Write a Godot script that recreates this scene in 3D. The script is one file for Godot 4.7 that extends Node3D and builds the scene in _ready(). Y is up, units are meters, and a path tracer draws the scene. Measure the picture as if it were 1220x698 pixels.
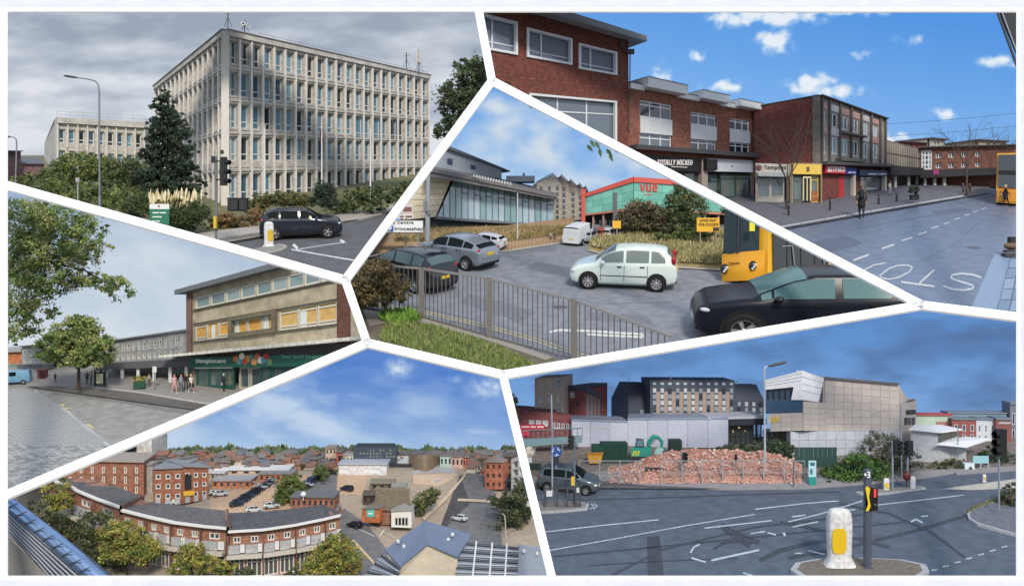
extends Node3D
# Six street places, each built on its own terrace of a rising stand, seen through the six openings of one white lattice frame.
# A pixel of the photograph gives a direction only; the depth comes from the terrace's ground (g) or from a stated distance (P).
const F := 1200.0
const CX := 610.0
const CY := 349.0
var rng := RandomNumberGenerator.new()
var cur := 0
var names := {}
var mats := {}
var nimg := {}
var J := {"a": Vector2(570, 11), "j1": Vector2(586, 96), "j2": Vector2(411, 333), "l1": Vector2(6, 220), "j3": Vector2(437, 408), "l2": Vector2(6, 589), "j4": Vector2(599, 446), "b": Vector2(657.5, 687), "j5": Vector2(1099, 363), "r1": Vector2(1213.5, 377)}
var polys := []
var planes := []
var grounds := [[325.0, 76.0, 262.0, 100.0], [365.0, 72.0, 242.0, 117.0], [440.0, 64.5, 285.0, 105.0], [583.0, 57.0, 465.0, 76.0], [685.0, 51.0, 550.0, 65.9], [685.0, 51.0, 560.0, 66.0]]

func P(x: float, y: float, z: float) -> Vector3:
	return Vector3((x - CX) / F * z, (CY - y) / F * z, -z)
func px(v: Vector3) -> Vector2:
	return Vector2(CX - v.x / v.z * F, CY + v.y / v.z * F)
func gz(y: float) -> float:
	var q = grounds[cur]
	var k1: float = (CY - q[0]) / F
	var k2: float = (CY - q[2]) / F
	var s: float = (k2 * q[3] - k1 * q[1]) / (q[3] - q[1])
	return (k1 * q[1] - s * q[1]) / ((CY - y) / F - s)
func g(x: float, y: float, up := 0.0) -> Vector3:
	return P(x, y, gz(y)) + Vector3(0, up, 0)
func gy(z: float) -> float:
	var q = grounds[cur]
	var k1: float = (CY - q[0]) / F
	var k2: float = (CY - q[2]) / F
	var s: float = (k2 * q[3] - k1 * q[1]) / (q[3] - q[1])
	return k1 * q[1] + s * (z - q[1])
func gslope() -> float:
	return gy(1.0) - gy(0.0)
func R(a: float, b: float) -> float:
	return rng.randf_range(a, b)
func C(r: float, gg: float, b: float) -> Color:
	return Color(r / 255.0, gg / 255.0, b / 255.0)

class MB:
	var v := PackedVector3Array()
	var n := PackedVector3Array()
	var uv := PackedVector2Array()
	var c := PackedColorArray()
	var T := Transform3D.IDENTITY
	var col := Color.WHITE
	func tri(a: Vector3, b: Vector3, d: Vector3, na: Vector3, nb: Vector3, nd: Vector3, ua := Vector2.ZERO, ub := Vector2.ZERO, ud := Vector2.ZERO) -> void:
		if (d - a).cross(b - a).dot(na + nb + nd) < 0:
			var t = b; b = d; d = t
			t = nb; nb = nd; nd = t
			var w = ub; ub = ud; ud = w
		v.append(T * a); v.append(T * b); v.append(T * d)
		n.append((T.basis * na).normalized()); n.append((T.basis * nb).normalized()); n.append((T.basis * nd).normalized())
		uv.append(ua); uv.append(ub); uv.append(ud)
		c.append(col); c.append(col); c.append(col)
	func face(p: Array, out: Vector3, u := []) -> void:
		for i in range(1, p.size() - 1):
			var nn: Vector3 = (p[i + 1] - p[0]).cross(p[i] - p[0])
			if nn.length_squared() < 1e-14:
				continue
			nn = nn.normalized()
			if nn.dot(out) < 0:
				nn = -nn
			if u.is_empty():
				tri(p[0], p[i], p[i + 1], nn, nn, nn)
			else:
				tri(p[0], p[i], p[i + 1], nn, nn, nn, u[0], u[i], u[i + 1])
	func prism(lo: Array, hi: Array, bottom := true) -> void:
		var m := Vector3.ZERO
		for q in lo: m += q
		for q in hi: m += q
		m /= lo.size() + hi.size()
		for i in lo.size():
			var k: int = (i + 1) % lo.size()
			face([lo[i], lo[k], hi[k], hi[i]], (lo[i] + lo[k] + hi[k] + hi[i]) / 4.0 - m)
		face(hi, hi[0] - lo[0])
		if bottom:
			face(lo, lo[0] - hi[0])
	func box(o: Vector3, ax: Vector3, ay: Vector3, az: Vector3) -> void:  # o is one corner
		prism([o, o + ax, o + ax + az, o + az], [o + ay, o + ax + ay, o + ax + ay + az, o + ay + az])
	func cbox(m: Vector3, s: Vector3) -> void:
		box(m - s / 2.0, Vector3(s.x, 0, 0), Vector3(0, s.y, 0), Vector3(0, 0, s.z))
	func bar(a: Vector3, b: Vector3, w: float, h := -1.0) -> void:
		if h < 0: h = w
		var d := (b - a).normalized()
		var s := d.cross(Vector3.UP if absf(d.y) < 0.95 else Vector3.BACK).normalized()
		var t := s.cross(d).normalized()
		box(a - s * w / 2 - t * h / 2, s * w, t * h, b - a)
	func grid(rows: Array, closed := false, mid = null) -> void:  # smooth skin through rows of points
		var nr := rows.size()
		var nc: int = rows[0].size()
		var nrm := []
		for i in nr:
			var m := Vector3.ZERO
			for q in rows[i]: m += q
			m /= nc
			if mid != null: m = mid
			var line := []
			for k in nc:
				var ka: int = (k + nc - 1) % nc if closed else maxi(k - 1, 0)
				var kb: int = (k + 1) % nc if closed else mini(k + 1, nc - 1)
				var du: Vector3 = rows[i][kb] - rows[i][ka]
				var dv: Vector3 = rows[mini(i + 1, nr - 1)][k] - rows[maxi(i - 1, 0)][k]
				var nn := du.cross(dv)
				if nn.length_squared() < 1e-16: nn = rows[i][k] - m
				nn = nn.normalized()
				if nn.dot(rows[i][k] - m) < 0: nn = -nn
				line.append(nn)
			nrm.append(line)
		for i in nr - 1:
			for k in (nc if closed else nc - 1):
				var q: int = (k + 1) % nc
				tri(rows[i][k], rows[i][q], rows[i + 1][q], nrm[i][k], nrm[i][q], nrm[i + 1][q])
				tri(rows[i][k], rows[i + 1][q], rows[i + 1][k], nrm[i][k], nrm[i + 1][q], nrm[i + 1][k])
	func tube(p: Array, r: Array, sides := 7) -> void:
		var rows := []
		for i in p.size():
			var d: Vector3 = (p[mini(i + 1, p.size() - 1)] - p[maxi(i - 1, 0)]).normalized()
			var s := d.cross(Vector3(0.31, 0.2, 0.93)).normalized()
			var t := s.cross(d).normalized()
			var ring := []
			for k in sides:
				ring.append(p[i] + (s * cos(TAU * k / sides) + t * sin(TAU * k / sides)) * r[i])
			rows.append(ring)
		grid(rows, true)
		face(rows[0], p[0] - p[1])
		face(rows[-1], p[-1] - p[-2])
	func lathe(o: Vector3, axis: Vector3, prof: Array, sides := 16) -> void:  # prof: [radius, height]
		var s := axis.cross(Vector3(0.31, 0.2, 0.93)).normalized()
		var t := s.cross(axis).normalized()
		var rows := []
		for q in prof:
			var ring := []
			for k in sides:
				ring.append(o + axis * q[1] + (s * cos(TAU * k / sides) + t * sin(TAU * k / sides)) * maxf(q[0], 1e-4))
			rows.append(ring)
		var mh := 0.0
		for q in prof: mh += q[1] / prof.size()
		grid(rows, true, o + axis * mh)
	func ball(o: Vector3, r: Vector3, sides := 10) -> void:
		var rows := []
		for i in range(0, 7):
			var ring := []
			var f := PI * i / 6.0
			for k in sides:
				ring.append(o + Vector3(sin(f) * cos(TAU * k / sides) * r.x, cos(f) * r.y, sin(f) * sin(TAU * k / sides) * r.z))
			rows.append(ring)
		grid(rows, true, o)

class Fac:  # an upright wall face: bottom left, bottom right, top right, top left
	var a: Vector3
	var b: Vector3
	var c: Vector3
	var d: Vector3
	var n: Vector3
	func p(u: float, v: float, o := 0.0) -> Vector3:
		return a.lerp(b, u).lerp(d.lerp(c, u), v) + n * o
	func at(x: float, y: float) -> Vector2:
		var kx := (x - 610.0) / 1200.0
		var ky := (349.0 - y) / 1200.0
		var fa := a.x + kx * a.z
		var fb := b.x + kx * b.z
		var u := fa / (fa - fb)
		var lo := a.lerp(b, u)
		var hi := d.lerp(c, u)
		var ga := lo.y + ky * lo.z
		var gb := hi.y + ky * hi.z
		return Vector2(u, ga / (ga - gb))
	func w() -> float:
		return a.distance_to(b)
	func h() -> float:
		return a.distance_to(d)
func fac(xl: float, bl: float, tl: float, zl: float, xr: float, br: float, tr: float, zr: float) -> Fac:
	var f := Fac.new()
	f.a = P(xl, bl, zl); f.d = P(xl, tl, zl); f.b = P(xr, br, zr); f.c = P(xr, tr, zr)
	var e := f.b - f.a
	f.n = Vector3(-e.z, 0, e.x).normalized()
	if f.n.dot(-(f.a + f.b)) < 0: f.n = -f.n
	return f
func fbox(m: MB, f: Fac, u0: float, v0: float, u1: float, v1: float, o0: float, o1: float) -> void:
	m.prism([f.p(u0, v0, o0), f.p(u1, v0, o0), f.p(u1, v0, o1), f.p(u0, v0, o1)], [f.p(u0, v1, o0), f.p(u1, v1, o0), f.p(u1, v1, o1), f.p(u0, v1, o1)])
func fpoly(m: MB, f: Fac, pts: Array, o0: float, o1: float) -> void:  # pts: pixels on the face
	var lo := []
	var hi := []
	for q in pts:
		var t := f.at(q[0], q[1])
		lo.append(f.p(t.x, t.y, o0)); hi.append(f.p(t.x, t.y, o1))
	m.prism(lo, hi)
func wall(m: MB, f: Fac, holes: Array, deep: float) -> void:  # front skin with real openings and their reveals
	var us := [0.0, 1.0]
	var vs := [0.0, 1.0]
	for q in holes:
		us.append_array([q[0], q[2]]); vs.append_array([q[1], q[3]])
	us.sort(); vs.sort()
	var ux := [us[0]]
	for t in us:
		if t - ux[-1] > 1e-4: ux.append(t)
	var vx := [vs[0]]
	for t in vs:
		if t - vx[-1] > 1e-4: vx.append(t)
	for i in ux.size() - 1:
		var run := -1.0
		for k in vx.size() - 1:
			var um: float = (ux[i] + ux[i + 1]) / 2
			var vm: float = (vx[k] + vx[k + 1]) / 2
			var open := false
			for q in holes:
				if um > q[0] and um < q[2] and vm > q[1] and vm < q[3]:
					open = true
					break
			if not open and run < 0: run = vx[k]
			if open and run >= 0:
				m.face([f.p(ux[i], run), f.p(ux[i + 1], run), f.p(ux[i + 1], vx[k]), f.p(ux[i], vx[k])], f.n)
				run = -1.0
		if run >= 0:
			m.face([f.p(ux[i], run), f.p(ux[i + 1], run), f.p(ux[i + 1], vx[-1]), f.p(ux[i], vx[-1])], f.n)
	for q in holes:
		var mid := f.p((q[0] + q[2]) / 2, (q[1] + q[3]) / 2)
		var e := [[q[0], q[1]], [q[2], q[1]], [q[2], q[3]], [q[0], q[3]]]
		for i in 4:
			var s = e[i]
			var t = e[(i + 1) % 4]
			m.face([f.p(s[0], s[1]), f.p(t[0], t[1]), f.p(t[0], t[1], -deep), f.p(s[0], s[1], -deep)], mid - f.p(s[0], s[1]).lerp(f.p(t[0], t[1]), 0.5))
func frame_bars(m: MB, f: Fac, q: Array, nx: int, ny: Array, t: float, o0: float, o1: float) -> void:
	var tu := t / f.w()
	var tv := t / f.h()
	fbox(m, f, q[0], q[1], q[2], q[1] + tv, o0, o1)
	fbox(m, f, q[0], q[3] - tv, q[2], q[3], o0, o1)
	fbox(m, f, q[0], q[1] + tv, q[0] + tu, q[3] - tv, o0, o1)
	fbox(m, f, q[2] - tu, q[1] + tv, q[2], q[3] - tv, o0, o1)
	for i in range(1, nx):
		var u: float = lerpf(q[0], q[2], float(i) / nx)
		fbox(m, f, u - tu / 2, q[1] + tv, u + tu / 2, q[3] - tv, o0, o1 - 0.01)
	for y in ny:
		var vv: float = lerpf(q[1], q[3], y)
		fbox(m, f, q[0] + tu, vv - tv / 2, q[2] - tu, vv + tv / 2, o0, o1 - 0.02)
func window(par: Node3D, f: Fac, q: Array, rec: float, glass: Material, fm: Material, nx := 1, ny := [], t := 0.12, called := "window") -> Node3D:
	var m := MB.new()
	fbox(m, f, q[0], q[1], q[2], q[3], -rec - 0.06, -rec)
	var w = part(par, called, m, glass)
	if w and fm:
		m = MB.new()
		frame_bars(m, f, q, nx, ny, t, -rec, -rec + 0.1)
		part(w, "frame", m, fm)
	return w
func rect_uv(f: Fac, x0: float, y0: float, x1: float, y1: float) -> Array:  # pixel left/top/right/bottom -> u0 v0 u1 v1, heights read at the left edge
	var s := f.at(x0, y1)
	var t := f.at(x0, y0)
	return [s.x, s.y, f.at(x1, y1).x, t.y]

# ---- nodes
func numbered(called: String) -> String:
	names[called] = names.get(called, -1) + 1
	return called if names[called] == 0 else "%s_%03d" % [called, names[called]]
func thing(called: String, label: String, category: String, at: Vector3, group := "") -> Node3D:
	var o := Node3D.new()
	o.name = numbered(called)
	add_child(o)
	o.position = at
	tag(o, label, category, group)
	return o
func tag(o: Node3D, label: String, category: String, group := "") -> void:
	o.set_meta("label", label)
	o.set_meta("category", category)
	if group: o.set_meta("group", group)
func origin_of(o: Node) -> Vector3:
	while o.get_parent() != self:
		o = o.get_parent()
	return o.position
func mesh_of(m: MB, org: Vector3, trim := true) -> ArrayMesh:
	var v := m.v
	var n := m.n
	var uv := m.uv
	var c := m.c
	if trim:
		var ps: Array = planes[cur]
		var out := false
		for q in v:
			for pl in ps:
				if pl.dot(q) < 0:
					out = true
					break
			if out: break
		if out:
			v = PackedVector3Array(); n = PackedVector3Array(); uv = PackedVector2Array(); c = PackedColorArray()
			for i in range(0, m.v.size(), 3):
				var poly := [[m.v[i], m.n[i], m.uv[i], m.c[i]], [m.v[i + 1], m.n[i + 1], m.uv[i + 1], m.c[i + 1]], [m.v[i + 2], m.n[i + 2], m.uv[i + 2], m.c[i + 2]]]
				for pl in ps:
					var d := []
					var bad := false
					for q in poly:
						var s: float = pl.dot(q[0])
						d.append(s)
						bad = bad or s < 0
					if not bad: continue
					var nx := []
					for k in poly.size():
						var e: int = (k + 1) % poly.size()
						if d[k] >= 0: nx.append(poly[k])
						if (d[k] >= 0) != (d[e] >= 0):
							var t: float = d[k] / (d[k] - d[e])
							nx.append([poly[k][0].lerp(poly[e][0], t), poly[k][1].lerp(poly[e][1], t), poly[k][2].lerp(poly[e][2], t), poly[k][3].lerp(poly[e][3], t)])
					poly = nx
					if poly.size() < 3: break
				for k in range(1, poly.size() - 1):
					for q in [poly[0], poly[k], poly[k + 1]]:
						v.append(q[0]); n.append(q[1]); uv.append(q[2]); c.append(q[3])
	if v.is_empty(): return null
	for i in v.size(): v[i] -= org
	var arr := []
	arr.resize(Mesh.ARRAY_MAX)
	arr[Mesh.ARRAY_VERTEX] = v
	arr[Mesh.ARRAY_NORMAL] = n
	arr[Mesh.ARRAY_TEX_UV] = uv
	arr[Mesh.ARRAY_COLOR] = c
	var me := ArrayMesh.new()
	me.add_surface_from_arrays(Mesh.PRIMITIVE_TRIANGLES, arr)
	return me
func part(par: Node3D, called: String, m: MB, mt: Material, label := "", trim := true) -> MeshInstance3D:
	if par == null: return null
	var me := mesh_of(m, origin_of(par), trim)
	if me == null: return null
	var o := MeshInstance3D.new()
	o.mesh = me
	o.material_override = mt
	o.name = called
	par.add_child(o, true)
	if label: o.set_meta("label", label)
	return o
func solo(called: String, label: String, category: String, m: MB, mt: Material, group := "", trim := true) -> MeshInstance3D:
	var lo := Vector3.INF
	var hi := -Vector3.INF
	for q in m.v:
		lo = lo.min(q); hi = hi.max(q)
	var org := Vector3((lo.x + hi.x) / 2, lo.y, (lo.z + hi.z) / 2)
	var me := mesh_of(m, org, trim)
	if me == null: return null
	var o := MeshInstance3D.new()
	o.mesh = me
	o.material_override = mt
	o.name = numbered(called)
	add_child(o)
	o.position = org
	if category: tag(o, label, category, group)
	return o
func struct(called: String, m: MB, mt: Material, trim := true, kind := "structure", label := "") -> MeshInstance3D:
	var o := solo(called, "", "", m, mt, "", trim)
	if o:
		o.set_meta("kind", kind)
		if label: o.set_meta("label", label)
	return o

# ---- materials: one colour each, broken up by computed grain
func noise_img(kind: String) -> ImageTexture:
	if nimg.has(kind): return nimg[kind]
	var s := 512
	var a := FastNoiseLite.new()
	var b := FastNoiseLite.new()
	a.seed = kind.length() * 7 + kind.unicode_at(0)
	b.seed = a.seed + 11
	var amt := 0.4
	a.frequency = 0.012; b.frequency = 0.11
	a.fractal_octaves = 4; b.fractal_octaves = 3
	var wa := 0.5
	match kind:
		"grain": amt = 0.32; wa = 0.3; b.frequency = 0.2
		"stain": amt = 0.34; wa = 0.75
		"smooth": amt = 0.12; wa = 0.7
		"asphalt": amt = 0.46; wa = 0.36; b.frequency = 0.33
		"streak": amt = 0.36; wa = 0.6
		"brick": amt = 0.4; wa = 0.4
		"board": amt = 0.4; wa = 0.3
	var ia := a.get_seamless_image(s, s, false, false, 0.15)
	var ib := b.get_seamless_image(s, s, false, false, 0.15)
	if kind == "streak" or kind == "board":
		var ic := Image.create(s, s, false, Image.FORMAT_L8)
		ib.resize(s, 24, Image.INTERPOLATE_BILINEAR)
		ib.resize(s, s, Image.INTERPOLATE_BILINEAR)
	var da := ia.get_data()
	var db := ib.get_data()
	var o := PackedByteArray()
	o.resize(s * s)
	var r := RandomNumberGenerator.new()
	r.seed = 5
	var cell := {}
	for y in s:
		for x in s:
			var i := y * s + x
			var t := 1.0 - amt * (1.0 - (da[i] * wa + db[i] * (1.0 - wa)) / 255.0)
			if kind == "brick":
				var row := y / 16
				var xx := (x + (row % 2) * 24) % s
				var id := row * 100 + xx / 48
				if not cell.has(id): cell[id] = r.randf_range(0.72, 1.0)
				t *= cell[id]
				if y % 16 < 2 or xx % 48 < 2: t = t * 0.55 + 0.42
			o[i] = int(clampf(t, 0.0, 1.0) * 255.0)
	var im := Image.create_from_data(s, s, false, Image.FORMAT_L8, o)
	nimg[kind] = ImageTexture.create_from_image(im)
	return nimg[kind]
var nmean := {"grain": 0.66, "stain": 0.67, "smooth": 0.87, "asphalt": 0.57, "streak": 0.64, "brick": 0.5, "board": 0.6}
func mat(col: Color, rough := 0.85, grain := "", scale := 0.15, metal := 0.0, spec := 0.5) -> StandardMaterial3D:
	var key := "%s|%s|%s|%s|%s|%s" % [col, rough, grain, scale, metal, spec]
	if mats.has(key): return mats[key]
	var m := StandardMaterial3D.new()
	m.roughness = rough
	m.metallic = metal
	m.metallic_specular = spec
	if grain:
		var l := col.srgb_to_linear()
		var k: float = nmean[grain]
		m.albedo_color = Color(minf(l.r / k, 1), minf(l.g / k, 1), minf(l.b / k, 1)).linear_to_srgb()
		m.albedo_texture = noise_img(grain)
		m.uv1_triplanar = true
		m.uv1_world_triplanar = true
		m.uv1_triplanar_sharpness = 4.0
		m.uv1_scale = Vector3(scale, scale, scale)
	else:
		m.albedo_color = col
	mats[key] = m
	return m
func vmat(rough := 0.8, back := Color.BLACK) -> StandardMaterial3D:  # colours come from the pieces themselves
	var key := "v%s%s" % [rough, back]
	if mats.has(key): return mats[key]
	var m := StandardMaterial3D.new()
	m.vertex_color_use_as_albedo = true
	m.roughness = rough
	if back != Color.BLACK:
		m.backlight_enabled = true
		m.backlight = back
	mats[key] = m
	return m
func glow(col: Color, e: float) -> StandardMaterial3D:
	var m := StandardMaterial3D.new()
	m.albedo_color = col
	m.emission_enabled = true
	m.emission = col
	m.emission_energy_multiplier = e
	return m

# ---- planted and moving things
func inside(x: float, y: float) -> bool:
	for pl in planes[cur]:
		if pl.dot(P(x, y, 50.0)) < 0: return false
	return true
func leaf_mb(m: MB, blobs: Array, z: float, zr: float, count: int, size: float, cols: Array, per := 40, flat := 0.0) -> void:
	# blobs: [x, y, rx, ry] in pixels at depth z; leaves gather in clumps so that gaps stay open between them
	var tot := 0.0
	for b in blobs: tot += b[2] * b[3]
	var k := z / F
	for b in blobs:
		var nb := int(1.9 * count * b[2] * b[3] / tot)
		var nc := maxi(1, nb / per)
		for i in nc:
			var d := Vector3(rng.randfn(), rng.randfn(), rng.randfn()).normalized() * pow(R(0.1, 1.0), 0.4)
			var o := P(b[0], b[1], z) + Vector3(d.x * b[2] * k, d.y * b[3] * k, d.z * zr)
			var cr: float = minf(b[2], b[3]) * k * R(0.12, 0.42)
			var base: Color = cols[rng.randi() % cols.size()].srgb_to_linear()
			for j in per:
				var q := o + Vector3(rng.randfn(), rng.randfn() * 0.75, rng.randfn()) * cr * 0.6
				var s := px(q)
				if not inside(s.x, s.y): continue
				var nn := (Vector3(rng.randfn(), rng.randfn() + 0.6, rng.randfn() + 0.5)).normalized()
				var e := nn.cross(Vector3(rng.randfn(), rng.randfn(), rng.randfn())).normalized()
				var t := nn.cross(e)
				var ln := size * k * R(0.6, 1.25)
				var wd := ln * R(0.35, 0.6)
				var f := R(0.7, 1.3)
				m.col = Color(base.r * f, base.g * f, base.b * f * R(0.8, 1.1))
				m.face([q - e * ln * 0.5, q + t * wd * 0.5 + e * ln * 0.05, q + e * ln * 0.5, q - t * wd * 0.5 + e * ln * 0.05], nn)
func leafmat() -> StandardMaterial3D:
	return vmat(0.65, Color(0.25, 0.3, 0.12))
func tree(label: String, blobs: Array, z: float, zr: float, count: int, size: float, cols: Array, trunk: Array, group := "", called := "tree", cat := "tree", bark := Color(0.24, 0.2, 0.17)) -> Node3D:
	# trunk: list of polylines [[x, y, radius px], ...]
	var b0 = trunk[0][0]
	var t := thing(called, label, cat, P(b0[0], b0[1], z), group)
	var m := MB.new()
	for line in trunk:
		var pts := []
		var rs := []
		for q in line:
			pts.append(P(q[0], q[1], z + (q[3] if q.size() > 3 else 0.0))); rs.append(q[2] * z / F)
		m.tube(pts, rs, 7)
	part(t, "trunk" if cat == "tree" else "stem", m, mat(bark, 0.95, "grain", 0.8))
	m = MB.new()
	leaf_mb(m, blobs, z, zr, count, size, cols)
	part(t, "crown" if cat == "tree" else "foliage", m, leafmat(), "", false)
	return t
func bush(label: String, blobs: Array, z: float, zr: float, count: int, size: float, cols: Array, group := "", called := "bush") -> Node3D:
	var b = blobs[0]
	var st := []
	for q in blobs:
		st.append([[q[0], q[1] + q[3] * 0.95, 0.7], [q[0] + 1, q[1], 0.5]])
	return tree(label, blobs, z, zr, count, size, cols, st, group, called, "bush")
func branches(m: MB, p: Vector3, d: Vector3, ln: float, r: float, depth: int) -> void:
	var q := p + d * ln * 0.5 + Vector3(R(-1, 1), R(-0.5, 1), R(-1, 1)) * ln * 0.05
	var e := q + (d + Vector3(0, 0.15, 0)).normalized() * ln * 0.5
	m.tube([p, q, e], [r, r * 0.8, r * 0.6], 5 if depth > 1 else 4)
	if depth <= 0: return
	for i in (3 if depth > 1 else 4):
		var nd := (d + Vector3(rng.randfn(), rng.randfn() * 0.6 + 0.15, rng.randfn()) * 0.55).normalized()
		branches(m, (q if i % 2 == 0 else e), nd, ln * R(0.55, 0.8), r * 0.55, depth - 1)

func interp(st: Array, t: float) -> Array:
	for i in st.size() - 1:
		if t <= st[i + 1][0]:
			var k: float = (t - st[i][0]) / maxf(st[i + 1][0] - st[i][0], 1e-5)
			var o := []
			for j in st[i].size(): o.append(lerpf(st[i][j], st[i + 1][j], k))
			return o
	return st[-1]
# body stations: share of length from the nose, underside, shoulder, roof, half width, half width of roof
var HATCH := [[0.0, 0.36, 0.56, 0.58, 0.52, 0.4], [0.02, 0.24, 0.68, 0.7, 0.68, 0.5], [0.07, 0.19, 0.8, 0.83, 0.79, 0.6], [0.16, 0.18, 0.9, 0.93, 0.83, 0.66], [0.235, 0.18, 0.96, 1.0, 0.84, 0.66], [0.3, 0.18, 0.98, 1.2, 0.845, 0.64], [0.37, 0.18, 0.98, 1.4, 0.845, 0.6], [0.46, 0.18, 0.98, 1.51, 0.845, 0.58], [0.6, 0.18, 0.985, 1.55, 0.845, 0.58], [0.78, 0.18, 1.0, 1.53, 0.84, 0.57], [0.88, 0.19, 1.02, 1.47, 0.82, 0.56], [0.93, 0.22, 1.02, 1.33, 0.79, 0.56], [0.965, 0.26, 0.98, 1.1, 0.75, 0.58], [0.99, 0.3, 0.86, 0.92, 0.7, 0.56], [1.0, 0.4, 0.62, 0.66, 0.6, 0.45]]
var SUV := [[0.0, 0.4, 0.66, 0.68, 0.6, 0.46], [0.02, 0.28, 0.82, 0.85, 0.76, 0.6], [0.06, 0.23, 0.95, 0.98, 0.87, 0.68], [0.16, 0.22, 1.03, 1.06, 0.91, 0.72], [0.27, 0.22, 1.08, 1.12, 0.92, 0.72], [0.33, 0.22, 1.09, 1.32, 0.92, 0.7], [0.4, 0.22, 1.09, 1.53, 0.92, 0.66], [0.48, 0.22, 1.1, 1.63, 0.92, 0.64], [0.62, 0.22, 1.11, 1.66, 0.92, 0.64], [0.8, 0.23, 1.13, 1.62, 0.915, 0.63], [0.89, 0.25, 1.15, 1.54, 0.9, 0.62], [0.94, 0.27, 1.14, 1.36, 0.87, 0.62], [0.975, 0.32, 1.06, 1.14, 0.83, 0.64], [0.992, 0.36, 0.9, 0.96, 0.78, 0.6], [1.0, 0.45, 0.66, 0.7, 0.66, 0.5]]
var COUPE := [[0.0, 0.4, 0.62, 0.64, 0.6, 0.46], [0.02, 0.26, 0.8, 0.83, 0.76, 0.6], [0.06, 0.21, 0.9, 0.94, 0.87, 0.68], [0.15, 0.2, 0.98, 1.02, 0.91, 0.72], [0.22, 0.2, 1.02, 1.06, 0.92, 0.72], [0.29, 0.2, 1.03, 1.24, 0.92, 0.7], [0.37, 0.2, 1.03, 1.45, 0.92, 0.66], [0.46, 0.2, 1.04, 1.56, 0.92, 0.63], [0.6, 0.2, 1.06, 1.58, 0.92, 0.62], [0.75, 0.21, 1.09, 1.5, 0.915, 0.61], [0.86, 0.23, 1.12, 1.38, 0.9, 0.61], [0.94, 0.26, 1.1, 1.22, 0.87, 0.62], [0.975, 0.32, 1.04, 1.1, 0.83, 0.62], [0.992, 0.36, 0.88, 0.94, 0.78, 0.6], [1.0, 0.45, 0.66, 0.7, 0.66, 0.5]]
var VAN := [[0.0, 0.4, 0.75, 0.78, 0.75, 0.6], [0.02, 0.26, 1.0, 1.03, 0.88, 0.7], [0.08, 0.22, 1.15, 1.2, 0.93, 0.75], [0.14, 0.22, 1.2, 1.35, 0.95, 0.8], [0.22, 0.22, 1.2, 1.75, 0.95, 0.82], [0.3, 0.22, 1.2, 1.95, 0.95, 0.83], [0.6, 0.22, 1.2, 1.98, 0.95, 0.84], [0.96, 0.24, 1.2, 1.97, 0.95, 0.84], [0.99, 0.28, 1.2, 1.9, 0.93, 0.82], [1.0, 0.32, 1.15, 1.7, 0.92, 0.8]]
func ring_of(s: Array, ln: float) -> Array:
	var x: float = (0.5 - s[0]) * ln
	var half := [[0.0, s[1]], [s[4] * 0.86, s[1]], [s[4] * 0.97, s[1] + (s[2] - s[1]) * 0.14], [s[4], s[1] + (s[2] - s[1]) * 0.5], [s[4] * 0.985, s[1] + (s[2] - s[1]) * 0.86], [s[4] * 0.95, s[2]], [s[5] + (s[4] * 0.95 - s[5]) * 0.12, s[3] - (s[3] - s[2]) * 0.12], [s[5] * 0.84, s[3] - 0.01], [0.0, s[3] + 0.015]]
	var o := []
	for q in half: o.append(Vector3(x, q[1], q[0]))
	for i in range(half.size() - 2, 0, -1): o.append(Vector3(x, half[i][1], -half[i][0]))
	return o
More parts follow.
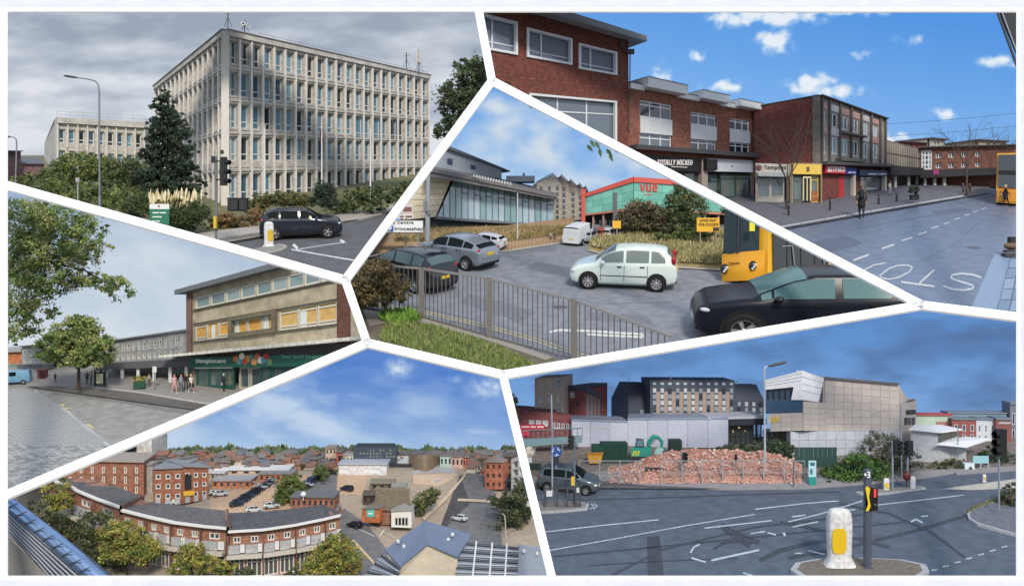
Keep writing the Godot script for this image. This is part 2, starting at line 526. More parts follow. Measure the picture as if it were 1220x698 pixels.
func car(called: String, label: String, cat: String, st: Array, at: Vector3, yaw: float, ln: float, scale: float, paint: Material, o := {}) -> Node3D:
	var t := thing(called, label, cat, at, o.get("group", ""))
	var fine: bool = o.get("fine", true)
	var tilt := Basis(Vector3.RIGHT, o.get("tilt", 0.0))
	var T := Transform3D(tilt * Basis(Vector3.UP, yaw).scaled(Vector3(scale, scale * o.get("low", 1.0), scale)), at)
	var dark := mat(Color(0.05, 0.05, 0.055), 0.6)
	var gl: Material = o.get("glass", mat(Color(0.09, 0.11, 0.12), 0.06, "", 0.1, 0.0, 0.25))
	var m := MB.new()
	m.T = T
	var rows := []
	for s in st: rows.append(ring_of(s, ln))
	m.grid(rows, true)
	m.face(rows[0], Vector3.RIGHT)
	m.face(rows[-1], Vector3.LEFT)
	part(t, "body", m, paint)
	for sd in [1.0, -1.0]:
		for seg in o.get("sides", [[0.3, 0.505], [0.53, 0.74], [0.76, 0.89]]):
			m = MB.new()
			m.T = T
			var up := []
			var dn := []
			var c := Vector3.ZERO
			for i in 7:
				var s := interp(st, lerpf(seg[0], seg[1], i / 6.0))
				var r := ring_of(s, ln)
				var a: Vector3 = r[5].lerp(r[6], 0.1)
				var b: Vector3 = r[5].lerp(r[6], 0.97)
				var out := Vector3(0, 0.3, 1) * 0.02
				up.append((b + out) * Vector3(1, 1, sd)); dn.append((a + out) * Vector3(1, 1, sd))
			m.grid([dn, up], false, Vector3(0, 0.8, 0))
			part(t, "side_window", m, gl)
	for seg in [o.get("screen", [0.245, 0.43]), o.get("rear", [0.9, 0.96])]:
		m = MB.new()
		m.T = T
		var rr := []
		for i in 5:
			var r := ring_of(interp(st, lerpf(seg[0], seg[1], i / 4.0)), ln)
			var line := []
			for k in [6, 7, 8, 9, 10]:
				line.append(r[k] * Vector3(1, 1, 0.97) + Vector3(0.012 * (1 if seg[0] < 0.5 else -1), 0.016, 0))
			rr.append(line)
		m.grid(rr, false, Vector3(0, 0.6, 0))
		part(t, "windscreen" if seg[0] < 0.5 else "rear_window", m, gl)
	var wr: float = o.get("wheel", 0.31)
	var hw: float = st[7][4]
	for f in o.get("axles", [0.185, 0.815]):
		for sd in [1.0, -1.0]:
			var xc: float = (0.5 - f) * ln
			m = MB.new(); m.T = T
			m.tube([Vector3(xc, wr + 0.01, sd * (hw - 0.06)), Vector3(xc, wr + 0.01, sd * (hw + 0.008))], [wr * 1.17, wr * 1.17], 28)
			part(t, "wheel_arch", m, dark)
			m = MB.new(); m.T = T
			m.lathe(Vector3(xc, wr, sd * (hw - 0.14)), Vector3(0, 0, sd), [[wr * 0.55, 0.0], [wr * 0.93, 0.0], [wr, 0.04], [wr, 0.17], [wr * 0.93, 0.22], [wr * 0.68, 0.222], [wr * 0.66, 0.19], [0.01, 0.18]], 22)
			var w := part(t, "wheel", m, mat(Color(0.06, 0.06, 0.06), 0.8))
			m = MB.new(); m.T = T
			m.lathe(Vector3(xc, wr, sd * (hw + 0.055)), Vector3(0, 0, sd), [[0.01, 0.03], [wr * 0.14, 0.03], [wr * 0.16, 0.0]], 10)
			m.lathe(Vector3(xc, wr, sd * (hw + 0.055)), Vector3(0, 0, sd), [[wr * 0.6, 0.0], [wr * 0.6, 0.02], [wr * 0.69, 0.022], [wr * 0.7, 0.0]], 22)
			var ns: int = o.get("spokes", 7)
			for i in ns:
				var an := TAU * i / ns
				var dv := Vector3(cos(an), sin(an), 0)
				var pv := Vector3(-sin(an), cos(an), 0)
				var c0 := Vector3(xc, wr, sd * (hw + 0.06))
				m.face([c0 + dv * wr * 0.1 - pv * wr * 0.07, c0 + dv * wr * 0.1 + pv * wr * 0.07, c0 + dv * wr * 0.64 + pv * wr * 0.13, c0 + dv * wr * 0.64 - pv * wr * 0.13], Vector3(0, 0, sd))
			part(w, "rim", m, o.get("rim", mat(Color(0.72, 0.72, 0.74), 0.3, "", 0.1, 0.6)))
	if not fine: return t
	for sd in [1.0, -1.0]:
		var s := interp(st, 0.045)
		m = MB.new(); m.T = T
		m.ball(Vector3((0.5 - 0.05) * ln, s[2] - 0.09, sd * s[4] * 0.86), Vector3(0.16, 0.065, 0.14))
		part(t, "headlight", m, o.get("lamp", mat(Color(0.85, 0.87, 0.9), 0.1, "", 0.1, 0.3)))
		s = interp(st, 0.965)
		m = MB.new(); m.T = T
		m.ball(Vector3((0.5 - 0.962) * ln, s[2] + o.get("tail_up", -0.02), sd * s[4] * 0.84), Vector3(0.09, o.get("tail_h", 0.1), 0.12))
		part(t, "tail_light", m, mat(Color(0.62, 0.05, 0.08), 0.15))
		s = interp(st, 0.31)
		m = MB.new(); m.T = T
		m.ball(Vector3((0.5 - 0.315) * ln, s[2] + 0.06, sd * (s[4] + 0.07)), Vector3(0.09, 0.075, 0.11))
		part(t, "mirror", m, o.get("mirror", paint))
		for f in o.get("handles", [0.47, 0.68]):
			s = interp(st, f)
			m = MB.new(); m.T = T
			m.cbox(Vector3((0.5 - f) * ln, s[2] - 0.1, sd * (s[4] * 0.99)), Vector3(0.17, 0.035, 0.05))
			part(t, "door_handle", m, o.get("handle", dark))
		for f in [0.3, 0.515, 0.73]:
			m = MB.new(); m.T = T
			s = interp(st, f)
			m.cbox(Vector3((0.5 - f) * ln, (s[1] + 0.12 + s[2]) / 2, sd * (s[4] - 0.012)), Vector3(0.014, s[2] - s[1] - 0.22, 0.03))
			part(t, "door_seam", m, dark)
		m = MB.new(); m.T = T
		var s2 := interp(st, 0.5)
		m.cbox(Vector3(-0.01 * ln, s2[1] + o.get("trim_up", 0.06), sd * (s2[4] * 0.965)), Vector3(0.44 * ln, o.get("trim_h", 0.07), 0.07))
		part(t, "side_trim", m, dark)
	m = MB.new(); m.T = T
	m.cbox(Vector3(-0.5 * ln + 0.0, o.get("plate_y", 0.72), 0), Vector3(0.03, 0.12, 0.52))
	part(t, "number_plate", m, mat(Color(0.85, 0.72, 0.15), 0.5))
	m = MB.new(); m.T = T
	m.cbox(Vector3(0.5 * ln - 0.01, 0.46, 0), Vector3(0.03, 0.12, 0.52))
	part(t, "number_plate", m, mat(Color(0.85, 0.85, 0.83), 0.5))
	m = MB.new(); m.T = T
	m.cbox(Vector3(0.5 * ln - 0.1, 0.34, 0), Vector3(0.14, 0.14, 1.1))
	part(t, "front_grille", m, dark)
	m = MB.new(); m.T = T
	m.cbox(Vector3(-0.5 * ln + 0.08, 0.4, 0), Vector3(0.14, 0.2, 1.3))
	part(t, "rear_bumper", m, dark)
	return t

func lamp_post(called: String, label: String, pts: Array, z: float, r: float, head: Array, group := "", col := Color(0.5, 0.52, 0.54)) -> Node3D:
	# pts: pixels from the foot up and along the arm; head: pixel ends of the lantern
	var t := thing(called, label, "lamp post", P(pts[0][0], pts[0][1], z), group)
	var k := z / F
	var m := MB.new()
	var a := []
	var rs := []
	for i in pts.size():
		a.append(P(pts[i][0], pts[i][1], z)); rs.append(r * k * lerpf(1.0, 0.6, float(i) / pts.size()))
	m.tube(a, rs, 8)
	part(t, "pole", m, mat(col, 0.5, "smooth", 0.6, 0.2))
	m = MB.new()
	m.tube([a[0], a[0].lerp(a[1], 0.12)], [r * k * 1.7, r * k * 1.6], 8)
	part(t, "base_collar", m, mat(col, 0.5, "smooth", 0.6, 0.2))
	m = MB.new()
	var h0 := P(head[0], head[1], z)
	var h1 := P(head[2], head[3], z)
	m.tube([h0, h0.lerp(h1, 0.3), h0.lerp(h1, 0.8), h1], [r * k * 0.7, r * k * 1.3, r * k * 1.3, r * k * 0.6], 8)
	part(t, "lantern", m, mat(Color(0.28, 0.29, 0.3), 0.5))
	return t
func post(m: MB, x: float, y0: float, y1: float, z: float, r: float) -> void:
	m.tube([P(x, y0, z), P(x, y1, z)], [r * z / F, r * z / F], 8)
func text(par: Node3D, s: String, f: Fac, x0: float, y0: float, x1: float, y1: float, o: float, mt: Material, called := "lettering", serif := false, skew := 0.0) -> void:
	if s.begins_with("~"):  # writing too small to read in the photograph: one bar for each word
		var at := 1
		for w in s.substr(1).split(" "):
			var a: float = lerpf(x0, x1, (at - 1.0) / (s.length() - 1))
			var e: float = lerpf(x0, x1, (at - 1.0 + w.length()) / (s.length() - 1))
			at += w.length() + 1
			var bm := MB.new()
			fpoly(bm, f, [[a, y1], [e, y1], [e, y0 + (y1 - y0) * 0.3], [a, y0 + (y1 - y0) * 0.3]], o, o + 0.02)
			part(par, called, bm, mt)
		return
	var tm := TextMesh.new()
	var sf := SystemFont.new()
	sf.font_names = PackedStringArray(["Droid Serif" if serif else "Droid Sans"])
	sf.font_weight = 700
	tm.font = sf
	tm.text = s
	tm.font_size = 64
	tm.pixel_size = 0.01
	tm.depth = 0.02
	tm.curve_step = 2.0
	var ar := tm.get_mesh_arrays()
	if ar.is_empty() or ar[Mesh.ARRAY_VERTEX] == null: return
	var v: PackedVector3Array = ar[Mesh.ARRAY_VERTEX]
	var ix = ar[Mesh.ARRAY_INDEX]
	var lo := Vector3.INF
	var hi := -Vector3.INF
	for q in v:
		lo = lo.min(q); hi = hi.max(q)
	var q0 := f.at(x0, y1)
	var q1 := f.at(x1, y1)
	var q2 := f.at(x0, y0)
	var m := MB.new()
	var pts := []
	for q in v:
		var a := (q.x - lo.x) / (hi.x - lo.x)
		var b := (q.y - lo.y) / (hi.y - lo.y)
		pts.append(f.p(lerpf(q0.x, q1.x, a + skew * b), lerpf(lerpf(q0.y, q1.y, a), lerpf(q2.y, f.at(x1, y0).y, a), b), o + (0.05 if q.z > 0 else 0.0)))
	var cnt: int = ix.size() if ix != null and ix.size() else v.size()
	for i in range(0, cnt, 3):
		var a: Vector3 = pts[ix[i] if ix else i]
		var b: Vector3 = pts[ix[i + 1] if ix else i + 1]
		var c: Vector3 = pts[ix[i + 2] if ix else i + 2]
		if ((c - a).cross(b - a)).length_squared() > 1e-12: m.face([a, b, c], f.n)
	part(par, called, m, mt)
func person(label: String, foot: Vector3, tall: float, yaw: float, pose: Dictionary, group := "") -> Node3D:
	# one continuous body: tapered limbs blended together and meshed as surface nets; colours are the clothes'
	var skin: Color = pose.get("skin", Color(0.78, 0.58, 0.47))
	var top: Color = pose.top
	var leg: Color = pose.leg
	var hair: Color = pose.get("hair", Color(0.15, 0.1, 0.08))
	var shoe: Color = pose.get("shoe", Color(0.1, 0.1, 0.1))
	var st: float = pose.get("stride", 0.2)
	var sleeve: Color = pose.get("sleeve", top)
	var calf: Color = pose.get("calf", leg)
	var B := []  # a, b, ra, rb, colour
	var hip := 0.93
	for sd in [-1.0, 1.0]:
		var f: float = st * sd
		var kn := Vector3(sd * 0.1, 0.5, f * 0.55 + 0.03)
		var an := Vector3(sd * 0.09, 0.08 + (0.06 if f < -0.1 else 0.0), f * 1.15)
		B.append([Vector3(sd * 0.085, hip - 0.02, 0), kn, 0.088, 0.058, leg])
		B.append([kn, an, 0.056, 0.036, calf])
		B.append([an + Vector3(0, -0.035, -0.02), an + Vector3(0, -0.05, 0.16), 0.042, 0.034, shoe])
		var el := Vector3(sd * 0.24, 1.13, -f * 0.5 + pose.get("elbow", 0.0) - 0.02)
		var wr := Vector3(sd * 0.22, 0.92 + pose.get("hand_up", 0.0), -f * 0.9 + 0.08 + pose.get("hand_out", 0.0))
		B.append([Vector3(sd * 0.18, 1.4, 0), el, 0.055, 0.043, top])
		B.append([el, wr, 0.042, 0.03, sleeve])
		B.append([wr, wr + Vector3(0, -0.09, 0.02), 0.032, 0.03, skin])
		for i in 4:
			B.append([wr + Vector3(0, -0.09, 0.035 - i * 0.02), wr + Vector3(-sd * 0.01, -0.16 - 0.01 * (i % 2), 0.045 - i * 0.02), 0.012, 0.01, skin])
		B.append([wr + Vector3(-sd * 0.01, -0.04, 0.03), wr + Vector3(-sd * 0.02, -0.1, 0.065), 0.013, 0.011, skin])
	B.append([Vector3(-0.05, hip, 0), Vector3(0.05, hip, 0), 0.12, 0.12, leg])
	B.append([Vector3(0, hip + 0.1, 0), Vector3(0, 1.22, 0.01), 0.13, 0.14, top])
	B.append([Vector3(-0.08, 1.32, 0), Vector3(0.08, 1.32, 0), 0.125, 0.125, top])
	B.append([Vector3(-0.15, 1.41, 0), Vector3(0.15, 1.41, 0), 0.06, 0.06, top])
	B.append([Vector3(0, 1.42, 0), Vector3(0, 1.55, 0.015), 0.055, 0.05, skin])
	B.append([Vector3(0, 1.57, 0.035), Vector3(0, 1.67, 0.02), 0.07, 0.088, skin])
	B.append([Vector3(0, 1.62, 0.11), Vector3(0, 1.6, 0.125), 0.015, 0.016, skin])
	B.append([Vector3(0, 1.7, -0.005), Vector3(0, 1.63, -0.035), 0.094, 0.085, hair])
	if pose.get("long", false): B.append([Vector3(0, 1.62, -0.06), Vector3(0, 1.42, -0.1), 0.075, 0.05, hair])
	if pose.has("coat"): B.append([Vector3(0, 1.05, 0), Vector3(0, 0.72, 0), 0.16, 0.19, pose.coat])
	if pose.has("pack"): B.append([Vector3(0, 1.36, -0.2), Vector3(0, 1.12, -0.2), 0.13, 0.14, pose.pack])
	var h := 0.027
	var lo := Vector3(-0.42, -0.04, -0.5)
	var nx := 32
	var ny := 69
	var nz := 38
	var d := PackedFloat32Array()
	var who := PackedInt32Array()
	d.resize(nx * ny * nz); d.fill(1.0)
	who.resize(nx * ny * nz)
	for bi in B.size():
		var b = B[bi]
		var pad: float = maxf(b[2], b[3]) + 0.07
		var l: Vector3 = (b[0].min(b[1]) - Vector3.ONE * pad - lo) / h
		var u: Vector3 = (b[0].max(b[1]) + Vector3.ONE * pad - lo) / h
		var ab: Vector3 = b[1] - b[0]
		var il := 1.0 / maxf(ab.length_squared(), 1e-9)
		for i in range(maxi(0, int(l.x)), mini(nx, int(u.x) + 2)):
			for j in range(maxi(0, int(l.y)), mini(ny, int(u.y) + 2)):
				for k in range(maxi(0, int(l.z)), mini(nz, int(u.z) + 2)):
					var q := lo + Vector3(i, j, k) * h
					var tt := clampf((q - b[0]).dot(ab) * il, 0.0, 1.0)
					var s: float = q.distance_to(b[0] + ab * tt) - lerpf(b[2], b[3], tt)
					var id := (i * ny + j) * nz + k
					var e: float = d[id]
					if s < e: who[id] = bi
					var hh := clampf(0.5 + 0.5 * (e - s) / 0.035, 0.0, 1.0)
					d[id] = lerpf(e, s, hh) - 0.035 * hh * (1.0 - hh)
	var vert := {}
	var cnr := [[0, 0, 0], [1, 0, 0], [0, 1, 0], [1, 1, 0], [0, 0, 1], [1, 0, 1], [0, 1, 1], [1, 1, 1]]
	var edg := [[0, 1], [2, 3], [4, 5], [6, 7], [0, 2], [1, 3], [4, 6], [5, 7], [0, 4], [1, 5], [2, 6], [3, 7]]
	for i in nx - 1:
		for j in ny - 1:
			for k in nz - 1:
				var id := (i * ny + j) * nz + k
				var neg := 0
				for q in cnr:
					if d[id + (q[0] * ny + q[1]) * nz + q[2]] < 0: neg += 1
				if neg == 0 or neg == 8: continue
				var s := Vector3.ZERO
				var cnt := 0
				for e in edg:
					var p0 = cnr[e[0]]
					var p1 = cnr[e[1]]
					var a: float = d[id + (p0[0] * ny + p0[1]) * nz + p0[2]]
					var b: float = d[id + (p1[0] * ny + p1[1]) * nz + p1[2]]
					if (a < 0) != (b < 0):
						s += Vector3(p0[0], p0[1], p0[2]).lerp(Vector3(p1[0], p1[1], p1[2]), a / (a - b)); cnt += 1
				var gr := Vector3(d[id + ny * nz] - d[id], d[id + nz] - d[id], d[id + 1] - d[id]).normalized()
				vert[id] = [lo + (Vector3(i, j, k) + s / cnt) * h, gr, who[id]]
	var m := MB.new()
	m.T = Transform3D(Basis(Vector3.UP, yaw).scaled(Vector3.ONE * tall / 1.78), foot)
	var sx := ny * nz
	for id in vert:
		for ax in [[sx, nz, 1], [nz, 1, sx], [1, sx, nz]]:
			var a: float = d[id]
			var b: float = d[id + ax[0]]
			if (a < 0) == (b < 0): continue
			var qs := [id, id - ax[1], id - ax[1] - ax[2], id - ax[2]]
			var ok := true
			for q in qs: ok = ok and vert.has(q)
			if not ok: continue
			m.col = B[vert[id][2]][4].srgb_to_linear()
			var w = [vert[qs[0]], vert[qs[1]], vert[qs[2]], vert[qs[3]]]
			m.tri(w[0][0], w[1][0], w[2][0], w[0][1], w[1][1], w[2][1])
			m.tri(w[0][0], w[2][0], w[3][0], w[0][1], w[2][1], w[3][1])
	var t := thing("person", label, "person", foot, group)
	part(t, "body", m, vmat(0.8))
	if pose.has("bag"):
		m = MB.new()
		m.T = Transform3D(Basis(Vector3.UP, yaw).scaled(Vector3.ONE * tall / 1.78), foot)
		m.prism([Vector3(0.2, 0.6, -0.12), Vector3(0.3, 0.6, -0.12), Vector3(0.3, 0.6, 0.16), Vector3(0.2, 0.6, 0.16)], [Vector3(0.22, 0.85, -0.1), Vector3(0.28, 0.85, -0.1), Vector3(0.28, 0.85, 0.14), Vector3(0.22, 0.85, 0.14)])
		part(t, "bag", m, mat(pose.bag, 0.7))
	return t
func island(called: String, pts: Array, h: float, top: Material, side: Material) -> void:  # raised kerbed slab on the current ground
	var lo := []
	var hi := []
	var inn := []
	var mid := Vector3.ZERO
	for q in pts:
		lo.append(g(q[0], q[1], -0.2)); hi.append(g(q[0], q[1], h)); mid += g(q[0], q[1], h)
	mid /= pts.size()
	for q in hi: inn.append(q.lerp(mid, 0.1))
	var m := MB.new()
	m.prism(lo, hi, false)
	var o := struct(called, m, side)
	m = MB.new()
	var i2 := []
	for q in inn: i2.append(q + Vector3(0, 0.02, 0))
	m.prism(inn, i2, false)
	if o: part(o, "surface", m, top)
func sheet(m: MB, pts: Array, up: float) -> void:  # flat piece lying on the current ground, pts in pixels
	var a := []
	for q in pts: a.append(g(q[0], q[1], up))
	m.face(a, Vector3.UP)
func stroke(m: MB, pts: Array, w: Array, up: float) -> void:  # painted line; w pixel width (across) at each point
	for i in pts.size() - 1:
		var a = pts[i]
		var b = pts[i + 1]
		var d := Vector2(b[0] - a[0], b[1] - a[1]).normalized()
		var n := Vector2(-d.y, d.x)
		var w0: float = w[mini(i, w.size() - 1)] / 2.0
		var w1: float = w[mini(i + 1, w.size() - 1)] / 2.0
		m.face([g(a[0] + n.x * w0, a[1] + n.y * w0, up), g(a[0] - n.x * w0, a[1] - n.y * w0, up), g(b[0] - n.x * w1, b[1] - n.y * w1, up), g(b[0] + n.x * w1, b[1] + n.y * w1, up)], Vector3.UP)
func bollard(label: String, x: float, y: float, h: float, wd: float, panel: Color, pside: float, group := "", z := -1.0) -> Node3D:
	# illuminated-style plastic bollard: flared foot, bevelled shaft, rounded head, coloured panel on the face
	if z < 0: z = gz(y)
	var k := z / F
	var o := P(x, y, z)
	var t := thing("traffic_bollard", label, "bollard", o, group)
	var m := MB.new()
	var rows := []
	var w := wd * k / 2
	var hh := h * k
	for q in [[1.28, 0.0], [1.25, 0.03], [0.92, 0.16], [0.95, 0.3], [1.0, 0.6], [0.98, 0.82], [0.9, 0.92], [0.7, 0.975], [0.35, 0.998], [0.02, 1.0]]:
		var ring := []
		for i in 24:
			var an := TAU * i / 24
			var cx := signf(cos(an)) * pow(absf(cos(an)), 0.55)
			var cz := signf(sin(an)) * pow(absf(sin(an)), 0.55)
			ring.append(o + Vector3(cx * w * q[0], hh * q[1], cz * w * q[0] * 0.7))
		rows.append(ring)
	m.grid(rows, true)
	part(t, "shell", m, mat(C(216, 216, 212), 0.6, "streak", 0.5))
	m = MB.new()
	var pts := []
	var back := []
	for i in 20:
		var an := TAU * i / 20
		var q := Vector3(signf(cos(an)) * pow(absf(cos(an)), 0.5) * w * 0.58 + pside * w, hh * (0.46 + 0.22 * signf(sin(an)) * pow(absf(sin(an)), 0.6)), w * 0.7 + 0.012)
		pts.append(o + q); back.append(o + q - Vector3(0, 0, w * 0.25))
	m.prism(back, pts)
	part(t, "panel", m, mat(panel, 0.35))
	return t

func zf(y: float) -> float:  # the lattice lies back like a hillside: its depth at a height of the picture
	return 0.85 * 48.6 / (0.687 - (CY - y) / F)
func lattice() -> void:
	var white := mat(C(250, 250, 250), 0.55, "", 0.3)
	var nrm := Vector3(0, 0.824, 0.566)
	var t := thing("lattice_frame", "white lattice frame with six openings that divides the six street scenes", "frame", P(610, 690, zf(690)))
	for e in [["a", "j1"], ["j1", "j2"], ["l1", "j2"], ["j2", "j3"], ["l2", "j3"], ["j3", "j4"], ["j4", "b"], ["j1", "j5"], ["j4", "j5"], ["j5", "r1"]]:
		var a: Vector2 = J[e[0]]
		var b: Vector2 = J[e[1]]
		var d := (b - a).normalized()
		var n := Vector2(-d.y, d.x)
		var m := MB.new()
		for q in [[-4.9, -0.7, 0.0], [0.2, 4.9, 0.0], [-0.7, 0.2, -0.09]]:
			var lo := []
			var hi := []
			for s in [a - d * 2 + n * q[0], a - d * 2 + n * q[1], b + d * 2 + n * q[1], b + d * 2 + n * q[0]]:
				var v := P(s.x, s.y, zf(s.y))
				hi.append(v + nrm * q[2]); lo.append(v - nrm * 0.14)
			m.prism(lo, hi)
		part(t, "divider", m, white, "", false)
	for q in [[-14, 9.0, 1234, 13.5], [-14, 686.0, 1234, 690.5], [-14, 13.5, 8.0, 686.0], [1212.0, 13.5, 1216.5, 686.0]]:
		var m := MB.new()
		var lo := []
		var hi := []
		for s in [[q[0], q[1]], [q[2], q[1]], [q[2], q[3]], [q[0], q[3]]]:
			var v := P(s[0], s[1], zf(s[1]))
			hi.append(v + nrm * 0.01); lo.append(v - nrm * 0.14)
		m.prism(lo, hi)
		part(t, "outer_rail", m, white, "", false)
	for q in [[-14, -10.0, 1234, 9.0], [-14, 690.5, 1234, 712.0], [1216.5, 13.5, 1234, 686.0]]:
		var m := MB.new()
		var lo := []
		var hi := []
		for s in [[q[0], q[1]], [q[2], q[1]], [q[2], q[3]], [q[0], q[3]]]:
			var v := P(s[0], s[1], zf(s[1]))
			hi.append(v - nrm * 0.06); lo.append(v - nrm * 0.14)
		m.prism(lo, hi)
		part(t, "mount_board", m, mat(C(206, 208, 214), 0.8, "smooth", 0.05), "pale grey outer board", false)

func sky(z: float, box: Array, base: Callable) -> void:  # each place has its own air: a curved shell of glowing sky behind it
	var w := int((box[2] - box[0]) * 0.62)
	var h := int((box[3] - box[1]) * 0.62)
	var im := Image.create(w, h, false, Image.FORMAT_RGB8)
	for y in h:
		for x in w:
			im.set_pixel(x, y, base.call(lerpf(box[0], box[2], (x + 0.5) / w), lerpf(box[1], box[3], (y + 0.5) / h)))
	var mt := StandardMaterial3D.new()
	mt.albedo_color = Color.BLACK
	mt.roughness = 1.0
	mt.metallic_specular = 0.0
	mt.emission_enabled = true
	mt.emission_texture = ImageTexture.create_from_image(im)
	mt.emission = Color.BLACK
	mt.texture_repeat = false
	var m := MB.new()
	var n := 12
	var pt := func(i: int, k: int) -> Vector3:  # a sheet measured in metres, bowed a little towards the street at its rim
		var u := float(i) / n
		var s := float(k) / n
		return P(lerpf(box[0], box[2], u), lerpf(box[1], box[3], s), z) + Vector3(0, 0, 2.0 * (1.0 - s) * (1.0 - s) + 6.0 * (u - 0.5) * (u - 0.5))
	for i in n:
		for k in n:
			var uv := [Vector2(float(i) / n, float(k) / n), Vector2(float(i + 1) / n, float(k) / n), Vector2(float(i + 1) / n, float(k + 1) / n), Vector2(float(i) / n, float(k + 1) / n)]
			m.face([pt.call(i, k), pt.call(i + 1, k), pt.call(i + 1, k + 1), pt.call(i, k + 1)], Vector3.BACK, uv)
	struct("sky", m, mt)
var sn := FastNoiseLite.new()
func fbm(x: float, y: float, f: float, sx := 1.0) -> float:
	return clampf(sn.get_noise_2d(x * f * sx, y * f) * 0.9 + 0.5, 0.0, 1.0)
func blobs(x: float, y: float, list: Array) -> float:
	var t := 0.0
	for b in list:
		var d := Vector2((x - b[0]) / b[2], (y - b[1]) / b[3]).length_squared()
		if d < 4.0: t = maxf(t, b[4] * exp(-d * 1.3))
	return t
func mix3(a: Color, b: Color, t: float) -> Color:
	return a.lerp(b, clampf(t, 0.0, 1.0))

func _ready() -> void:
	rng.seed = 20
	sn.seed = 4
	sn.fractal_octaves = 5
	var cam := Camera3D.new()
	cam.fov = rad_to_deg(2.0 * atan(349.0 / F))
	cam.near = 0.5
	cam.far = 2000.0
	add_child(cam)
	cam.current = true
	var env := Environment.new()
	env.background_mode = Environment.BG_SKY
	var sm := ProceduralSkyMaterial.new()
	sm.sky_top_color = Color(0.69, 0.75, 0.83)
	sm.sky_horizon_color = Color(0.83, 0.85, 0.87)
	sm.ground_bottom_color = Color(0.3, 0.3, 0.3)
	sm.ground_horizon_color = Color(0.6, 0.62, 0.64)
	sm.sky_curve = 0.2
	var sk := Sky.new()
	sk.sky_material = sm
	env.sky = sk
	env.tonemap_mode = Environment.TONE_MAPPER_LINEAR
	env.tonemap_exposure = 1.0
	env.sdfgi_enabled = true
	env.ssao_enabled = true
	env.ssil_enabled = true
	env.background_energy_multiplier = 1.5
	var we := WorldEnvironment.new()
	we.environment = env
	add_child(we)
	var sun := DirectionalLight3D.new()
	sun.light_energy = 0.85
	sun.light_color = Color(1.0, 0.955, 0.89)
	sun.light_angular_distance = 10.0
	sun.rotation_degrees = Vector3(-35, 12, 0)
	sun.shadow_enabled = true
	add_child(sun)
	polys = [[Vector2(6, 11), J.a, J.j1, J.j2, J.l1], [J.a, Vector2(1213.5, 11), J.r1, J.j5, J.j1], [J.j1, J.j5, J.j4, J.j3, J.j2], [J.l1, J.j2, J.j3, J.l2], [J.l2, J.j3, J.j4, J.b, Vector2(6, 687)], [J.j4, J.j5, J.r1, Vector2(1213.5, 687), J.b]]
	for poly in polys:
		var mid := Vector2.ZERO
		for q in poly: mid += q / poly.size()
		var ps := []
		for i in poly.size():
			var a: Vector2 = poly[i]
			var b: Vector2 = poly[(i + 1) % poly.size()]
			var n := P(a.x, a.y, 1.0).cross(P(b.x, b.y, 1.0)).normalized()
			if n.dot(P(mid.x, mid.y, 1.0)) < 0: n = -n
			ps.append(n)
		planes.append(ps)
	lattice()
	var t0 := Time.get_ticks_msec()
	for i in 6:
		cur = i
		rng.seed = 100 + i
		match i:
			0: place_1()
			1: place_2()
			2: place_3()
			3: place_4()
			4: place_5()
			5: place_6()
		print("place ", i + 1, " ", Time.get_ticks_msec() - t0)

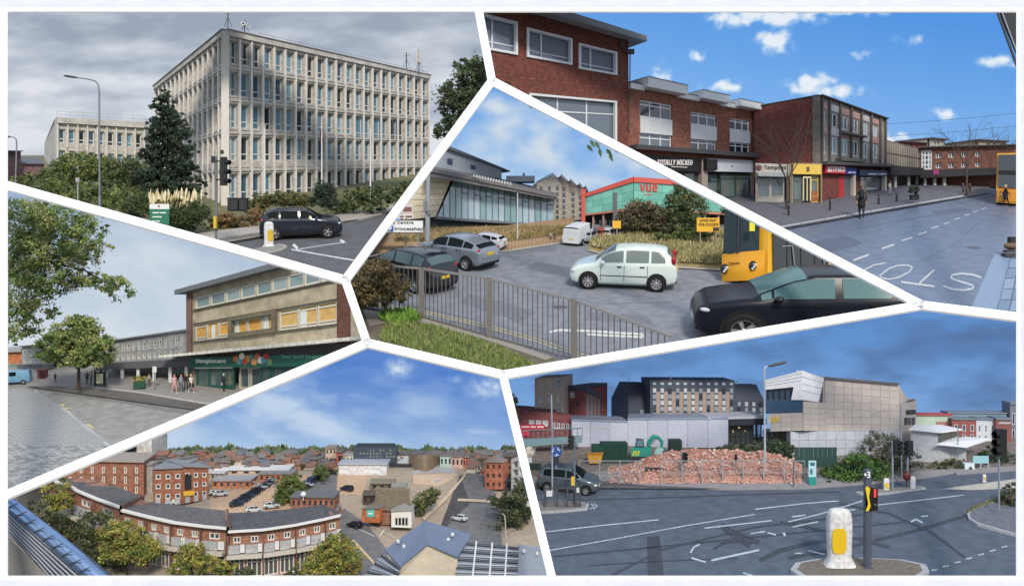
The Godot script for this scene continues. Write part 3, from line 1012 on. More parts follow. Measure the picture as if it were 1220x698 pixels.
# ================= place 1: office block with ribbed concrete front
func place_1() -> void:
	var cl := [[120, 50, 150, 22, 0.5], [420, 60, 120, 30, 0.8], [60, 100, 120, 20, 0.6], [540, 70, 60, 20, 0.5]]
	sky(175.0, [0, 5, 600, 300], func(x, y):
		var t := fbm(x * 0.7, y * 2.2, 1.0)
		var c := mix3(C(156, 168, 186), C(222, 227, 233), t * 0.9 - 0.25 + (y - 40) / 190.0 + blobs(x, y, cl) * 0.35)
		return c)
	var m := MB.new()
	sheet(m, [[-20, 345], [620, 345], [620, 185], [-20, 185]], 0.0)
	struct("ground", m, mat(C(112, 112, 82), 0.95, "stain", 0.05))
	m = MB.new()
	sheet(m, [[-20, 345], [620, 345], [620, 236], [470, 252], [300, 287], [245, 296], [-20, 352]], 0.012)
	struct("road", m, mat(C(92, 92, 96), 0.85, "asphalt", 0.12))
	m = MB.new()
	var lo := []
	var hi := []
	for q in [[150, 312], [258, 286], [340, 274], [430, 262], [480, 249], [480, 243], [420, 254], [330, 267], [240, 279], [150, 300]]:
		lo.append(g(q[0], q[1], -0.1)); hi.append(g(q[0], q[1], 0.14))
	m.prism(lo, hi)
	struct("pavement", m, mat(C(166, 160, 152), 0.9, "grain", 0.15))
	var wl := mat(C(222, 222, 218), 0.8, "stain", 0.4)
	m = MB.new()
	stroke(m, [[347, 297.5], [372, 302], [430, 312]], [1.3, 1.3, 1.4], 0.03)
	stroke(m, [[352, 298], [378, 293.5], [412, 289]], [0.8, 0.7], 0.034)
	stroke(m, [[349, 291.5], [354, 296.5]], [3.2], 0.038)
	stroke(m, [[405, 286.5], [410, 289]], [2.6], 0.038)
	solo("road_marking", "white painted lane lines on the grey road by the dark estate car", "road marking", m, wl)
	island("traffic_island", [[270, 307], [300, 299], [330, 292.5], [338, 293], [342, 295.5], [336, 298.5], [300, 306], [280, 311]], 0.15, mat(C(138, 136, 132), 0.9, "grain", 0.3), mat(C(170, 168, 162), 0.9, "grain", 0.3))
	# --- main block
	var zc := 110.0
	var fr := fac(270.5, 247, 36, zc, 511, 226, 90, 140.0)
	var fl := fac(184.5, 240, 103, 136.0, 267, 247, 36, zc)
	var conc := mat(C(194, 189, 182), 0.9, "stain", 0.1)
	var rib := mat(C(224, 220, 214), 0.85, "smooth", 0.25)
	var spand := mat(C(190, 185, 178), 0.95, "stain", 0.22)
	var b := thing("office_block", "five storey ribbed concrete office block with rows of narrow teal windows", "building", fr.a)
	var glass := [mat(C(84, 128, 152), 0.06, "", 0.1, 0.0, 0.8), mat(C(56, 90, 112), 0.05, "", 0.1, 0.0, 0.8), mat(C(114, 156, 178), 0.07, "", 0.1, 0.0, 0.8), mat(C(28, 42, 50), 0.05, "", 0.1, 0.0, 0.8)]
	var fwhite := mat(C(208, 210, 208), 0.6)
	var rows := [[0.04, 0.19], [0.262, 0.405], [0.45, 0.59], [0.635, 0.772], [0.82, 0.95]]
	for q in [[fr, 21, 0], [fl, 15, 1]]:
		var f: Fac = q[0]
		var n: int = q[1]
		var holes := []
		for r in 5:
			for i in n:
				var wide: bool = q[2] == 0 and r == 2 and i >= 12 and i <= 17
				if wide and i % 2 == 1: continue
				var u0 := (i + 0.13) / n
				var u1 := (i + (1.87 if wide else 0.87)) / n
				var v0: float = rows[r][0] - (0.035 if wide else 0.0)
				holes.append([u0, v0, u1, rows[r][1]])
		m = MB.new()
		wall(m, f, holes, 0.6)
		part(b, "wall", m, spand)
		for h in holes:
			var gm: Material = glass[rng.randi() % 4]
			window(b, f, h, 0.5, gm, fwhite, 2 if h[2] - h[0] > 1.2 / n else 1, [0.28], 0.13)
		for i in n + 1:
			m = MB.new()
			var uc := float(i) / n
			var hw := 0.075 / n
			fbox(m, f, maxf(uc - hw, 0.0), 0.0, minf(uc + hw, 1.0), 0.965, 0.0, 0.14)
			part(b, "rib", m, rib)
		for r in 4:
			for i in n:
				m = MB.new()
				var va: float = rows[r][1] + 0.012
				fbox(m, f, (i + 0.1) / n, va, (i + 0.9) / n, va + 0.012, 0.0, 0.14)
				fbox(m, f, (i + 0.13) / n, va + 0.022, (i + 0.87) / n, rows[r + 1][0] - 0.008, 0.0, 0.08)
				part(b, "spandrel_panel", m, spand)
		m = MB.new()
		fbox(m, f, 0.0, 0.968, 1.0, 1.0, -0.5, 0.3)
		part(b, "parapet", m, conc)
		m = MB.new()
		fbox(m, f, -0.004, 1.0, 1.004, 1.006, -0.5, 0.4)
		part(b, "coping", m, mat(C(120, 116, 112), 0.9, "grain", 0.2))
	m = MB.new()
	m.prism([P(263, 247.5, zc - 0.6), P(272.5, 247.5, zc - 0.8), P(272.5, 247.5, zc + 1.6), P(263, 247.5, zc + 1.6)], [P(263, 36, zc - 0.6), P(272.5, 36, zc - 0.8), P(272.5, 36, zc + 1.6), P(263, 36, zc + 1.6)])
	part(b, "corner_pier", m, rib)
	m = MB.new()
	var back := P(330, 92, 165)
	m.prism([fl.p(0, 0, -0.9), fl.p(0.985, 0, -0.9), fr.p(0.01, 0, -0.9), fr.p(1, 0, -0.9), Vector3(back.x, fr.b.y, back.z)], [fl.p(0, 0.99, -0.9), fl.p(0.985, 0.99, -0.9), fr.p(0.01, 0.99, -0.9), fr.p(1, 0.99, -0.9), Vector3(back.x, fr.c.y, back.z)])
	part(b, "core", m, conc)
	m = MB.new()
	for i in 15:
		var u := lerpf(0.12, 0.98, i / 14.0)
		m.bar(fr.p(u, 1.0, 0.3), fr.p(u, 1.022, 0.3), 0.05)
	for i in 14:
		m.bar(fr.p(lerpf(0.12, 0.98, i / 14.0), 1.021, 0.3), fr.p(lerpf(0.12, 0.98, (i + 1) / 14.0), 1.021, 0.3), 0.05)
	part(b, "roof_railing", m, mat(C(150, 155, 160), 0.5))
	# masts on the roof
	for q in [["tall antenna mast with white panels on the roof corner", 271, 30, 9, 111.0], ["round dish antennas on the roof edge beside the corner mast", 291, 34, 24, 113.0], ["thin whip antenna cluster at the far roof end", 484, 79, 62, 136.0], ["bulky panel antenna mast at the far roof end", 499, 83, 59, 137.0]]:
		var a := thing("roof_antenna", q[0], "antenna", P(q[1], q[2], q[4]))
		var k: float = q[4] / F
		m = MB.new()
		post(m, q[1], q[2] + 4, q[3], q[4], 0.7)
		m.bar(P(q[1] - 4, q[2] + 2, q[4]), P(q[1], (q[2] + q[3]) / 2, q[4]), 0.06)
		m.bar(P(q[1] + 5, q[2] + 3, q[4]), P(q[1], (q[2] + q[3]) / 2, q[4]), 0.06)
		part(a, "mast", m, mat(C(90, 94, 100), 0.5))
		if q[1] == 291:
			for d in [[289, 28, 2.6], [295, 30.5, 2.2], [285, 31, 1.6]]:
				m = MB.new()
				m.lathe(P(d[0], d[1], q[4] - 0.6), Vector3(0.3, 0.1, 0.95).normalized(), [[0.01, -0.1], [d[2] * k, 0.08], [d[2] * k, 0.12], [0.01, 0.0]], 14)
				part(a, "dish", m, mat(C(205, 208, 210), 0.6))
		else:
			for d in ([-2.5, 1.5, 3.0] if q[1] != 499 else [-2.0, 0.5, 2.6]):
				m = MB.new()
				var hgt := 7.0 if q[1] != 499 else 15.0
				if q[1] == 484: hgt = 4.0
				m.cbox(P(q[1] + d, q[3] + hgt * 0.55, q[4] - 0.2), Vector3(1.7 * k, hgt * k, 0.25))
				part(a, "panel_antenna", m, mat(C(188, 184, 184), 0.7))
	# flag poles
	for q in [[315, 240, 150, 102.0, "white flagpole before the concrete front, no flag, by the traffic lights"], [383, 236, 148, 104.0, "white flagpole with a limp red and blue flag"], [441, 233, 150, 106.0, "white flagpole before the wide windows, no flag"]]:
		var t := thing("flagpole", q[4], "flagpole", P(q[0], q[1], q[3]))
		m = MB.new()
		m.tube([P(q[0], q[1] + 4, q[3]), P(q[0], q[2], q[3])], [0.09, 0.05], 7)
		part(t, "pole", m, mat(C(225, 225, 222), 0.4))
		m = MB.new()
		m.ball(P(q[0], q[2], q[3]), Vector3(0.12, 0.12, 0.12))
		part(t, "finial", m, mat(C(200, 190, 150), 0.4))
		if q[0] == 383:
			var fr2 := []
			for i in 6:
				var line := []
				for k in 5: line.append(P(383.3 - k * 0.55 + sin(i * 1.3 + k) * 0.3, 152 + i * 3.0 + k * 0.8, q[3] - 0.1 * sin(k * 2.1 + i)))
				fr2.append(line)
			m = MB.new()
			m.grid(fr2, false, P(383, 160, q[3] + 5))
			part(t, "flag", m, mat(C(112, 50, 84), 0.9))
	# --- lower block behind
	var f2 := fac(66.5, 214, 140, 138.0, 172, 222, 146, 146.0)
	var f3 := fac(52, 210, 171, 158.0, 66.5, 214, 140, 138.0)
	b = thing("lower_office_block", "lower two storey concrete block with roof railing behind the dark conifer", "building", f2.a)
	var holes := []
	for r in [[0.6, 0.82], [0.26, 0.48]]:
		for i in 9: holes.append([(i + 0.25) / 9.2, r[0], (i + 0.85) / 9.2, r[1]])
	m = MB.new()
	wall(m, f2, holes, 0.5)
	part(b, "wall", m, spand)
	for i in holes.size():
		window(b, f2, holes[i], 0.4, glass[rng.randi() % 4], fwhite, 1, [0.3], 0.14)
	for i in 10:
		m = MB.new()
		fbox(m, f2, (i + 0.02) / 9.2, 0.0, (i + 0.12) / 9.2, 0.9, 0.0, 0.3)
		part(b, "rib", m, rib)
	m = MB.new()
	m.prism([f3.a, f2.a, f2.p(0, 0, -0.9), f2.p(1, 0, -0.9), f3.a + Vector3(20, 0, -4)], [f3.d, f2.d, f2.p(0, 0.99, -0.9), f2.p(1, 0.99, -0.9), f3.d + Vector3(20, 0, -4)])
	part(b, "side_wall", m, conc)
	m = MB.new()
	fbox(m, f2, 0.0, 0.91, 1.0, 1.0, -0.3, 0.5)
	part(b, "parapet", m, conc)
	m = MB.new()
	for i in 8: m.bar(f2.p(i / 7.0, 1.0, 0.2), f2.p(i / 7.0, 1.1, 0.2), 0.05)
	for v in [1.05, 1.1]: m.bar(f2.p(0, v, 0.2), f2.p(1, v, 0.2), 0.05)
	part(b, "roof_railing", m, mat(C(165, 170, 175), 0.5))
	# far left brick houses
	for q in [[8, 24, 219, 180, 122.0, C(94, 74, 78), "dark brown brick flats at the far end of the hedge"], [21, 52, 219, 195, 126.0, C(142, 114, 116), "pinkish brick terrace with grey slate roof beyond the hedge"]]:
		var f := fac(q[0] - 8, q[2], q[3], q[4], q[1], q[2], q[3] + 0.5, q[4] + 4)
		b = thing("brick_building", q[6], "building", f.a)
		var hs := [[0.62, 0.15, 0.72, 0.4], [0.8, 0.15, 0.9, 0.4]] if q[0] == 21 else [[0.7, 0.3, 0.8, 0.5]]
		m = MB.new()
		wall(m, f, hs, 0.3)
		m.prism([f.p(0, 0, -0.4), f.p(1, 0, -0.4), f.p(1, 0, -6), f.p(0, 0, -6)], [f.p(0, 1, -0.4), f.p(1, 1, -0.4), f.p(1, 1, -6), f.p(0, 1, -6)])
		part(b, "wall", m, mat(q[5], 0.9, "brick", 0.35))
		for h in hs: window(b, f, h, 0.25, glass[3], fwhite, 2, [], 0.1)
		m = MB.new()
		m.prism([f.p(0, 1, 0.3), f.p(1, 1, 0.3), f.p(1, 1, -6), f.p(0, 1, -6)], [f.p(0, 1.0 + (0.4 if q[0] == 21 else 0.03), -1.5 if q[0] == 21 else 0.3), f.p(1, 1.0 + (0.4 if q[0] == 21 else 0.03), -1.5 if q[0] == 21 else 0.3), f.p(1, 1.02, -6), f.p(0, 1.02, -6)])
		part(b, "roof", m, mat(C(98, 104, 112), 0.9, "grain", 0.3))
	# --- planting
	var dk := [C(48, 66, 54), C(58, 76, 60), C(42, 58, 50), C(68, 86, 64)]
	var cb := []
	for i in 17:
		var s := i / 16.0
		var w := lerpf(3.0, 45.0, pow(s, 0.65))
		var y := lerpf(111, 232, s)
		cb.append([199 + sin(i * 2.3) * w * 0.25 + s * 1.0, y, w * R(0.75, 1.05), 8.0])
		if w > 12: cb.append([199 + cos(i * 1.7) * w * 0.7, y + 3, w * 0.45, 7.0])
	tree("tall dark green conifer at the left corner of the office block", cb, 104.0, 2.4, 22000, 3.4, dk, [[[199, 244, 2.4], [199, 180, 1.7], [199, 112, 0.5]]])
	var olive := [C(116, 128, 70), C(98, 114, 62), C(134, 144, 80), C(80, 96, 56)]
	var hedge := [C(76, 92, 56), C(90, 106, 64), C(64, 80, 52), C(108, 114, 70)]
	tree("rounded yellow green tree in front of the lower block", [[96, 200, 34, 16], [70, 210, 24, 16], [124, 203, 22, 16], [110, 192, 16, 8]], 112.0, 2.5, 5200, 3.6, olive, [[[98, 232, 1.6], [98, 214, 1.3], [95, 196, 0.6]], [[98, 218, 1.0], [118, 204, 0.5]]])
	tree("dark green shrub tree between the yellow tree and the conifer", [[150, 205, 24, 18], [165, 220, 18, 16], [140, 215, 18, 14]], 110.0, 2.0, 3800, 3.2, hedge, [[[150, 238, 1.5], [150, 205, 0.7]]])
	bush("low thin scrub at the end of the hedge by the brick flats", [[36, 212, 14, 9], [20, 216, 10, 6]], 120.0, 1.2, 900, 3.0, olive)
	bush("long clipped hedge below the yellow green tree", [[60, 225, 26, 12], [100, 232, 30, 14], [140, 236, 26, 14], [84, 238, 22, 10]], 100.0, 1.6, 5600, 3.2, olive)
	bush("dark hedge under the conifer beside the green sign", [[165, 247, 20, 14], [145, 250, 16, 10], [180, 236, 14, 10]], 97.0, 1.5, 3800, 3.0, hedge)
	bush("leafy bush beside the green sign", [[218, 262, 18, 15], [235, 256, 16, 13], [206, 258, 10, 10], [205, 270, 14, 9]], 91.5, 1.3, 4800, 3.0, [C(66, 82, 44), C(80, 94, 50), C(52, 68, 40)])
	bush("dry brown shrubs along the pavement before the entrance", [[272, 262, 16, 8], [290, 264, 16, 8], [262, 268, 14, 7], [305, 256, 12, 8], [252, 272, 12, 6]], 95.5, 1.0, 3600, 2.8, [C(142, 112, 78), C(120, 100, 66), C(96, 92, 56), C(158, 126, 92)])
	bush("green and straw shrubs at the foot of the concrete front", [[312, 240, 16, 10], [330, 236, 14, 9], [345, 238, 12, 10], [300, 246, 14, 9], [362, 240, 12, 9]], 101.0, 1.2, 4200, 3.0, [C(88, 98, 58), C(132, 116, 74), C(70, 84, 50), C(106, 104, 64)])
	bush("round dark bush standing taller before the ribbed front", [[387, 228, 12, 14], [382, 238, 14, 10], [393, 238, 10, 10]], 99.0, 1.2, 2600, 3.0, dk)
	bush("long low hedge in front of the office block", [[420, 240, 22, 10], [448, 238, 20, 9], [472, 236, 14, 9], [400, 246, 14, 8], [440, 247, 24, 6], [430, 231, 24, 8], [462, 228, 22, 8], [488, 223, 18, 8]], 103.0, 1.4, 6200, 2.8, hedge)
	var pg := thing("pampas_grass", "pale cream pampas grass plumes behind the green sign", "plant", P(205, 250, 93.0))
	for i in 46:
		var x := R(176, 240)
		var y := R(222, 232) + absf(x - 207) * 0.08
		m = MB.new()
		var l := R(-4, 4)
		m.tube([P(x - l, 248, 93 + R(-0.5, 0.5)), P(x - l * 0.3, y + 12, 93), P(x, y + 6, 93), P(x + l * 0.3, y, 93)], [0.02, 0.05, R(0.1, 0.16), 0.02], 5)
		part(pg, "plume", m, mat([C(218, 204, 166), C(196, 180, 140), C(230, 218, 184)][i % 3], 0.95))
	m = MB.new()
	leaf_mb(m, [[200, 245, 24, 8], [225, 244, 18, 8]], 93.0, 0.6, 900, 3.6, [C(130, 128, 80), C(100, 106, 62)])
	part(pg, "foliage", m, leafmat(), "", false)
	tree("broad leaf tree with dark crown at the right end of the block", [[562, 88, 22, 18], [545, 112, 24, 16], [565, 120, 22, 22], [532, 128, 14, 9], [540, 146, 16, 14], [525, 158, 10, 10], [572, 76, 12, 8], [550, 75, 10, 6]], 96.0, 2.4, 7600, 4.2, [C(66, 82, 56), C(80, 96, 62), C(56, 70, 52), C(96, 108, 70)], [[[572, 190, 2.5], [566, 150, 2.0], [556, 110, 1.4], [548, 80, 0.5]], [[566, 150, 1.2], [540, 135, 0.8], [528, 128, 0.3]], [[558, 112, 1.0], [576, 90, 0.4]], [[560, 165, 1.0], [540, 150, 0.4]]])
	# --- street things
	lamp_post("street_lamp", "tall grey street lamp with long curved arm in the hedge", [[118, 250], [117.5, 110], [116.5, 101], [113, 96.5], [106, 94.5], [92, 92.5]], 96.0, 1.1, [92, 92.5, 75, 90])
	lamp_post("street_lamp", "short grey street lamp at the far end of the hedge", [[17.5, 222], [19, 172], [18.5, 166], [16, 163.5], [12, 163]], 118.0, 0.9, [12, 163, 5, 162.5])
	var t := thing("camera_post", "thin post with a small grey box standing in the hedge", "post", P(92, 240, 97.0))
	m = MB.new(); post(m, 92, 244, 216, 97.0, 0.8)
	part(t, "pole", m, mat(C(160, 162, 165), 0.5))
	m = MB.new(); m.cbox(P(92, 214.5, 97), Vector3(0.3, 0.42, 0.3))
	part(t, "box", m, mat(C(176, 172, 176), 0.6))
	t = thing("information_sign", "green information sign with white header beside the hedge", "sign", P(189, 272, 89.0))
	var fs := fac(177.5, 268, 243, 89.0, 201, 268.5, 243, 89.5)
	m = MB.new(); fbox(m, fs, 0, -0.3, 1, 0.76, -0.15, 0.0)
	part(t, "board", m, mat(C(24, 112, 82), 0.5))
	m = MB.new(); fbox(m, fs, 0, 0.763, 1, 1.0, -0.15, 0.0)
	part(t, "header", m, mat(C(226, 230, 230), 0.5))
	text(t, "~xxxxxxx xxxxxxx", fs, 181, 252, 197, 254.2, 0.0, mat(C(222, 232, 226), 0.5))
	text(t, "~xxxxxxxxx", fs, 181, 257, 192, 259, 0.0, mat(C(222, 232, 226), 0.5))
	text(t, "~xxx xxxx", fs, 181, 262, 190, 264, 0.0, mat(C(222, 232, 226), 0.5))
	m = MB.new(); fbox(m, fs, 0.42, 0.85, 0.52, 0.94, 0.0, 0.02)
	part(t, "crest", m, mat(C(170, 50, 60), 0.5))
	t = thing("traffic_light", "black three lamp traffic light on a grey pole by the verge", "traffic light", P(257, 288, 84.0))
	m = MB.new(); post(m, 257, 290, 186, 84.0, 1.5)
	part(t, "pole", m, mat(C(112, 114, 118), 0.5, "smooth", 0.5))
	m = MB.new()
	m.cbox(P(266, 204, 83.8), Vector3(0.5, 2.35, 0.45))
	m.cbox(P(261, 192, 83.9), Vector3(0.6, 0.1, 0.1)); m.cbox(P(261, 214, 83.9), Vector3(0.6, 0.1, 0.1))
	part(t, "head", m, mat(C(24, 25, 28), 0.5))
	for y in [193, 204, 215]:
		m = MB.new()
		m.lathe(P(268, y, 83.7), Vector3(0.86, -0.15, 0.5).normalized(), [[0.19, 0.0], [0.2, 0.1], [0.2, 0.5], [0.17, 0.5], [0.17, 0.0]], 12)
		part(t, "hood", m, mat(C(20, 20, 23), 0.5))
	m = MB.new()
	m.cbox(P(253.5, 190, 83.9), Vector3(0.28, 0.55, 0.3)); m.cbox(P(264, 181, 83.9), Vector3(0.22, 0.3, 0.3))
	part(t, "sensor", m, mat(C(40, 42, 45), 0.5))
	m = MB.new(); m.cbox(P(256, 265, 83.7), Vector3(0.24, 1.0, 0.3))
	part(t, "push_button_box", m, mat(C(206, 180, 46), 0.5))
	bollard("white and yellow keep left bollard on the island by the dark estate car", 320, 295, 31, 11.5, C(206, 172, 44), 0.45)
	t = thing("utility_cabinet", "low black cabinet among the dry shrubs", "cabinet", P(285, 252, 97.0))
	m = MB.new(); m.cbox(P(283, 244, 98), Vector3(1.9, 1.2, 0.6)); m.cbox(P(283, 236.5, 98), Vector3(2.0, 0.1, 0.7))
	part(t, "case", m, mat(C(38, 40, 44), 0.6))
	m = MB.new(); m.cbox(P(280, 244, 97.65), Vector3(0.7, 0.9, 0.03)); m.cbox(P(287, 244, 97.65), Vector3(0.7, 0.9, 0.03))
	part(t, "door", m, mat(C(46, 48, 52), 0.6))
	var zs := gz(282.0)
	car("estate_car", "dark navy estate car passing the concrete office block", "car", SUV, P(359, 281.5, zs) + Vector3(0, 0.02, 0), deg_to_rad(12), 4.6, 99.0 / 4.75 * 0 + 1.58, mat(C(44, 50, 64), 0.15, "", 0.1, 0.3, 0.7), {"wheel": 0.36, "spokes": 5, "tilt": atan(gslope())})

# ================= place 2: shopping street with brick fronts under a blue sky
func shopfront(b: Node3D, f: Fac, x0: float, x1: float, yt: float, yb: float, stall: float, frm: Material, glass: Material, doorat := -1.0) -> void:
	# a recessed shop window between two piers: glass bays, door, stall riser
	var q := rect_uv(f, x0, yt, x1, yb)
	var m := MB.new()
	fbox(m, f, q[0], q[1] - 0.05, q[2], q[1] + stall, -0.9, -0.35)
	part(b, "stall_riser", m, frm)
	m = MB.new()
	fbox(m, f, q[0], q[1] - 0.05, q[2], q[3], -1.6, -1.3)
	part(b, "shop_interior", m, mat(C(126, 120, 112), 0.9, "stain", 0.4))
	for i in 9:
		m = MB.new()
		var u := lerpf(q[0], q[2], R(0.06, 0.94))
		var hh := R(0.25, 0.6)
		fbox(m, f, u - 0.006, q[1] + stall, u + 0.006, q[1] + stall + (q[3] - q[1]) * hh, -1.25, -1.1)
		part(b, "display_item", m, mat([C(150, 60, 60), C(60, 90, 120), C(170, 160, 140), C(70, 110, 80), C(190, 150, 70)][i % 5], 0.8))
	var nb := maxi(1, int((x1 - x0) / 16.0))
	for i in nb:
		var u0 := lerpf(q[0], q[2], float(i) / nb)
		var u1 := lerpf(q[0], q[2], float(i + 1) / nb)
		var isdoor := doorat >= 0 and absf((i + 0.5) / nb - doorat) < 0.5 / nb
		window(b, f, [u0, q[1] - (0.04 if isdoor else -stall), u1, q[3]], 0.4 if not isdoor else 0.8, glass, frm, 1, [0.8], 0.12, "door" if isdoor else "shop_window")
func sign_band(b: Node3D, f: Fac, pts: Array, o: float, col: Color, called := "sign_board") -> MeshInstance3D:
	var m := MB.new()
	fpoly(m, f, pts, -0.05, o)
	return part(b, called, m, mat(col, 0.5))
func clearglass(a := 0.22, tint := Color(0.55, 0.65, 0.68)) -> StandardMaterial3D:
	var key := "cg%s%s" % [a, tint]
	if mats.has(key): return mats[key]
	var m := StandardMaterial3D.new()
	m.albedo_color = Color(tint.r, tint.g, tint.b, a)
	m.transparency = BaseMaterial3D.TRANSPARENCY_ALPHA
	m.roughness = 0.03
	mats[key] = m
	return m
func place_2() -> void:
	var cl := [[920, 22, 60, 12, 0.9], [870, 25, 34, 13, 0.8], [1000, 16, 70, 8, 0.7], [922, 50, 22, 15, 0.95], [830, 68, 10, 10, 0.55], [862, 104, 26, 8, 0.75], [966, 102, 30, 14, 0.95], [990, 110, 40, 10, 0.7], [1122, 138, 18, 8, 0.75], [1185, 76, 26, 9, 0.7], [1080, 50, 20, 8, 0.4], [1025, 67, 16, 7, 0.45], [1065, 165, 30, 8, 0.6], [790, 90, 20, 16, 0.35]]
	sky(180.0, [560, 0, 1230, 260], func(x, y):
		var c := mix3(C(86, 150, 226), C(146, 192, 242), y / 190.0 + (900 - x) / 1500.0)
		var t := fbm(x + 300, y * 1.3, 4.5)
		return mix3(c, C(238, 243, 248), smoothstep(0.08, 0.95, blobs(x, y, cl) * 1.15 + (t - 0.5) * 0.7 * minf(1.0, blobs(x, y, cl) * 4.0)) * 0.95))
	var m := MB.new()
	sheet(m, [[700, 385], [1240, 385], [1240, 206], [700, 206]], 0.0)
	struct("road", m, mat(C(104, 116, 138), 0.36, "asphalt", 0.1, 0.0, 0.5))
	m = MB.new()
	var lo := []
	var hi := []
	for q in [[720, 312], [936, 271], [1010, 258], [1080, 246.5], [1150, 236], [1180, 231], [1180, 222], [720, 222]]:
		lo.append(g(q[0], q[1], -0.1)); hi.append(g(q[0], q[1], 0.14))
	m.prism(lo, hi)
	var pav := struct("pavement", m, mat(C(98, 98, 106), 0.75, "grain", 0.12))
	m = MB.new()
	for i in 14:
		var a := Vector2(lerpf(760, 1150, i / 14.0), 0)
		var b := Vector2(lerpf(760, 1150, (i + 0.97) / 14.0), 0)
		var y0 := func(x): return 304.0 - (x - 760.0) * 0.188 + (x - 760.0) * (x - 760.0) * 0.00003
		m.prism([g(a.x, y0.call(a.x), -0.05), g(b.x, y0.call(b.x), -0.05), g(b.x, y0.call(b.x) - 1.6, -0.05), g(a.x, y0.call(a.x) - 1.6, -0.05)], [g(a.x, y0.call(a.x), 0.16), g(b.x, y0.call(b.x), 0.16), g(b.x, y0.call(b.x) - 1.6, 0.16), g(a.x, y0.call(a.x) - 1.6, 0.16)])
	part(pav, "kerb", m, mat(C(170, 172, 178), 0.8, "grain", 0.3))
	m = MB.new()
	for q in [[[960, 290], [1010, 281], [1030, 290], [985, 302]], [[1110, 252], [1150, 247], [1158, 251], [1118, 257]]]: sheet(m, q, 0.008)
	stroke(m, [[1010, 275], [1080, 262], [1150, 250]], [0.8], 0.01); stroke(m, [[1100, 310], [1140, 290], [1170, 262]], [0.6], 0.01)
	struct("tarmac_patch", m, mat(C(88, 98, 118), 0.5, "asphalt", 0.3))
	m = MB.new(); m.lathe(g(1161, 295), Vector3(0, 1, gslope()).normalized(), [[0.6, 0.0], [0.6, 0.03], [0.01, 0.04]], 18)
	solo("manhole_cover", "round iron manhole cover in the bus street", "manhole cover", m, mat(C(84, 90, 102), 0.6, "grain", 1.0))
	var wl := mat(C(190, 194, 198), 0.75, "stain", 0.5)
	var mk := thing("lane_dashes", "row of white centre line dashes receding up the bus street", "road marking", g(1090, 282))
	for q in [[1017, 310.5, 1036, 303.5, 2.2], [1051, 296.5, 1066, 291.5, 2.0], [1075, 287, 1088, 283, 1.7], [1095, 279.5, 1105, 276.5, 1.5], [1110, 272.5, 1119, 269.5, 1.3], [1125, 267, 1132, 265, 1.1], [1138, 261.5, 1145, 259.5, 1.0], [1150, 257, 1156, 255, 0.9], [1160, 253, 1166, 251.2, 0.8], [1170, 249.5, 1176, 247.8, 0.7]]:
		m = MB.new(); stroke(m, [[q[0], q[1]], [q[2], q[3]]], [q[4]], 0.02)
		part(mk, "dash", m, wl)
	mk = thing("road_lettering", "large worn white letters of STOP painted upside down on the road", "road marking", g(1110, 335))
	m = MB.new()
	stroke(m, [[1048, 329], [1060, 320], [1070, 316.5], [1082, 316], [1088, 318.5], [1084, 324], [1072, 330.5], [1060, 333], [1052, 331.5], [1048, 329]], [1.7], 0.02)
	part(mk, "letter", m, wl); m = MB.new()
	stroke(m, [[1030, 322], [1042, 316], [1056, 313.5]], [1.6], 0.024)
	part(mk, "letter", m, wl); m = MB.new()
	stroke(m, [[1074, 336], [1114, 341.5]], [2.3], 0.02)
	stroke(m, [[1096, 338], [1114, 321.5]], [2.3], 0.024)
	part(mk, "letter", m, wl); m = MB.new()
	stroke(m, [[1170, 331], [1160, 327.5], [1146, 326], [1135, 328], [1134, 332], [1146, 336], [1160, 340], [1160, 344], [1150, 346], [1136, 345], [1124, 340.5]], [2.2], 0.02)
	part(mk, "letter", m, wl)
	# paved kerb and slabs at the right
	m = MB.new()
	sheet(m, [[1150, 385], [1186, 302], [1207, 302], [1188, 385]], 0.02)
	struct("drainage_channel", m, mat(C(130, 150, 176), 0.45, "grain", 0.3, 0.0, 0.5))
	m = MB.new()
	lo = []; hi = []
	for q in [[1186, 385], [1206, 306], [1240, 306], [1240, 385]]:
		lo.append(g(q[0], q[1], -0.1)); hi.append(g(q[0], q[1], 0.1))
	m.prism(lo, hi)
	var bed := struct("paved_edge", m, mat(C(86, 92, 102), 0.9, "grain", 0.3))
	for r in 6:
		for c in 3:
			var y0 := 310.0 + r * 11.5 + r * r * 0.25
			var y1 := y0 + 10.4 + r * 0.5
			var l := func(y): return 1205.0 - (y - 306.0) * 0.255
			var w := 11.0 + r * 0.9
			var q := [[l.call(y1) + c * w + 1, y1], [l.call(y1) + (c + 1) * w - 0.2, y1], [l.call(y0) + (c + 1) * w - 0.2, y0], [l.call(y0) + c * w + 1, y0]]
			var a := []
			var b := []
			for s in q:
				a.append(g(s[0], s[1], 0.1)); b.append(g(s[0], s[1], 0.13 + R(0, 0.02)))
			m = MB.new(); m.prism(a, b)
			part(bed, "paving_slab", m, mat([C(128, 148, 174), C(116, 136, 162), C(138, 156, 180)][(r + c) % 3], 0.6, "grain", 0.4))
	var glass := [mat(C(60, 66, 74), 0.04, "", 0.1, 0.0, 0.8), mat(C(96, 108, 122), 0.05, "", 0.1, 0.0, 0.8), mat(C(34, 38, 44), 0.04, "", 0.1, 0.0, 0.8), mat(C(150, 172, 186), 0.08, "", 0.1, 0.0, 0.8)]
	var white := mat(C(214, 220, 226), 0.6)
	# --- tall brick corner building
	var f := fac(555, 200, -10, 102.0, 749, 185, 47, 112.0)
	var b := thing("brick_corner_building", "dark red brick building with white framed windows and deep grey eaves", "building", f.a)
	var wins := [[572, 14, 616, 58, 2], [627, 31, 681, 68, 3], [689, 49.5, 734.5, 82, 3]]
	var holes := []
	for q in wins:
		var a := f.at(q[0], q[3])
		var c := f.at(q[2], q[1] + (q[2] - q[0]) * 0.285)
		holes.append([a.x, a.y, c.x, c.y])
	var lw0 := f.at(630, 162)
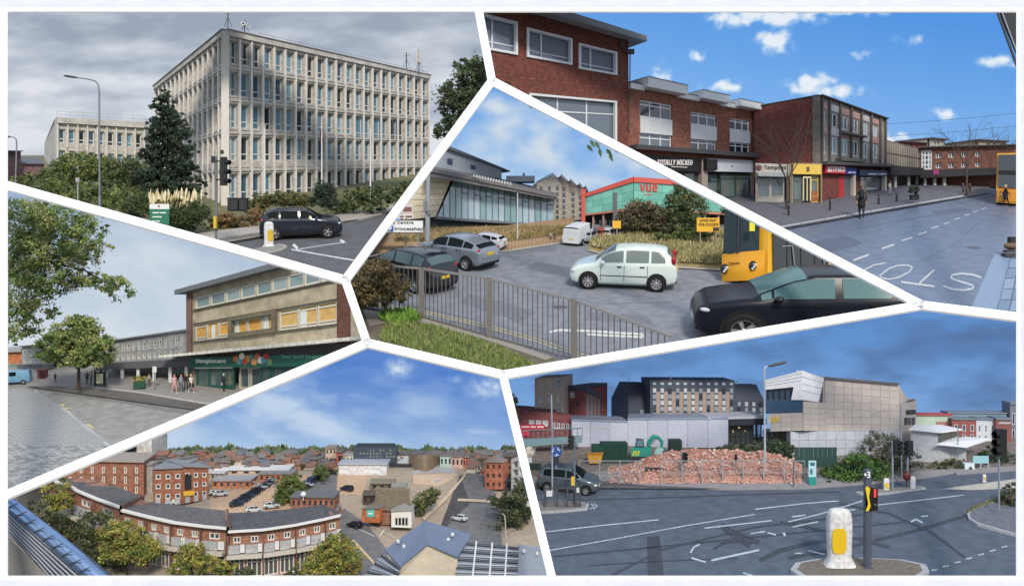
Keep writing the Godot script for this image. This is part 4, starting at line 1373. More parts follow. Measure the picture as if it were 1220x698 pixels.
	var lw1 := f.at(734.5, 120.5)
	holes.append([lw0.x, lw0.y - 0.1, lw1.x, lw1.y])
	var sm := f.at(600, 112)
	var sm1 := f.at(608, 98)
	holes.append([sm.x - 0.1, sm.y - 0.1, sm1.x, sm1.y])
	m = MB.new()
	wall(m, f, holes, 0.7)
	part(b, "wall", m, mat(C(112, 66, 56), 0.9, "brick", 0.28))
	for i in 3:
		var w := window(b, f, holes[i], 0.45, mat(C(112, 124, 140), 0.05, "", 0.1, 0.0, 0.8), white, 1, [0.28], 0.13)
		m = MB.new()
		frame_bars(m, f, holes[i], 1, [], 0.26, -0.3, 0.22)
		part(w, "surround", m, white)
		m = MB.new()
		var um: float = lerpf(holes[i][0], holes[i][2], 0.36)
		fbox(m, f, um - 0.004, holes[i][1], um + 0.004, holes[i][3], -0.44, -0.3)
		part(w, "mullion", m, white)
	var w3 := window(b, f, holes[3], 0.4, glass[1], white, 3, [0.72], 0.16)
	m = MB.new()
	frame_bars(m, f, holes[3], 1, [], 0.26, -0.3, 0.16)
	part(w3, "surround", m, white)
	window(b, f, holes[4], 0.4, glass[1], white, 1, [], 0.2)
	m = MB.new()
	m.prism([f.p(0, 0, -1.0), f.p(1, 0, -1.0), f.p(1, 0, -20), f.p(0, 0, -20)], [f.p(0, 1, -1.0), f.p(1, 1, -1.0), f.p(1, 1, -20), f.p(0, 1, -20)])
	m.face([f.p(1, 0), f.p(1, 1), f.p(1, 1, -1), f.p(1, 0, -1)], Vector3.RIGHT)
	part(b, "core", m, mat(C(112, 66, 56), 0.9, "brick", 0.28))
	m = MB.new()
	fbox(m, f, -0.02, 0.985, 1.07, 1.035, -18, 1.5)
	part(b, "eaves", m, mat(C(140, 148, 154), 0.6, "smooth", 0.3))
	m = MB.new()
	m.cbox(f.p(0.95, 0.93, 0.25), Vector3(0.5, 0.7, 0.4))
	m.cbox(f.p(1.0, 0.89, 0.3), Vector3(0.9, 0.5, 0.5))
	m.bar(f.p(1.0, 0.89, 0.3), f.p(1.0, 0.2, 0.15), 0.12)
	part(b, "wall_light_box", m, mat(C(70, 70, 74), 0.6))
	# --- three bay terrace of brick and white panels
	f = fac(749, 268, 104, 112.0, 901, 252, 133.5, 122.0)
	b = thing("terrace_building", "red brick terrace with white panels between its windows above shops", "building", f.a)
	var bays := [[762.5, 800.5, 117, 138.5, 158, 178.5], [823, 853.5, 131, 147.5, 165, 181.5], [869.5, 893.5, 138.5, 153.5, 169, 184]]
	holes = []
	var pans := []
	for q in bays:
		var x0: float = q[0]
		var u0 := f.at(x0, 150).x
		var u1 := f.at(q[1], 150).x
		holes.append([u0, f.at(x0, q[3]).y, u1, f.at(x0, q[2] + 1.5).y])
		holes.append([u0, f.at(x0, q[5]).y, u1, f.at(x0, q[4]).y])
		pans.append([u0, f.at(x0, q[4]).y, u1, f.at(x0, q[3]).y])
	var shv := f.at(749, 186).y
	holes.append([0.02, 0.0, 0.98, f.at(800, 204).y])
	m = MB.new()
	wall(m, f, holes, 0.5)
	var brick := mat(C(136, 88, 74), 0.9, "brick", 0.3)
	part(b, "wall", m, brick)
	for i in 6:
		window(b, f, holes[i], 0.25, glass[[0, 1, 2][i % 3]], white, 3, [0.74], 0.14)
	for q in pans:
		m = MB.new()
		fbox(m, f, q[0], q[1], q[2], q[3], 0.0, 0.12)
		part(b, "white_panel", m, mat(C(206, 210, 214), 0.7, "smooth", 0.25))
	m = MB.new()
	m.prism([f.p(0, 0, -2), f.p(1, 0, -2), f.p(1, 0, -12), f.p(0, 0, -12)], [f.p(0, 1, -0.6), f.p(1, 1, -0.6), f.p(1, 1, -12), f.p(0, 1, -12)])
	part(b, "core", m, mat(C(120, 114, 110), 0.9))
	for q in [[0.0, 0.1, 0.0], [0.085, 0.385, 0.09], [0.36, 0.52, 0.0], [0.5, 0.715, 0.075], [0.69, 0.83, 0.0], [0.8, 1.0, 0.06]]:
		m = MB.new()
		fbox(m, f, q[0], 0.99 + q[2] * 0.2, q[1], 1.03 + q[2] * 0.55, -8, 0.5 + (0.9 if q[2] > 0 else 0.0))
		part(b, "roof_fascia", m, mat(C(218, 222, 226), 0.6))
		m = MB.new()
		fbox(m, f, q[0], 1.03 + q[2] * 0.55, q[1], 1.035 + q[2] * 0.55, -8, 0.55 + (0.9 if q[2] > 0 else 0.0))
		part(b, "roof", m, mat(C(84, 86, 90), 0.9))
	m = MB.new()
	m.cbox(P(797, 103, 117), Vector3(0.9, 1.0, 0.9))
	m.cbox(P(797, 98.4, 117), Vector3(1.05, 0.15, 1.05))
	part(b, "chimney", m, mat(C(74, 60, 56), 0.9, "grain", 0.5))
	m = MB.new()
	fpoly(m, f, [[750, 179], [901, 189], [901, 184.5], [750, 173.5]], -0.2, 1.3)
	part(b, "canopy", m, mat(C(66, 68, 72), 0.8, "grain", 0.3))
	var sb := sign_band(b, f, [[755, 203], [834, 205], [834, 188.5], [755, 184]], 0.25, C(22, 22, 26), "black_sign_board")
	text(b, "TOTALLY WICKED", f, 781, 190.5, 823, 197, 0.26, mat(C(236, 236, 236), 0.5), "lettering", false, 0.02)
	m = MB.new(); fpoly(m, f, [[798, 199.2], [817, 200], [817, 199.2], [798, 198.4]], 0.2, 0.3)
	part(b, "underline", m, mat(C(230, 230, 230), 0.5))
	sign_band(b, f, [[842.5, 204], [897, 205.5], [897, 191.5], [842.5, 189]], 0.25, C(206, 214, 226), "white_sign_board")
	m = MB.new(); fpoly(m, f, [[870, 199], [871.5, 199], [871.5, 197.5], [870, 197.5]], 0.2, 0.28)
	part(b, "sign_dot", m, mat(C(40, 50, 80), 0.5))
	m = MB.new(); fpoly(m, f, [[836, 203], [849, 203.5], [849, 191], [836, 190.5]], 0.0, 0.9)
	part(b, "projecting_sign", m, mat(C(28, 26, 28), 0.5))
	m = MB.new(); fpoly(m, f, [[834.5, 262], [841.5, 261], [841.5, 190], [834.5, 189.5]], -0.6, 0.3)
	part(b, "pier", m, mat(C(150, 144, 138), 0.8, "grain", 0.4))
	m = MB.new(); fpoly(m, f, [[896.5, 256], [901, 256], [901, 190], [896.5, 190]], -0.6, 0.3)
	part(b, "pier", m, mat(C(150, 144, 138), 0.8, "grain", 0.4))
	var cg := mat(C(52, 64, 66), 0.04, "", 0.1, 0.0, 0.8)
	shopfront(b, f, 800, 834, 205, 258, 0.04, mat(C(70, 70, 74), 0.6), cg)
	shopfront(b, f, 842.5, 896.5, 206, 246, 0.07, mat(C(52, 70, 62), 0.6), clearglass(0.25), 0.1)
	m = MB.new(); fpoly(m, f, [[842, 247], [897, 244.5], [897, 237], [842, 238.5]], -0.3, 0.05)
	part(b, "brick_riser", m, mat(C(150, 104, 86), 0.9, "brick", 0.5))
	# --- low shops, and the brick block with concrete front above them
	var ff := fac(899, 252, 128, 121.0, 969, 243, 115.5, 118.0)
	f = fac(978, 242, 115, 117.5, 1055, 231.5, 142, 126.0)
	b = thing("concrete_fronted_block", "three storey block with blank dark brick flank and panelled concrete front", "building", f.a)
	m = MB.new()
	m.prism([ff.a, f.a + Vector3(-0.9, 0, 0), f.a, f.p(1, 0, -0.7), f.p(1, 0, -8), ff.a + Vector3(1, 0, -8)], [ff.d, f.d + Vector3(-0.9, -0.1, 0), f.p(0, 1, -0.7), f.p(1, 1, -0.7), f.p(1, 1, -8), ff.d + Vector3(1, 0, -8)])
	part(b, "flank_wall", m, mat(C(112, 62, 58), 0.9, "brick", 0.3))
	m = MB.new()
	m.prism([P(968.5, 243, 117.3), P(978, 243, 116.9), P(978, 243, 118), P(968.5, 243, 118.4)], [P(968.5, 115, 117.3), P(978, 114, 116.9), P(978, 114, 118), P(968.5, 115, 118.4)])
	part(b, "corner_strip", m, mat(C(118, 112, 106), 0.9, "streak", 0.15))
	holes = []
	var cols := [0.045, 0.19, 0.355, 0.52, 0.675, 0.83]
	var wd := [0.07, 0.125, 0.115, 0.11, 0.1, 0.1]
	for i in 6:
		holes.append([cols[i] - wd[i] / 2, 0.74, cols[i] + wd[i] / 2, 0.88])
		holes.append([cols[i] - wd[i] / 2, 0.47, cols[i] + wd[i] / 2, 0.645])
	holes.append([0.0, 0.0, 1.0, 0.36])
	m = MB.new()
	wall(m, f, holes, 0.5)
	part(b, "front_wall", m, mat(C(150, 142, 138), 0.9, "streak", 0.15))
	for i in 12: window(b, f, holes[i], 0.2, glass[[3, 1, 0, 3, 1][i % 5]], white, 2, [], 0.14)
	for i in 6:
		for v in [[0.655, 0.73], [0.895, 0.96]]:
			m = MB.new()
			fbox(m, f, cols[i] - wd[i] / 2 - 0.01, v[0], cols[i] + wd[i] / 2 + 0.01, v[1], 0.0, 0.1)
			part(b, "spandrel_panel", m, mat([C(178, 150, 146), C(186, 186, 190), C(170, 136, 132)][i % 3], 0.85, "stain", 0.3))
	for u in [0.0, 0.112, 0.265, 0.435, 0.595, 0.75, 0.9, 0.985]:
		m = MB.new()
		fbox(m, f, u, 0.38, u + 0.014, 1.0, 0.0, 0.32)
		part(b, "rib", m, mat(C(112, 106, 102), 0.9, "streak", 0.2))
	m = MB.new(); fbox(m, f, -0.02, 1.0, 1.01, 1.012, -8, 0.5)
	m.prism([ff.p(0, 1, 0.2), ff.p(1.1, 1, 0.2), ff.p(1.1, 1, -6), ff.p(0, 1, -6)], [ff.p(0, 1.012, 0.2), ff.p(1.1, 1.012, 0.2), ff.p(1.1, 1.012, -6), ff.p(0, 1.012, -6)])
	part(b, "coping", m, mat(C(70, 68, 68), 0.9))
	m = MB.new(); fbox(m, f, 0.22, 0.4, 0.6, 0.43, 0.0, 0.9)
	part(b, "ledge", m, mat(C(104, 98, 94), 0.9, "grain", 0.4))
	m = MB.new(); fbox(m, f, 0.26, 0.685, 0.62, 0.7, 0.0, 0.9)
	part(b, "ledge", m, mat(C(104, 98, 94), 0.9, "grain", 0.4))
	m = MB.new(); fbox(m, f, -0.03, 0.355, 1.0, 0.385, -0.2, 1.2)
	part(b, "canopy", m, mat(C(78, 76, 78), 0.9, "grain", 0.4))
	sign_band(b, f, [[979.5, 206.5], [1004, 207.5], [1004, 199.5], [979.5, 197]], 0.5, C(186, 30, 44), "red_sign_board")
	text(b, "BETFRED", f, 982, 199, 1002.5, 205.2, 0.51, mat(C(238, 238, 240), 0.5))
	sign_band(b, f, [[1004, 207.5], [1017, 208], [1017, 201], [1004, 199.5]], 0.48, C(30, 44, 140), "blue_sign_board")
	text(b, "~xxxx xxx", f, 1007, 204.6, 1015.5, 206.6, 0.49, mat(C(226, 228, 240), 0.5))
	sign_band(b, f, [[1021, 209.5], [1054.5, 210], [1054.5, 203.5], [1021, 202.5]], 0.45, C(40, 52, 88), "navy_sign_board")
	text(b, "~xxxxxxx xxxxxx", f, 1031, 206.4, 1053, 208.4, 0.46, mat(C(190, 200, 220), 0.5))
	shopfront(b, f, 980.5, 1003, 208, 238, 0.05, mat(C(60, 60, 70), 0.5), clearglass(0.22))
	m = MB.new(); fpoly(m, f, [[1002, 237.5], [1008, 237], [1008, 209], [1002, 209]], -0.6, -0.2)
	part(b, "red_door_surround", m, mat(C(176, 44, 46), 0.5))
	m = MB.new(); fpoly(m, f, [[1008, 237], [1016, 236], [1016, 209], [1008, 209]], -0.6, -0.25)
	part(b, "roller_shutter", m, mat(C(92, 94, 104), 0.5, "board", 0.5))
	for x in [[1016, 1018.5], [1053.5, 1055.5]]:
		m = MB.new(); fpoly(m, f, [[x[0], 238], [x[1], 238], [x[1], 203], [x[0], 203]], -0.6, 0.2)
		part(b, "pier", m, mat(C(196, 188, 176), 0.8))
	shopfront(b, f, 1028, 1053.5, 210, 233, 0.05, mat(C(70, 78, 96), 0.5), clearglass(0.22))
	m = MB.new(); fbox(m, f, 0.5, 0.0, 0.62, 0.33, -1.2, -0.9)
	part(b, "entry_wall", m, mat(C(110, 100, 96), 0.9))
	var f4 := fac(900.5, 247.5, 194, 117.0, 943, 243.5, 195.5, 116.2)
	b = thing("corner_shop", "small shop with cream sign and round brown badge under the blank brick wall", "shop", f4.a)
	m = MB.new()
	wall(m, f4, [[0.04, 0.0, 0.98, 0.7]], 0.5)
	m.prism([f4.p(0, 0.72, -0.3), f4.p(1, 0.72, -0.3), f4.p(1, 0.72, -3), f4.p(0, 0.72, -3)], [f4.p(0, 1, -0.3), f4.p(1, 1, -0.3), f4.p(1, 1, -3), f4.p(0, 1, -3)])
	part(b, "wall", m, mat(C(150, 142, 134), 0.9, "grain", 0.3))
	sign_band(b, f4, [[901, 206], [940, 206.5], [940, 196], [901, 195]], 0.2, C(196, 192, 184), "cream_sign_board")
	text(b, "Tampopo", f4, 911, 197.5, 937, 203.5, 0.21, mat(C(60, 56, 54), 0.5))
	m = MB.new(); m.lathe(f4.p(0.09, 0.89, 0.2), f4.n, [[0.35, 0.0], [0.35, 0.08], [0.01, 0.09]], 18)
	var bdg := part(b, "round_badge", m, mat(C(104, 66, 58), 0.5))
	m = MB.new(); m.lathe(f4.p(0.09, 0.89, 0.28), f4.n, [[0.24, 0.0], [0.24, 0.03], [0.2, 0.03], [0.2, 0.0]], 18)
	part(bdg, "ring", m, mat(C(200, 180, 170), 0.5))
	shopfront(b, f4, 902, 935, 208, 240, 0.08, mat(C(170, 168, 162), 0.6), clearglass(0.2))
	m = MB.new(); fpoly(m, f4, [[903, 210.5], [937, 211.5], [937, 206.5], [903, 206]], -0.1, 0.9)
	part(b, "awning", m, mat(C(176, 180, 186), 0.8))
	f4 = fac(943.5, 243.5, 194, 116.2, 980, 242.5, 194.5, 116.4)
	b = thing("yellow_shop", "narrow shop with yellow fascia and cream doors beside the red sign", "shop", f4.a)
	m = MB.new()
	wall(m, f4, [[0.04, 0.0, 0.96, 0.72]], 0.5)
	m.prism([f4.p(0, 0.74, -0.3), f4.p(1, 0.74, -0.3), f4.p(1, 0.74, -3), f4.p(0, 0.74, -3)], [f4.p(0, 1, -0.3), f4.p(1, 1, -0.3), f4.p(1, 1, -3), f4.p(0, 1, -3)])
	part(b, "wall", m, mat(C(150, 138, 110), 0.9, "grain", 0.3))
	sign_band(b, f4, [[944.5, 207.5], [978, 208], [978, 196.5], [944.5, 195.5]], 0.25, C(226, 190, 84), "yellow_sign_board")
	text(b, "B", f4, 960.5, 199, 964, 204.5, 0.26, mat(C(60, 50, 30), 0.5))
	shopfront(b, f4, 945.5, 958, 209, 239, 0.02, mat(C(84, 84, 80), 0.5), clearglass(0.2))
	for x in [957.5, 962, 966]:
		m = MB.new(); fpoly(m, f4, [[x, 239], [x + 1.2, 239], [x + 1.2, 210], [x, 210]], -0.4, -0.1)
		part(b, "door_post", m, mat(C(214, 206, 172), 0.5))
	m = MB.new(); fpoly(m, f4, [[957.5, 212], [967, 212], [967, 210], [957.5, 210]], -0.4, -0.08)
	part(b, "door_frame", m, mat(C(214, 206, 172), 0.5))
	m = MB.new(); fpoly(m, f4, [[958, 239], [966.5, 239], [966.5, 212], [958, 212]], -0.5, -0.45)
	part(b, "door", m, mat(C(50, 48, 44), 0.05, "", 0.1, 0.0, 0.8))
	shopfront(b, f4, 967.5, 976.5, 209, 239, 0.1, mat(C(206, 170, 74), 0.5), clearglass(0.2))
	m = MB.new(); fpoly(m, f4, [[967, 239.5], [977, 239], [977, 227], [967, 227.5]], -0.7, -0.3)
	part(b, "timber_riser", m, mat(C(150, 92, 60), 0.8, "grain", 0.5))
	# --- far arcade
	f = fac(1055, 231, 166, 126.0, 1098, 226, 177.5, 132.0)
	b = thing("ribbed_arcade_building", "long low building with ribbed beige front over a white columned arcade", "building", f.a)
	m = MB.new()
	wall(m, f, [[0.0, 0.0, 1.0, 0.34]], 2.0)
	m.prism([f.p(0, 0, -2.2), f.p(1, 0, -2.2), f.p(1, 0, -8), f.p(0, 0, -8)], [f.p(0, 0.995, -0.2), f.p(1, 0.995, -0.2), f.p(1, 0.995, -8), f.p(0, 0.995, -8)])
	part(b, "wall", m, mat(C(120, 112, 104), 0.9, "stain", 0.3))
	for i in 16:
		for v in [[0.53, 0.73], [0.76, 0.95]]:
			m = MB.new()
			fbox(m, f, i / 16.0 + 0.008, v[0], (i + 0.55) / 16.0, v[1], 0.0, 0.3)
			part(b, "rib", m, mat(C(168, 158, 146), 0.9, "grain", 0.4))
	m = MB.new(); fbox(m, f, 0.0, 0.34, 1.0, 0.51, 0.0, 0.8)
	part(b, "fascia", m, mat(C(50, 50, 54), 0.8))
	for u in [0.35, 0.72, 0.97]:
		m = MB.new(); m.tube([f.p(u, -0.05, -0.4), f.p(u, 0.34, -0.4)], [0.22, 0.22], 10)
		part(b, "column", m, mat(C(196, 198, 198), 0.7))
	f = fac(1097, 228, 176.5, 131.0, 1216, 222, 173.5, 127.0)
	b = thing("brick_arcade_building", "red brick two storey building with flat roof above the far arcade", "building", f.a)
	var hh := []
	for q in [[0.16, 0.22], [0.29, 0.35], [0.42, 0.47], [0.56, 0.61]]:
		for v in [[0.52, 0.64], [0.76, 0.88]]: hh.append([q[0], v[0], q[1], v[1]])
	hh.append([0.0, 0.0, 1.0, 0.3])
	hh.append([0.012, 0.5, 0.125, 0.95])
	m = MB.new()
	wall(m, f, hh, 1.2)
	m.prism([f.p(0, 0, -1.9), f.p(1, 0, -1.9), f.p(1, 0, -8), f.p(0, 0, -8)], [f.p(0, 0.995, -1.3), f.p(1, 0.995, -1.3), f.p(1, 0.995, -8), f.p(0, 0.995, -8)])
	part(b, "wall", m, mat(C(124, 84, 72), 0.9, "brick", 0.35))
	for i in 8: window(b, f, hh[i], 0.3, glass[2], white, 2, [], 0.1)
	window(b, f, hh[9], 0.2, glass[2], white, 3, [0.25, 0.5, 0.75], 0.2, "stair_window")
	m = MB.new(); fbox(m, f, 0.0, 0.3, 1.0, 0.47, 0.0, 0.8)
	part(b, "fascia", m, mat(C(52, 52, 56), 0.8))
	m = MB.new(); fbox(m, f, 0.13, 0.36, 0.19, 0.46, 0.8, 0.9)
	part(b, "magenta_sign", m, mat(C(160, 60, 120), 0.5))
	m = MB.new(); fbox(m, f, -0.01, 1.0, 1.0, 1.03, -8, 0.6)
	part(b, "roof", m, mat(C(84, 84, 86), 0.9))
	for u in [0.05, 0.15, 0.25]:
		m = MB.new(); m.tube([f.p(u, -0.05, -0.3), f.p(u, 0.3, -0.3)], [0.22, 0.22], 10)
		part(b, "column", m, mat(C(190, 192, 192), 0.7))
	for q in [[1075, 1105, 178, 167, 140.0, C(130, 70, 58), "low brick roof storey with clerestory windows behind the arcade"], [1108, 1127, 176, 163, 146.0, C(176, 170, 160), "pale rendered plant room on the arcade roof"], [1165, 1200, 176, 165, 146.0, C(168, 152, 132), "tan flat roofed block behind the brick arcade"]]:
		var fq := fac(q[0], q[2] + 12, q[3] + 2.0, q[4], q[1], q[2] + 12, q[3] + 4, q[4] + 5)
		var o := thing("roof_block", q[6], "building", fq.a)
		m = MB.new()
		wall(m, fq, [[0.3, 0.7, 0.42, 0.86], [0.5, 0.7, 0.62, 0.86]], 0.3)
		m.prism([fq.p(0, 0, -0.35), fq.p(1, 0, -0.35), fq.p(1, 0, -5), fq.p(0, 0, -5)], [fq.p(0, 1, -0.35), fq.p(1, 1, -0.35), fq.p(1, 1, -5), fq.p(0, 1, -5)])
		part(o, "wall", m, mat(q[5], 0.9, "stain", 0.3))
		window(o, fq, [0.3, 0.7, 0.42, 0.86], 0.2, glass[3], null)
		window(o, fq, [0.5, 0.7, 0.62, 0.86], 0.2, glass[3], null)
		m = MB.new(); fbox(m, fq, -0.03, 1.0, 1.03, 1.05, -5, 0.5)
		part(o, "roof", m, mat(C(90, 90, 92), 0.9))
	# --- bare trees
	for q in [["bare leafless street tree in front of the blank brick wall", 938, 250, 214, 112.0, 0.19, 4.6, 3], ["bare leafless tree before the far brick arcade", 1152, 234, 200, 122.0, 0.12, 3.6, 3], ["bare leafless tree behind the yellow bus", 1197, 226, 195, 126.0, 0.1, 3.0, 3]]:
		var t := thing("bare_tree", q[0], "tree", P(q[1], q[2], q[4]))
		m = MB.new()
		var top := P(q[1] + 0.5, q[3], q[4])
		m.tube([P(q[1], q[2] + 1, q[4]), P(q[1] + 0.6, (q[2] + q[3]) / 2, q[4]), top], [q[5] * 1.3, q[5], q[5] * 0.85], 8)
		part(t, "trunk", m, mat(C(84, 76, 70), 0.95, "grain", 0.8))
		m = MB.new()
		for i in 5:
			var an := TAU * i / 5.0 + 0.4
			branches(m, top.lerp(P(q[1], q[2], q[4]), R(0.0, 0.25)), Vector3(cos(an) * 0.55, 1.0, sin(an) * 0.35).normalized(), q[6] * R(0.75, 1.0), q[5] * 0.4, q[7])
		part(t, "crown", m, mat(C(84, 74, 68), 0.95))
	m = MB.new()
	leaf_mb(m, [[937, 251, 9, 2.0]], 112.0, 0.5, 260, 2.4, [C(86, 110, 60), C(104, 122, 70)])
	var gr := struct("grass", m, leafmat(), false, "stuff", "grass tuft at the foot of the bare street tree")
	# --- bollards
	for q in [[940, 258, 239], [989.5, 251.5, 235], [1047.5, 244.5, 231.5], [1069, 241.5, 230.5]]:
		var z := gz(q[1])
		var t := thing("street_bollard", "slim black street bollard along the pavement edge", "bollard", P(q[0], q[1], z), "black bollards along the shopping street")
		m = MB.new()
		var o := P(q[0], q[1], z)
		var h: float = (q[1] - q[2]) * z / F
		m.lathe(o, Vector3.UP, [[0.17, 0], [0.15, h * 0.06], [0.12, h * 0.1], [0.11, h * 0.85], [0.14, h * 0.88], [0.14, h * 0.93], [0.1, h * 0.98], [0.01, h]], 10)
		part(t, "shaft", m, mat(C(28, 28, 32), 0.4))
		m = MB.new()
		m.lathe(o, Vector3.UP, [[0.118, h * 0.74], [0.122, h * 0.74], [0.122, h * 0.8], [0.112, h * 0.8]], 10)
		part(t, "band", m, mat(C(120, 120, 124), 0.5))
	var pl := thing("planter", "dark street planter with leafy shrub before the arcade", "planter", P(1090, 238, 116.0))
	m = MB.new(); m.cbox(P(1090, 235.5, 116), Vector3(0.9, 0.5, 0.6)); m.cbox(P(1090, 232.8, 116), Vector3(1.0, 0.08, 0.7))
	part(pl, "box", m, mat(C(44, 46, 48), 0.8))
	m = MB.new(); leaf_mb(m, [[1090, 227, 6, 6]], 116.0, 0.5, 420, 2.4, [C(52, 66, 44), C(66, 80, 52)])
	part(pl, "foliage", m, leafmat(), "", false)
	# --- people
	person("person with a rucksack and dark clothes walking away along the kerb", g(1027, 261, 0.02), 42.5 * gz(261) / F, deg_to_rad(160), {"top": C(84, 74, 52), "leg": C(30, 30, 36), "coat": C(28, 28, 32), "pack": C(30, 32, 38), "hair": C(110, 90, 70), "stride": 0.16})
	person("person in pale clothes standing by the arcade entrance", g(1061, 233.5, 0.16), 16.0 * gz(233.5) / F, 0.4, {"top": C(206, 200, 194), "leg": C(170, 168, 170), "stride": 0.06})
	person("person in dark coat and light scarf crossing in front of the bus", g(1199, 246, 0.02), 26.0 * gz(246) / F, deg_to_rad(75), {"top": C(34, 36, 44), "leg": C(26, 28, 34), "coat": C(30, 32, 40), "hair": C(190, 176, 150), "stride": 0.26, "bag": C(30, 30, 34)})
	for q in [[1148, 232, 14, C(70, 50, 78)], [1156, 231.5, 13, C(60, 40, 44)]]:
		person("person in dark clothes waiting under the far arcade", P(q[0], q[1], 124.0), q[2] * 124.0 / F, R(-1, 1), {"top": q[3], "leg": C(34, 34, 40), "stride": 0.05}, "people under the far arcade")
	# --- bus at the right edge
	var bz := gz(244.0)
	var bf := fac(1187.5, 244, 182, bz, 1236, 248, 181, bz - 2.0)
	b = thing("double_decker_bus", "yellow fronted double decker bus at the kerb beside the crossing person", "bus", bf.a)
	m = MB.new()
	m.prism([bf.p(0, 0.05, 0), bf.p(1, 0.05, 0), bf.p(1, 0.05, -9), bf.p(0, 0.05, -9)], [bf.p(0.02, 1, -0.4), bf.p(1, 1, -0.4), bf.p(1, 1, -9), bf.p(0.02, 1, -9)])
	part(b, "body", m, mat(C(222, 164, 52), 0.3))
	for q in [[0.06, 0.66, 1.0, 0.96], [0.06, 0.34, 1.0, 0.58]]:
		m = MB.new(); fbox(m, bf, q[0], q[1], q[2], q[3], -0.36, 0.06)
		part(b, "windscreen", m, mat(C(44, 56, 64), 0.05, "", 0.1, 0.0, 0.8))
	m = MB.new(); fbox(m, bf, 0.06, 0.585, 1.0, 0.655, -0.3, 0.07)
	part(b, "destination_blind", m, mat(C(26, 26, 28), 0.4))
	m = MB.new(); fbox(m, bf, 0.03, 0.08, 1.0, 0.3, -0.3, 0.1)
	part(b, "front_panel", m, mat(C(226, 150, 40), 0.3))
	m = MB.new(); m.ball(bf.p(0.16, 0.2, 0.1), Vector3(0.22, 0.16, 0.1))
	part(b, "headlight", m, mat(C(220, 222, 224), 0.1))
	m = MB.new(); m.lathe(bf.p(0.1, 0.07, -1.2), Vector3(-1, 0, 0), [[0.01, 0.0], [0.5, 0.0], [0.5, 0.3], [0.01, 0.3]], 16)
	part(b, "wheel", m, mat(C(24, 24, 26), 0.8))
	# --- shelter edge, bench with bags, wires
	m = MB.new()
	m.prism([P(1187.5, 8, 112), P(1230, 8, 112), P(1230, 110, 112)], [P(1187.5, 8, 112.6), P(1230, 8, 112.6), P(1230, 110, 112.6)])
	var t := thing("shelter_roof", "dark shelter roof edge with pale trim jutting into the blue sky", "shelter", P(1210, 60, 112.0))
	part(t, "roof_panel", m, mat(C(36, 42, 50), 0.6))
	m = MB.new(); m.bar(P(1187, 8, 111.9), P(1214.5, 84, 111.9), 0.22)
	part(t, "trim", m, mat(C(52, 58, 66), 0.5))
	m = MB.new(); m.bar(P(1192, 8, 111.8), P(1214, 66, 111.8), 0.12)
	part(t, "seam", m, mat(C(150, 160, 170), 0.4))
	t = thing("street_bench", "low bench end with brown bags at the pavement edge", "bench", g(1204, 307))
	var zb := gz(306)
	m = MB.new(); m.cbox(P(1205, 304, zb), Vector3(1.3, 0.36, 0.9)); m.cbox(P(1204, 299, zb), Vector3(0.9, 0.2, 0.7))
	part(t, "base", m, mat(C(66, 66, 68), 0.8, "grain", 0.6))
	m = MB.new(); m.ball(P(1206, 293, zb), Vector3(0.7, 0.34, 0.5))
	part(t, "brown_bag", m, mat(C(120, 96, 76), 0.8, "grain", 0.8))
	m = MB.new(); m.cbox(P(1209, 285.5, zb), Vector3(0.9, 0.5, 0.6))
	part(t, "black_bag", m, mat(C(40, 42, 48), 0.7))
	for q in [[148, 134], [163, 149]]:
		m = MB.new()
		var pts := []
		var rs := []
		for i in 9:
			pts.append(P(lerpf(1050, 1220, i / 8.0), lerpf(q[0], q[1], i / 8.0) + sin(PI * i / 8.0) * 1.2, 124.0)); rs.append(0.022)
		m.tube(pts, rs, 4)
		solo("overhead_wire", "thin overhead wire strung across the blue sky", "wire", m, mat(C(70, 80, 96), 0.6), "overhead wires")

# ================= place 3: roundabout with cars, railing, bus station and cinema
func box_on(par: Node3D, called: String, f: Fac, deep: float, mt: Material, holes := [], rec := 0.4) -> void:
	var m := MB.new()
	wall(m, f, holes, rec)
	var e := rec + 0.25
	m.prism([f.p(0, 0, -e), f.p(1, 0, -e), f.p(1, 0, -deep), f.p(0, 0, -deep)], [f.p(0, 0.998, -e), f.p(1, 0.998, -e), f.p(1, 0.998, -deep), f.p(0, 0.998, -deep)])
	m.face([f.p(0, 0), f.p(0, 1), f.p(0, 1, -e), f.p(0, 0, -e)], f.a - f.b)
	m.face([f.p(1, 0), f.p(1, 1), f.p(1, 1, -e), f.p(1, 0, -e)], f.b - f.a)
	m.face([f.p(0, 1), f.p(1, 1), f.p(1, 1, -e), f.p(0, 1, -e)], Vector3.UP)
	part(par, called, m, mt)
func grass_patch(pts: Array, blades: int, hmin: float, hmax: float, cols: Array, label: String, zs := 0.0) -> void:
	# pts: pixel polygon on the ground; upright curved blades
	var poly := PackedVector2Array()
	for q in pts: poly.append(Vector2(q[0], q[1]))
	var bb := Rect2(poly[0], Vector2.ZERO)
	for q in poly: bb = bb.expand(q)
	var m := MB.new()
	var n := 0
	for i in blades * 4:
		if n >= blades: break
		var x := R(bb.position.x, bb.end.x)
		var y := R(bb.position.y, bb.end.y)
		if not Geometry2D.is_point_in_polygon(Vector2(x, y), poly) or not inside(x, y): continue
		n += 1
		var z := gz(y)
		var o := g(x, y, zs)
		var h := R(hmin, hmax) * z / F
		var w := h * R(0.1, 0.2)
		var lean := Vector3(rng.randfn() * 0.35, 1, rng.randfn() * 0.3).normalized() * h
		var sd := Vector3(cos(i * 1.7), 0, sin(i * 1.7)) * w
		var c: Color = cols[rng.randi() % cols.size()].srgb_to_linear()
		var k := R(0.75, 1.25)
		m.col = Color(c.r * k, c.g * k, c.b * k)
		m.face([o - sd, o + sd, o + lean + Vector3(lean.x * 0.3, 0, 0)], Vector3(R(-0.3, 0.3), 0.4, 1))
	struct("grass", m, leafmat(), true, "stuff", label)
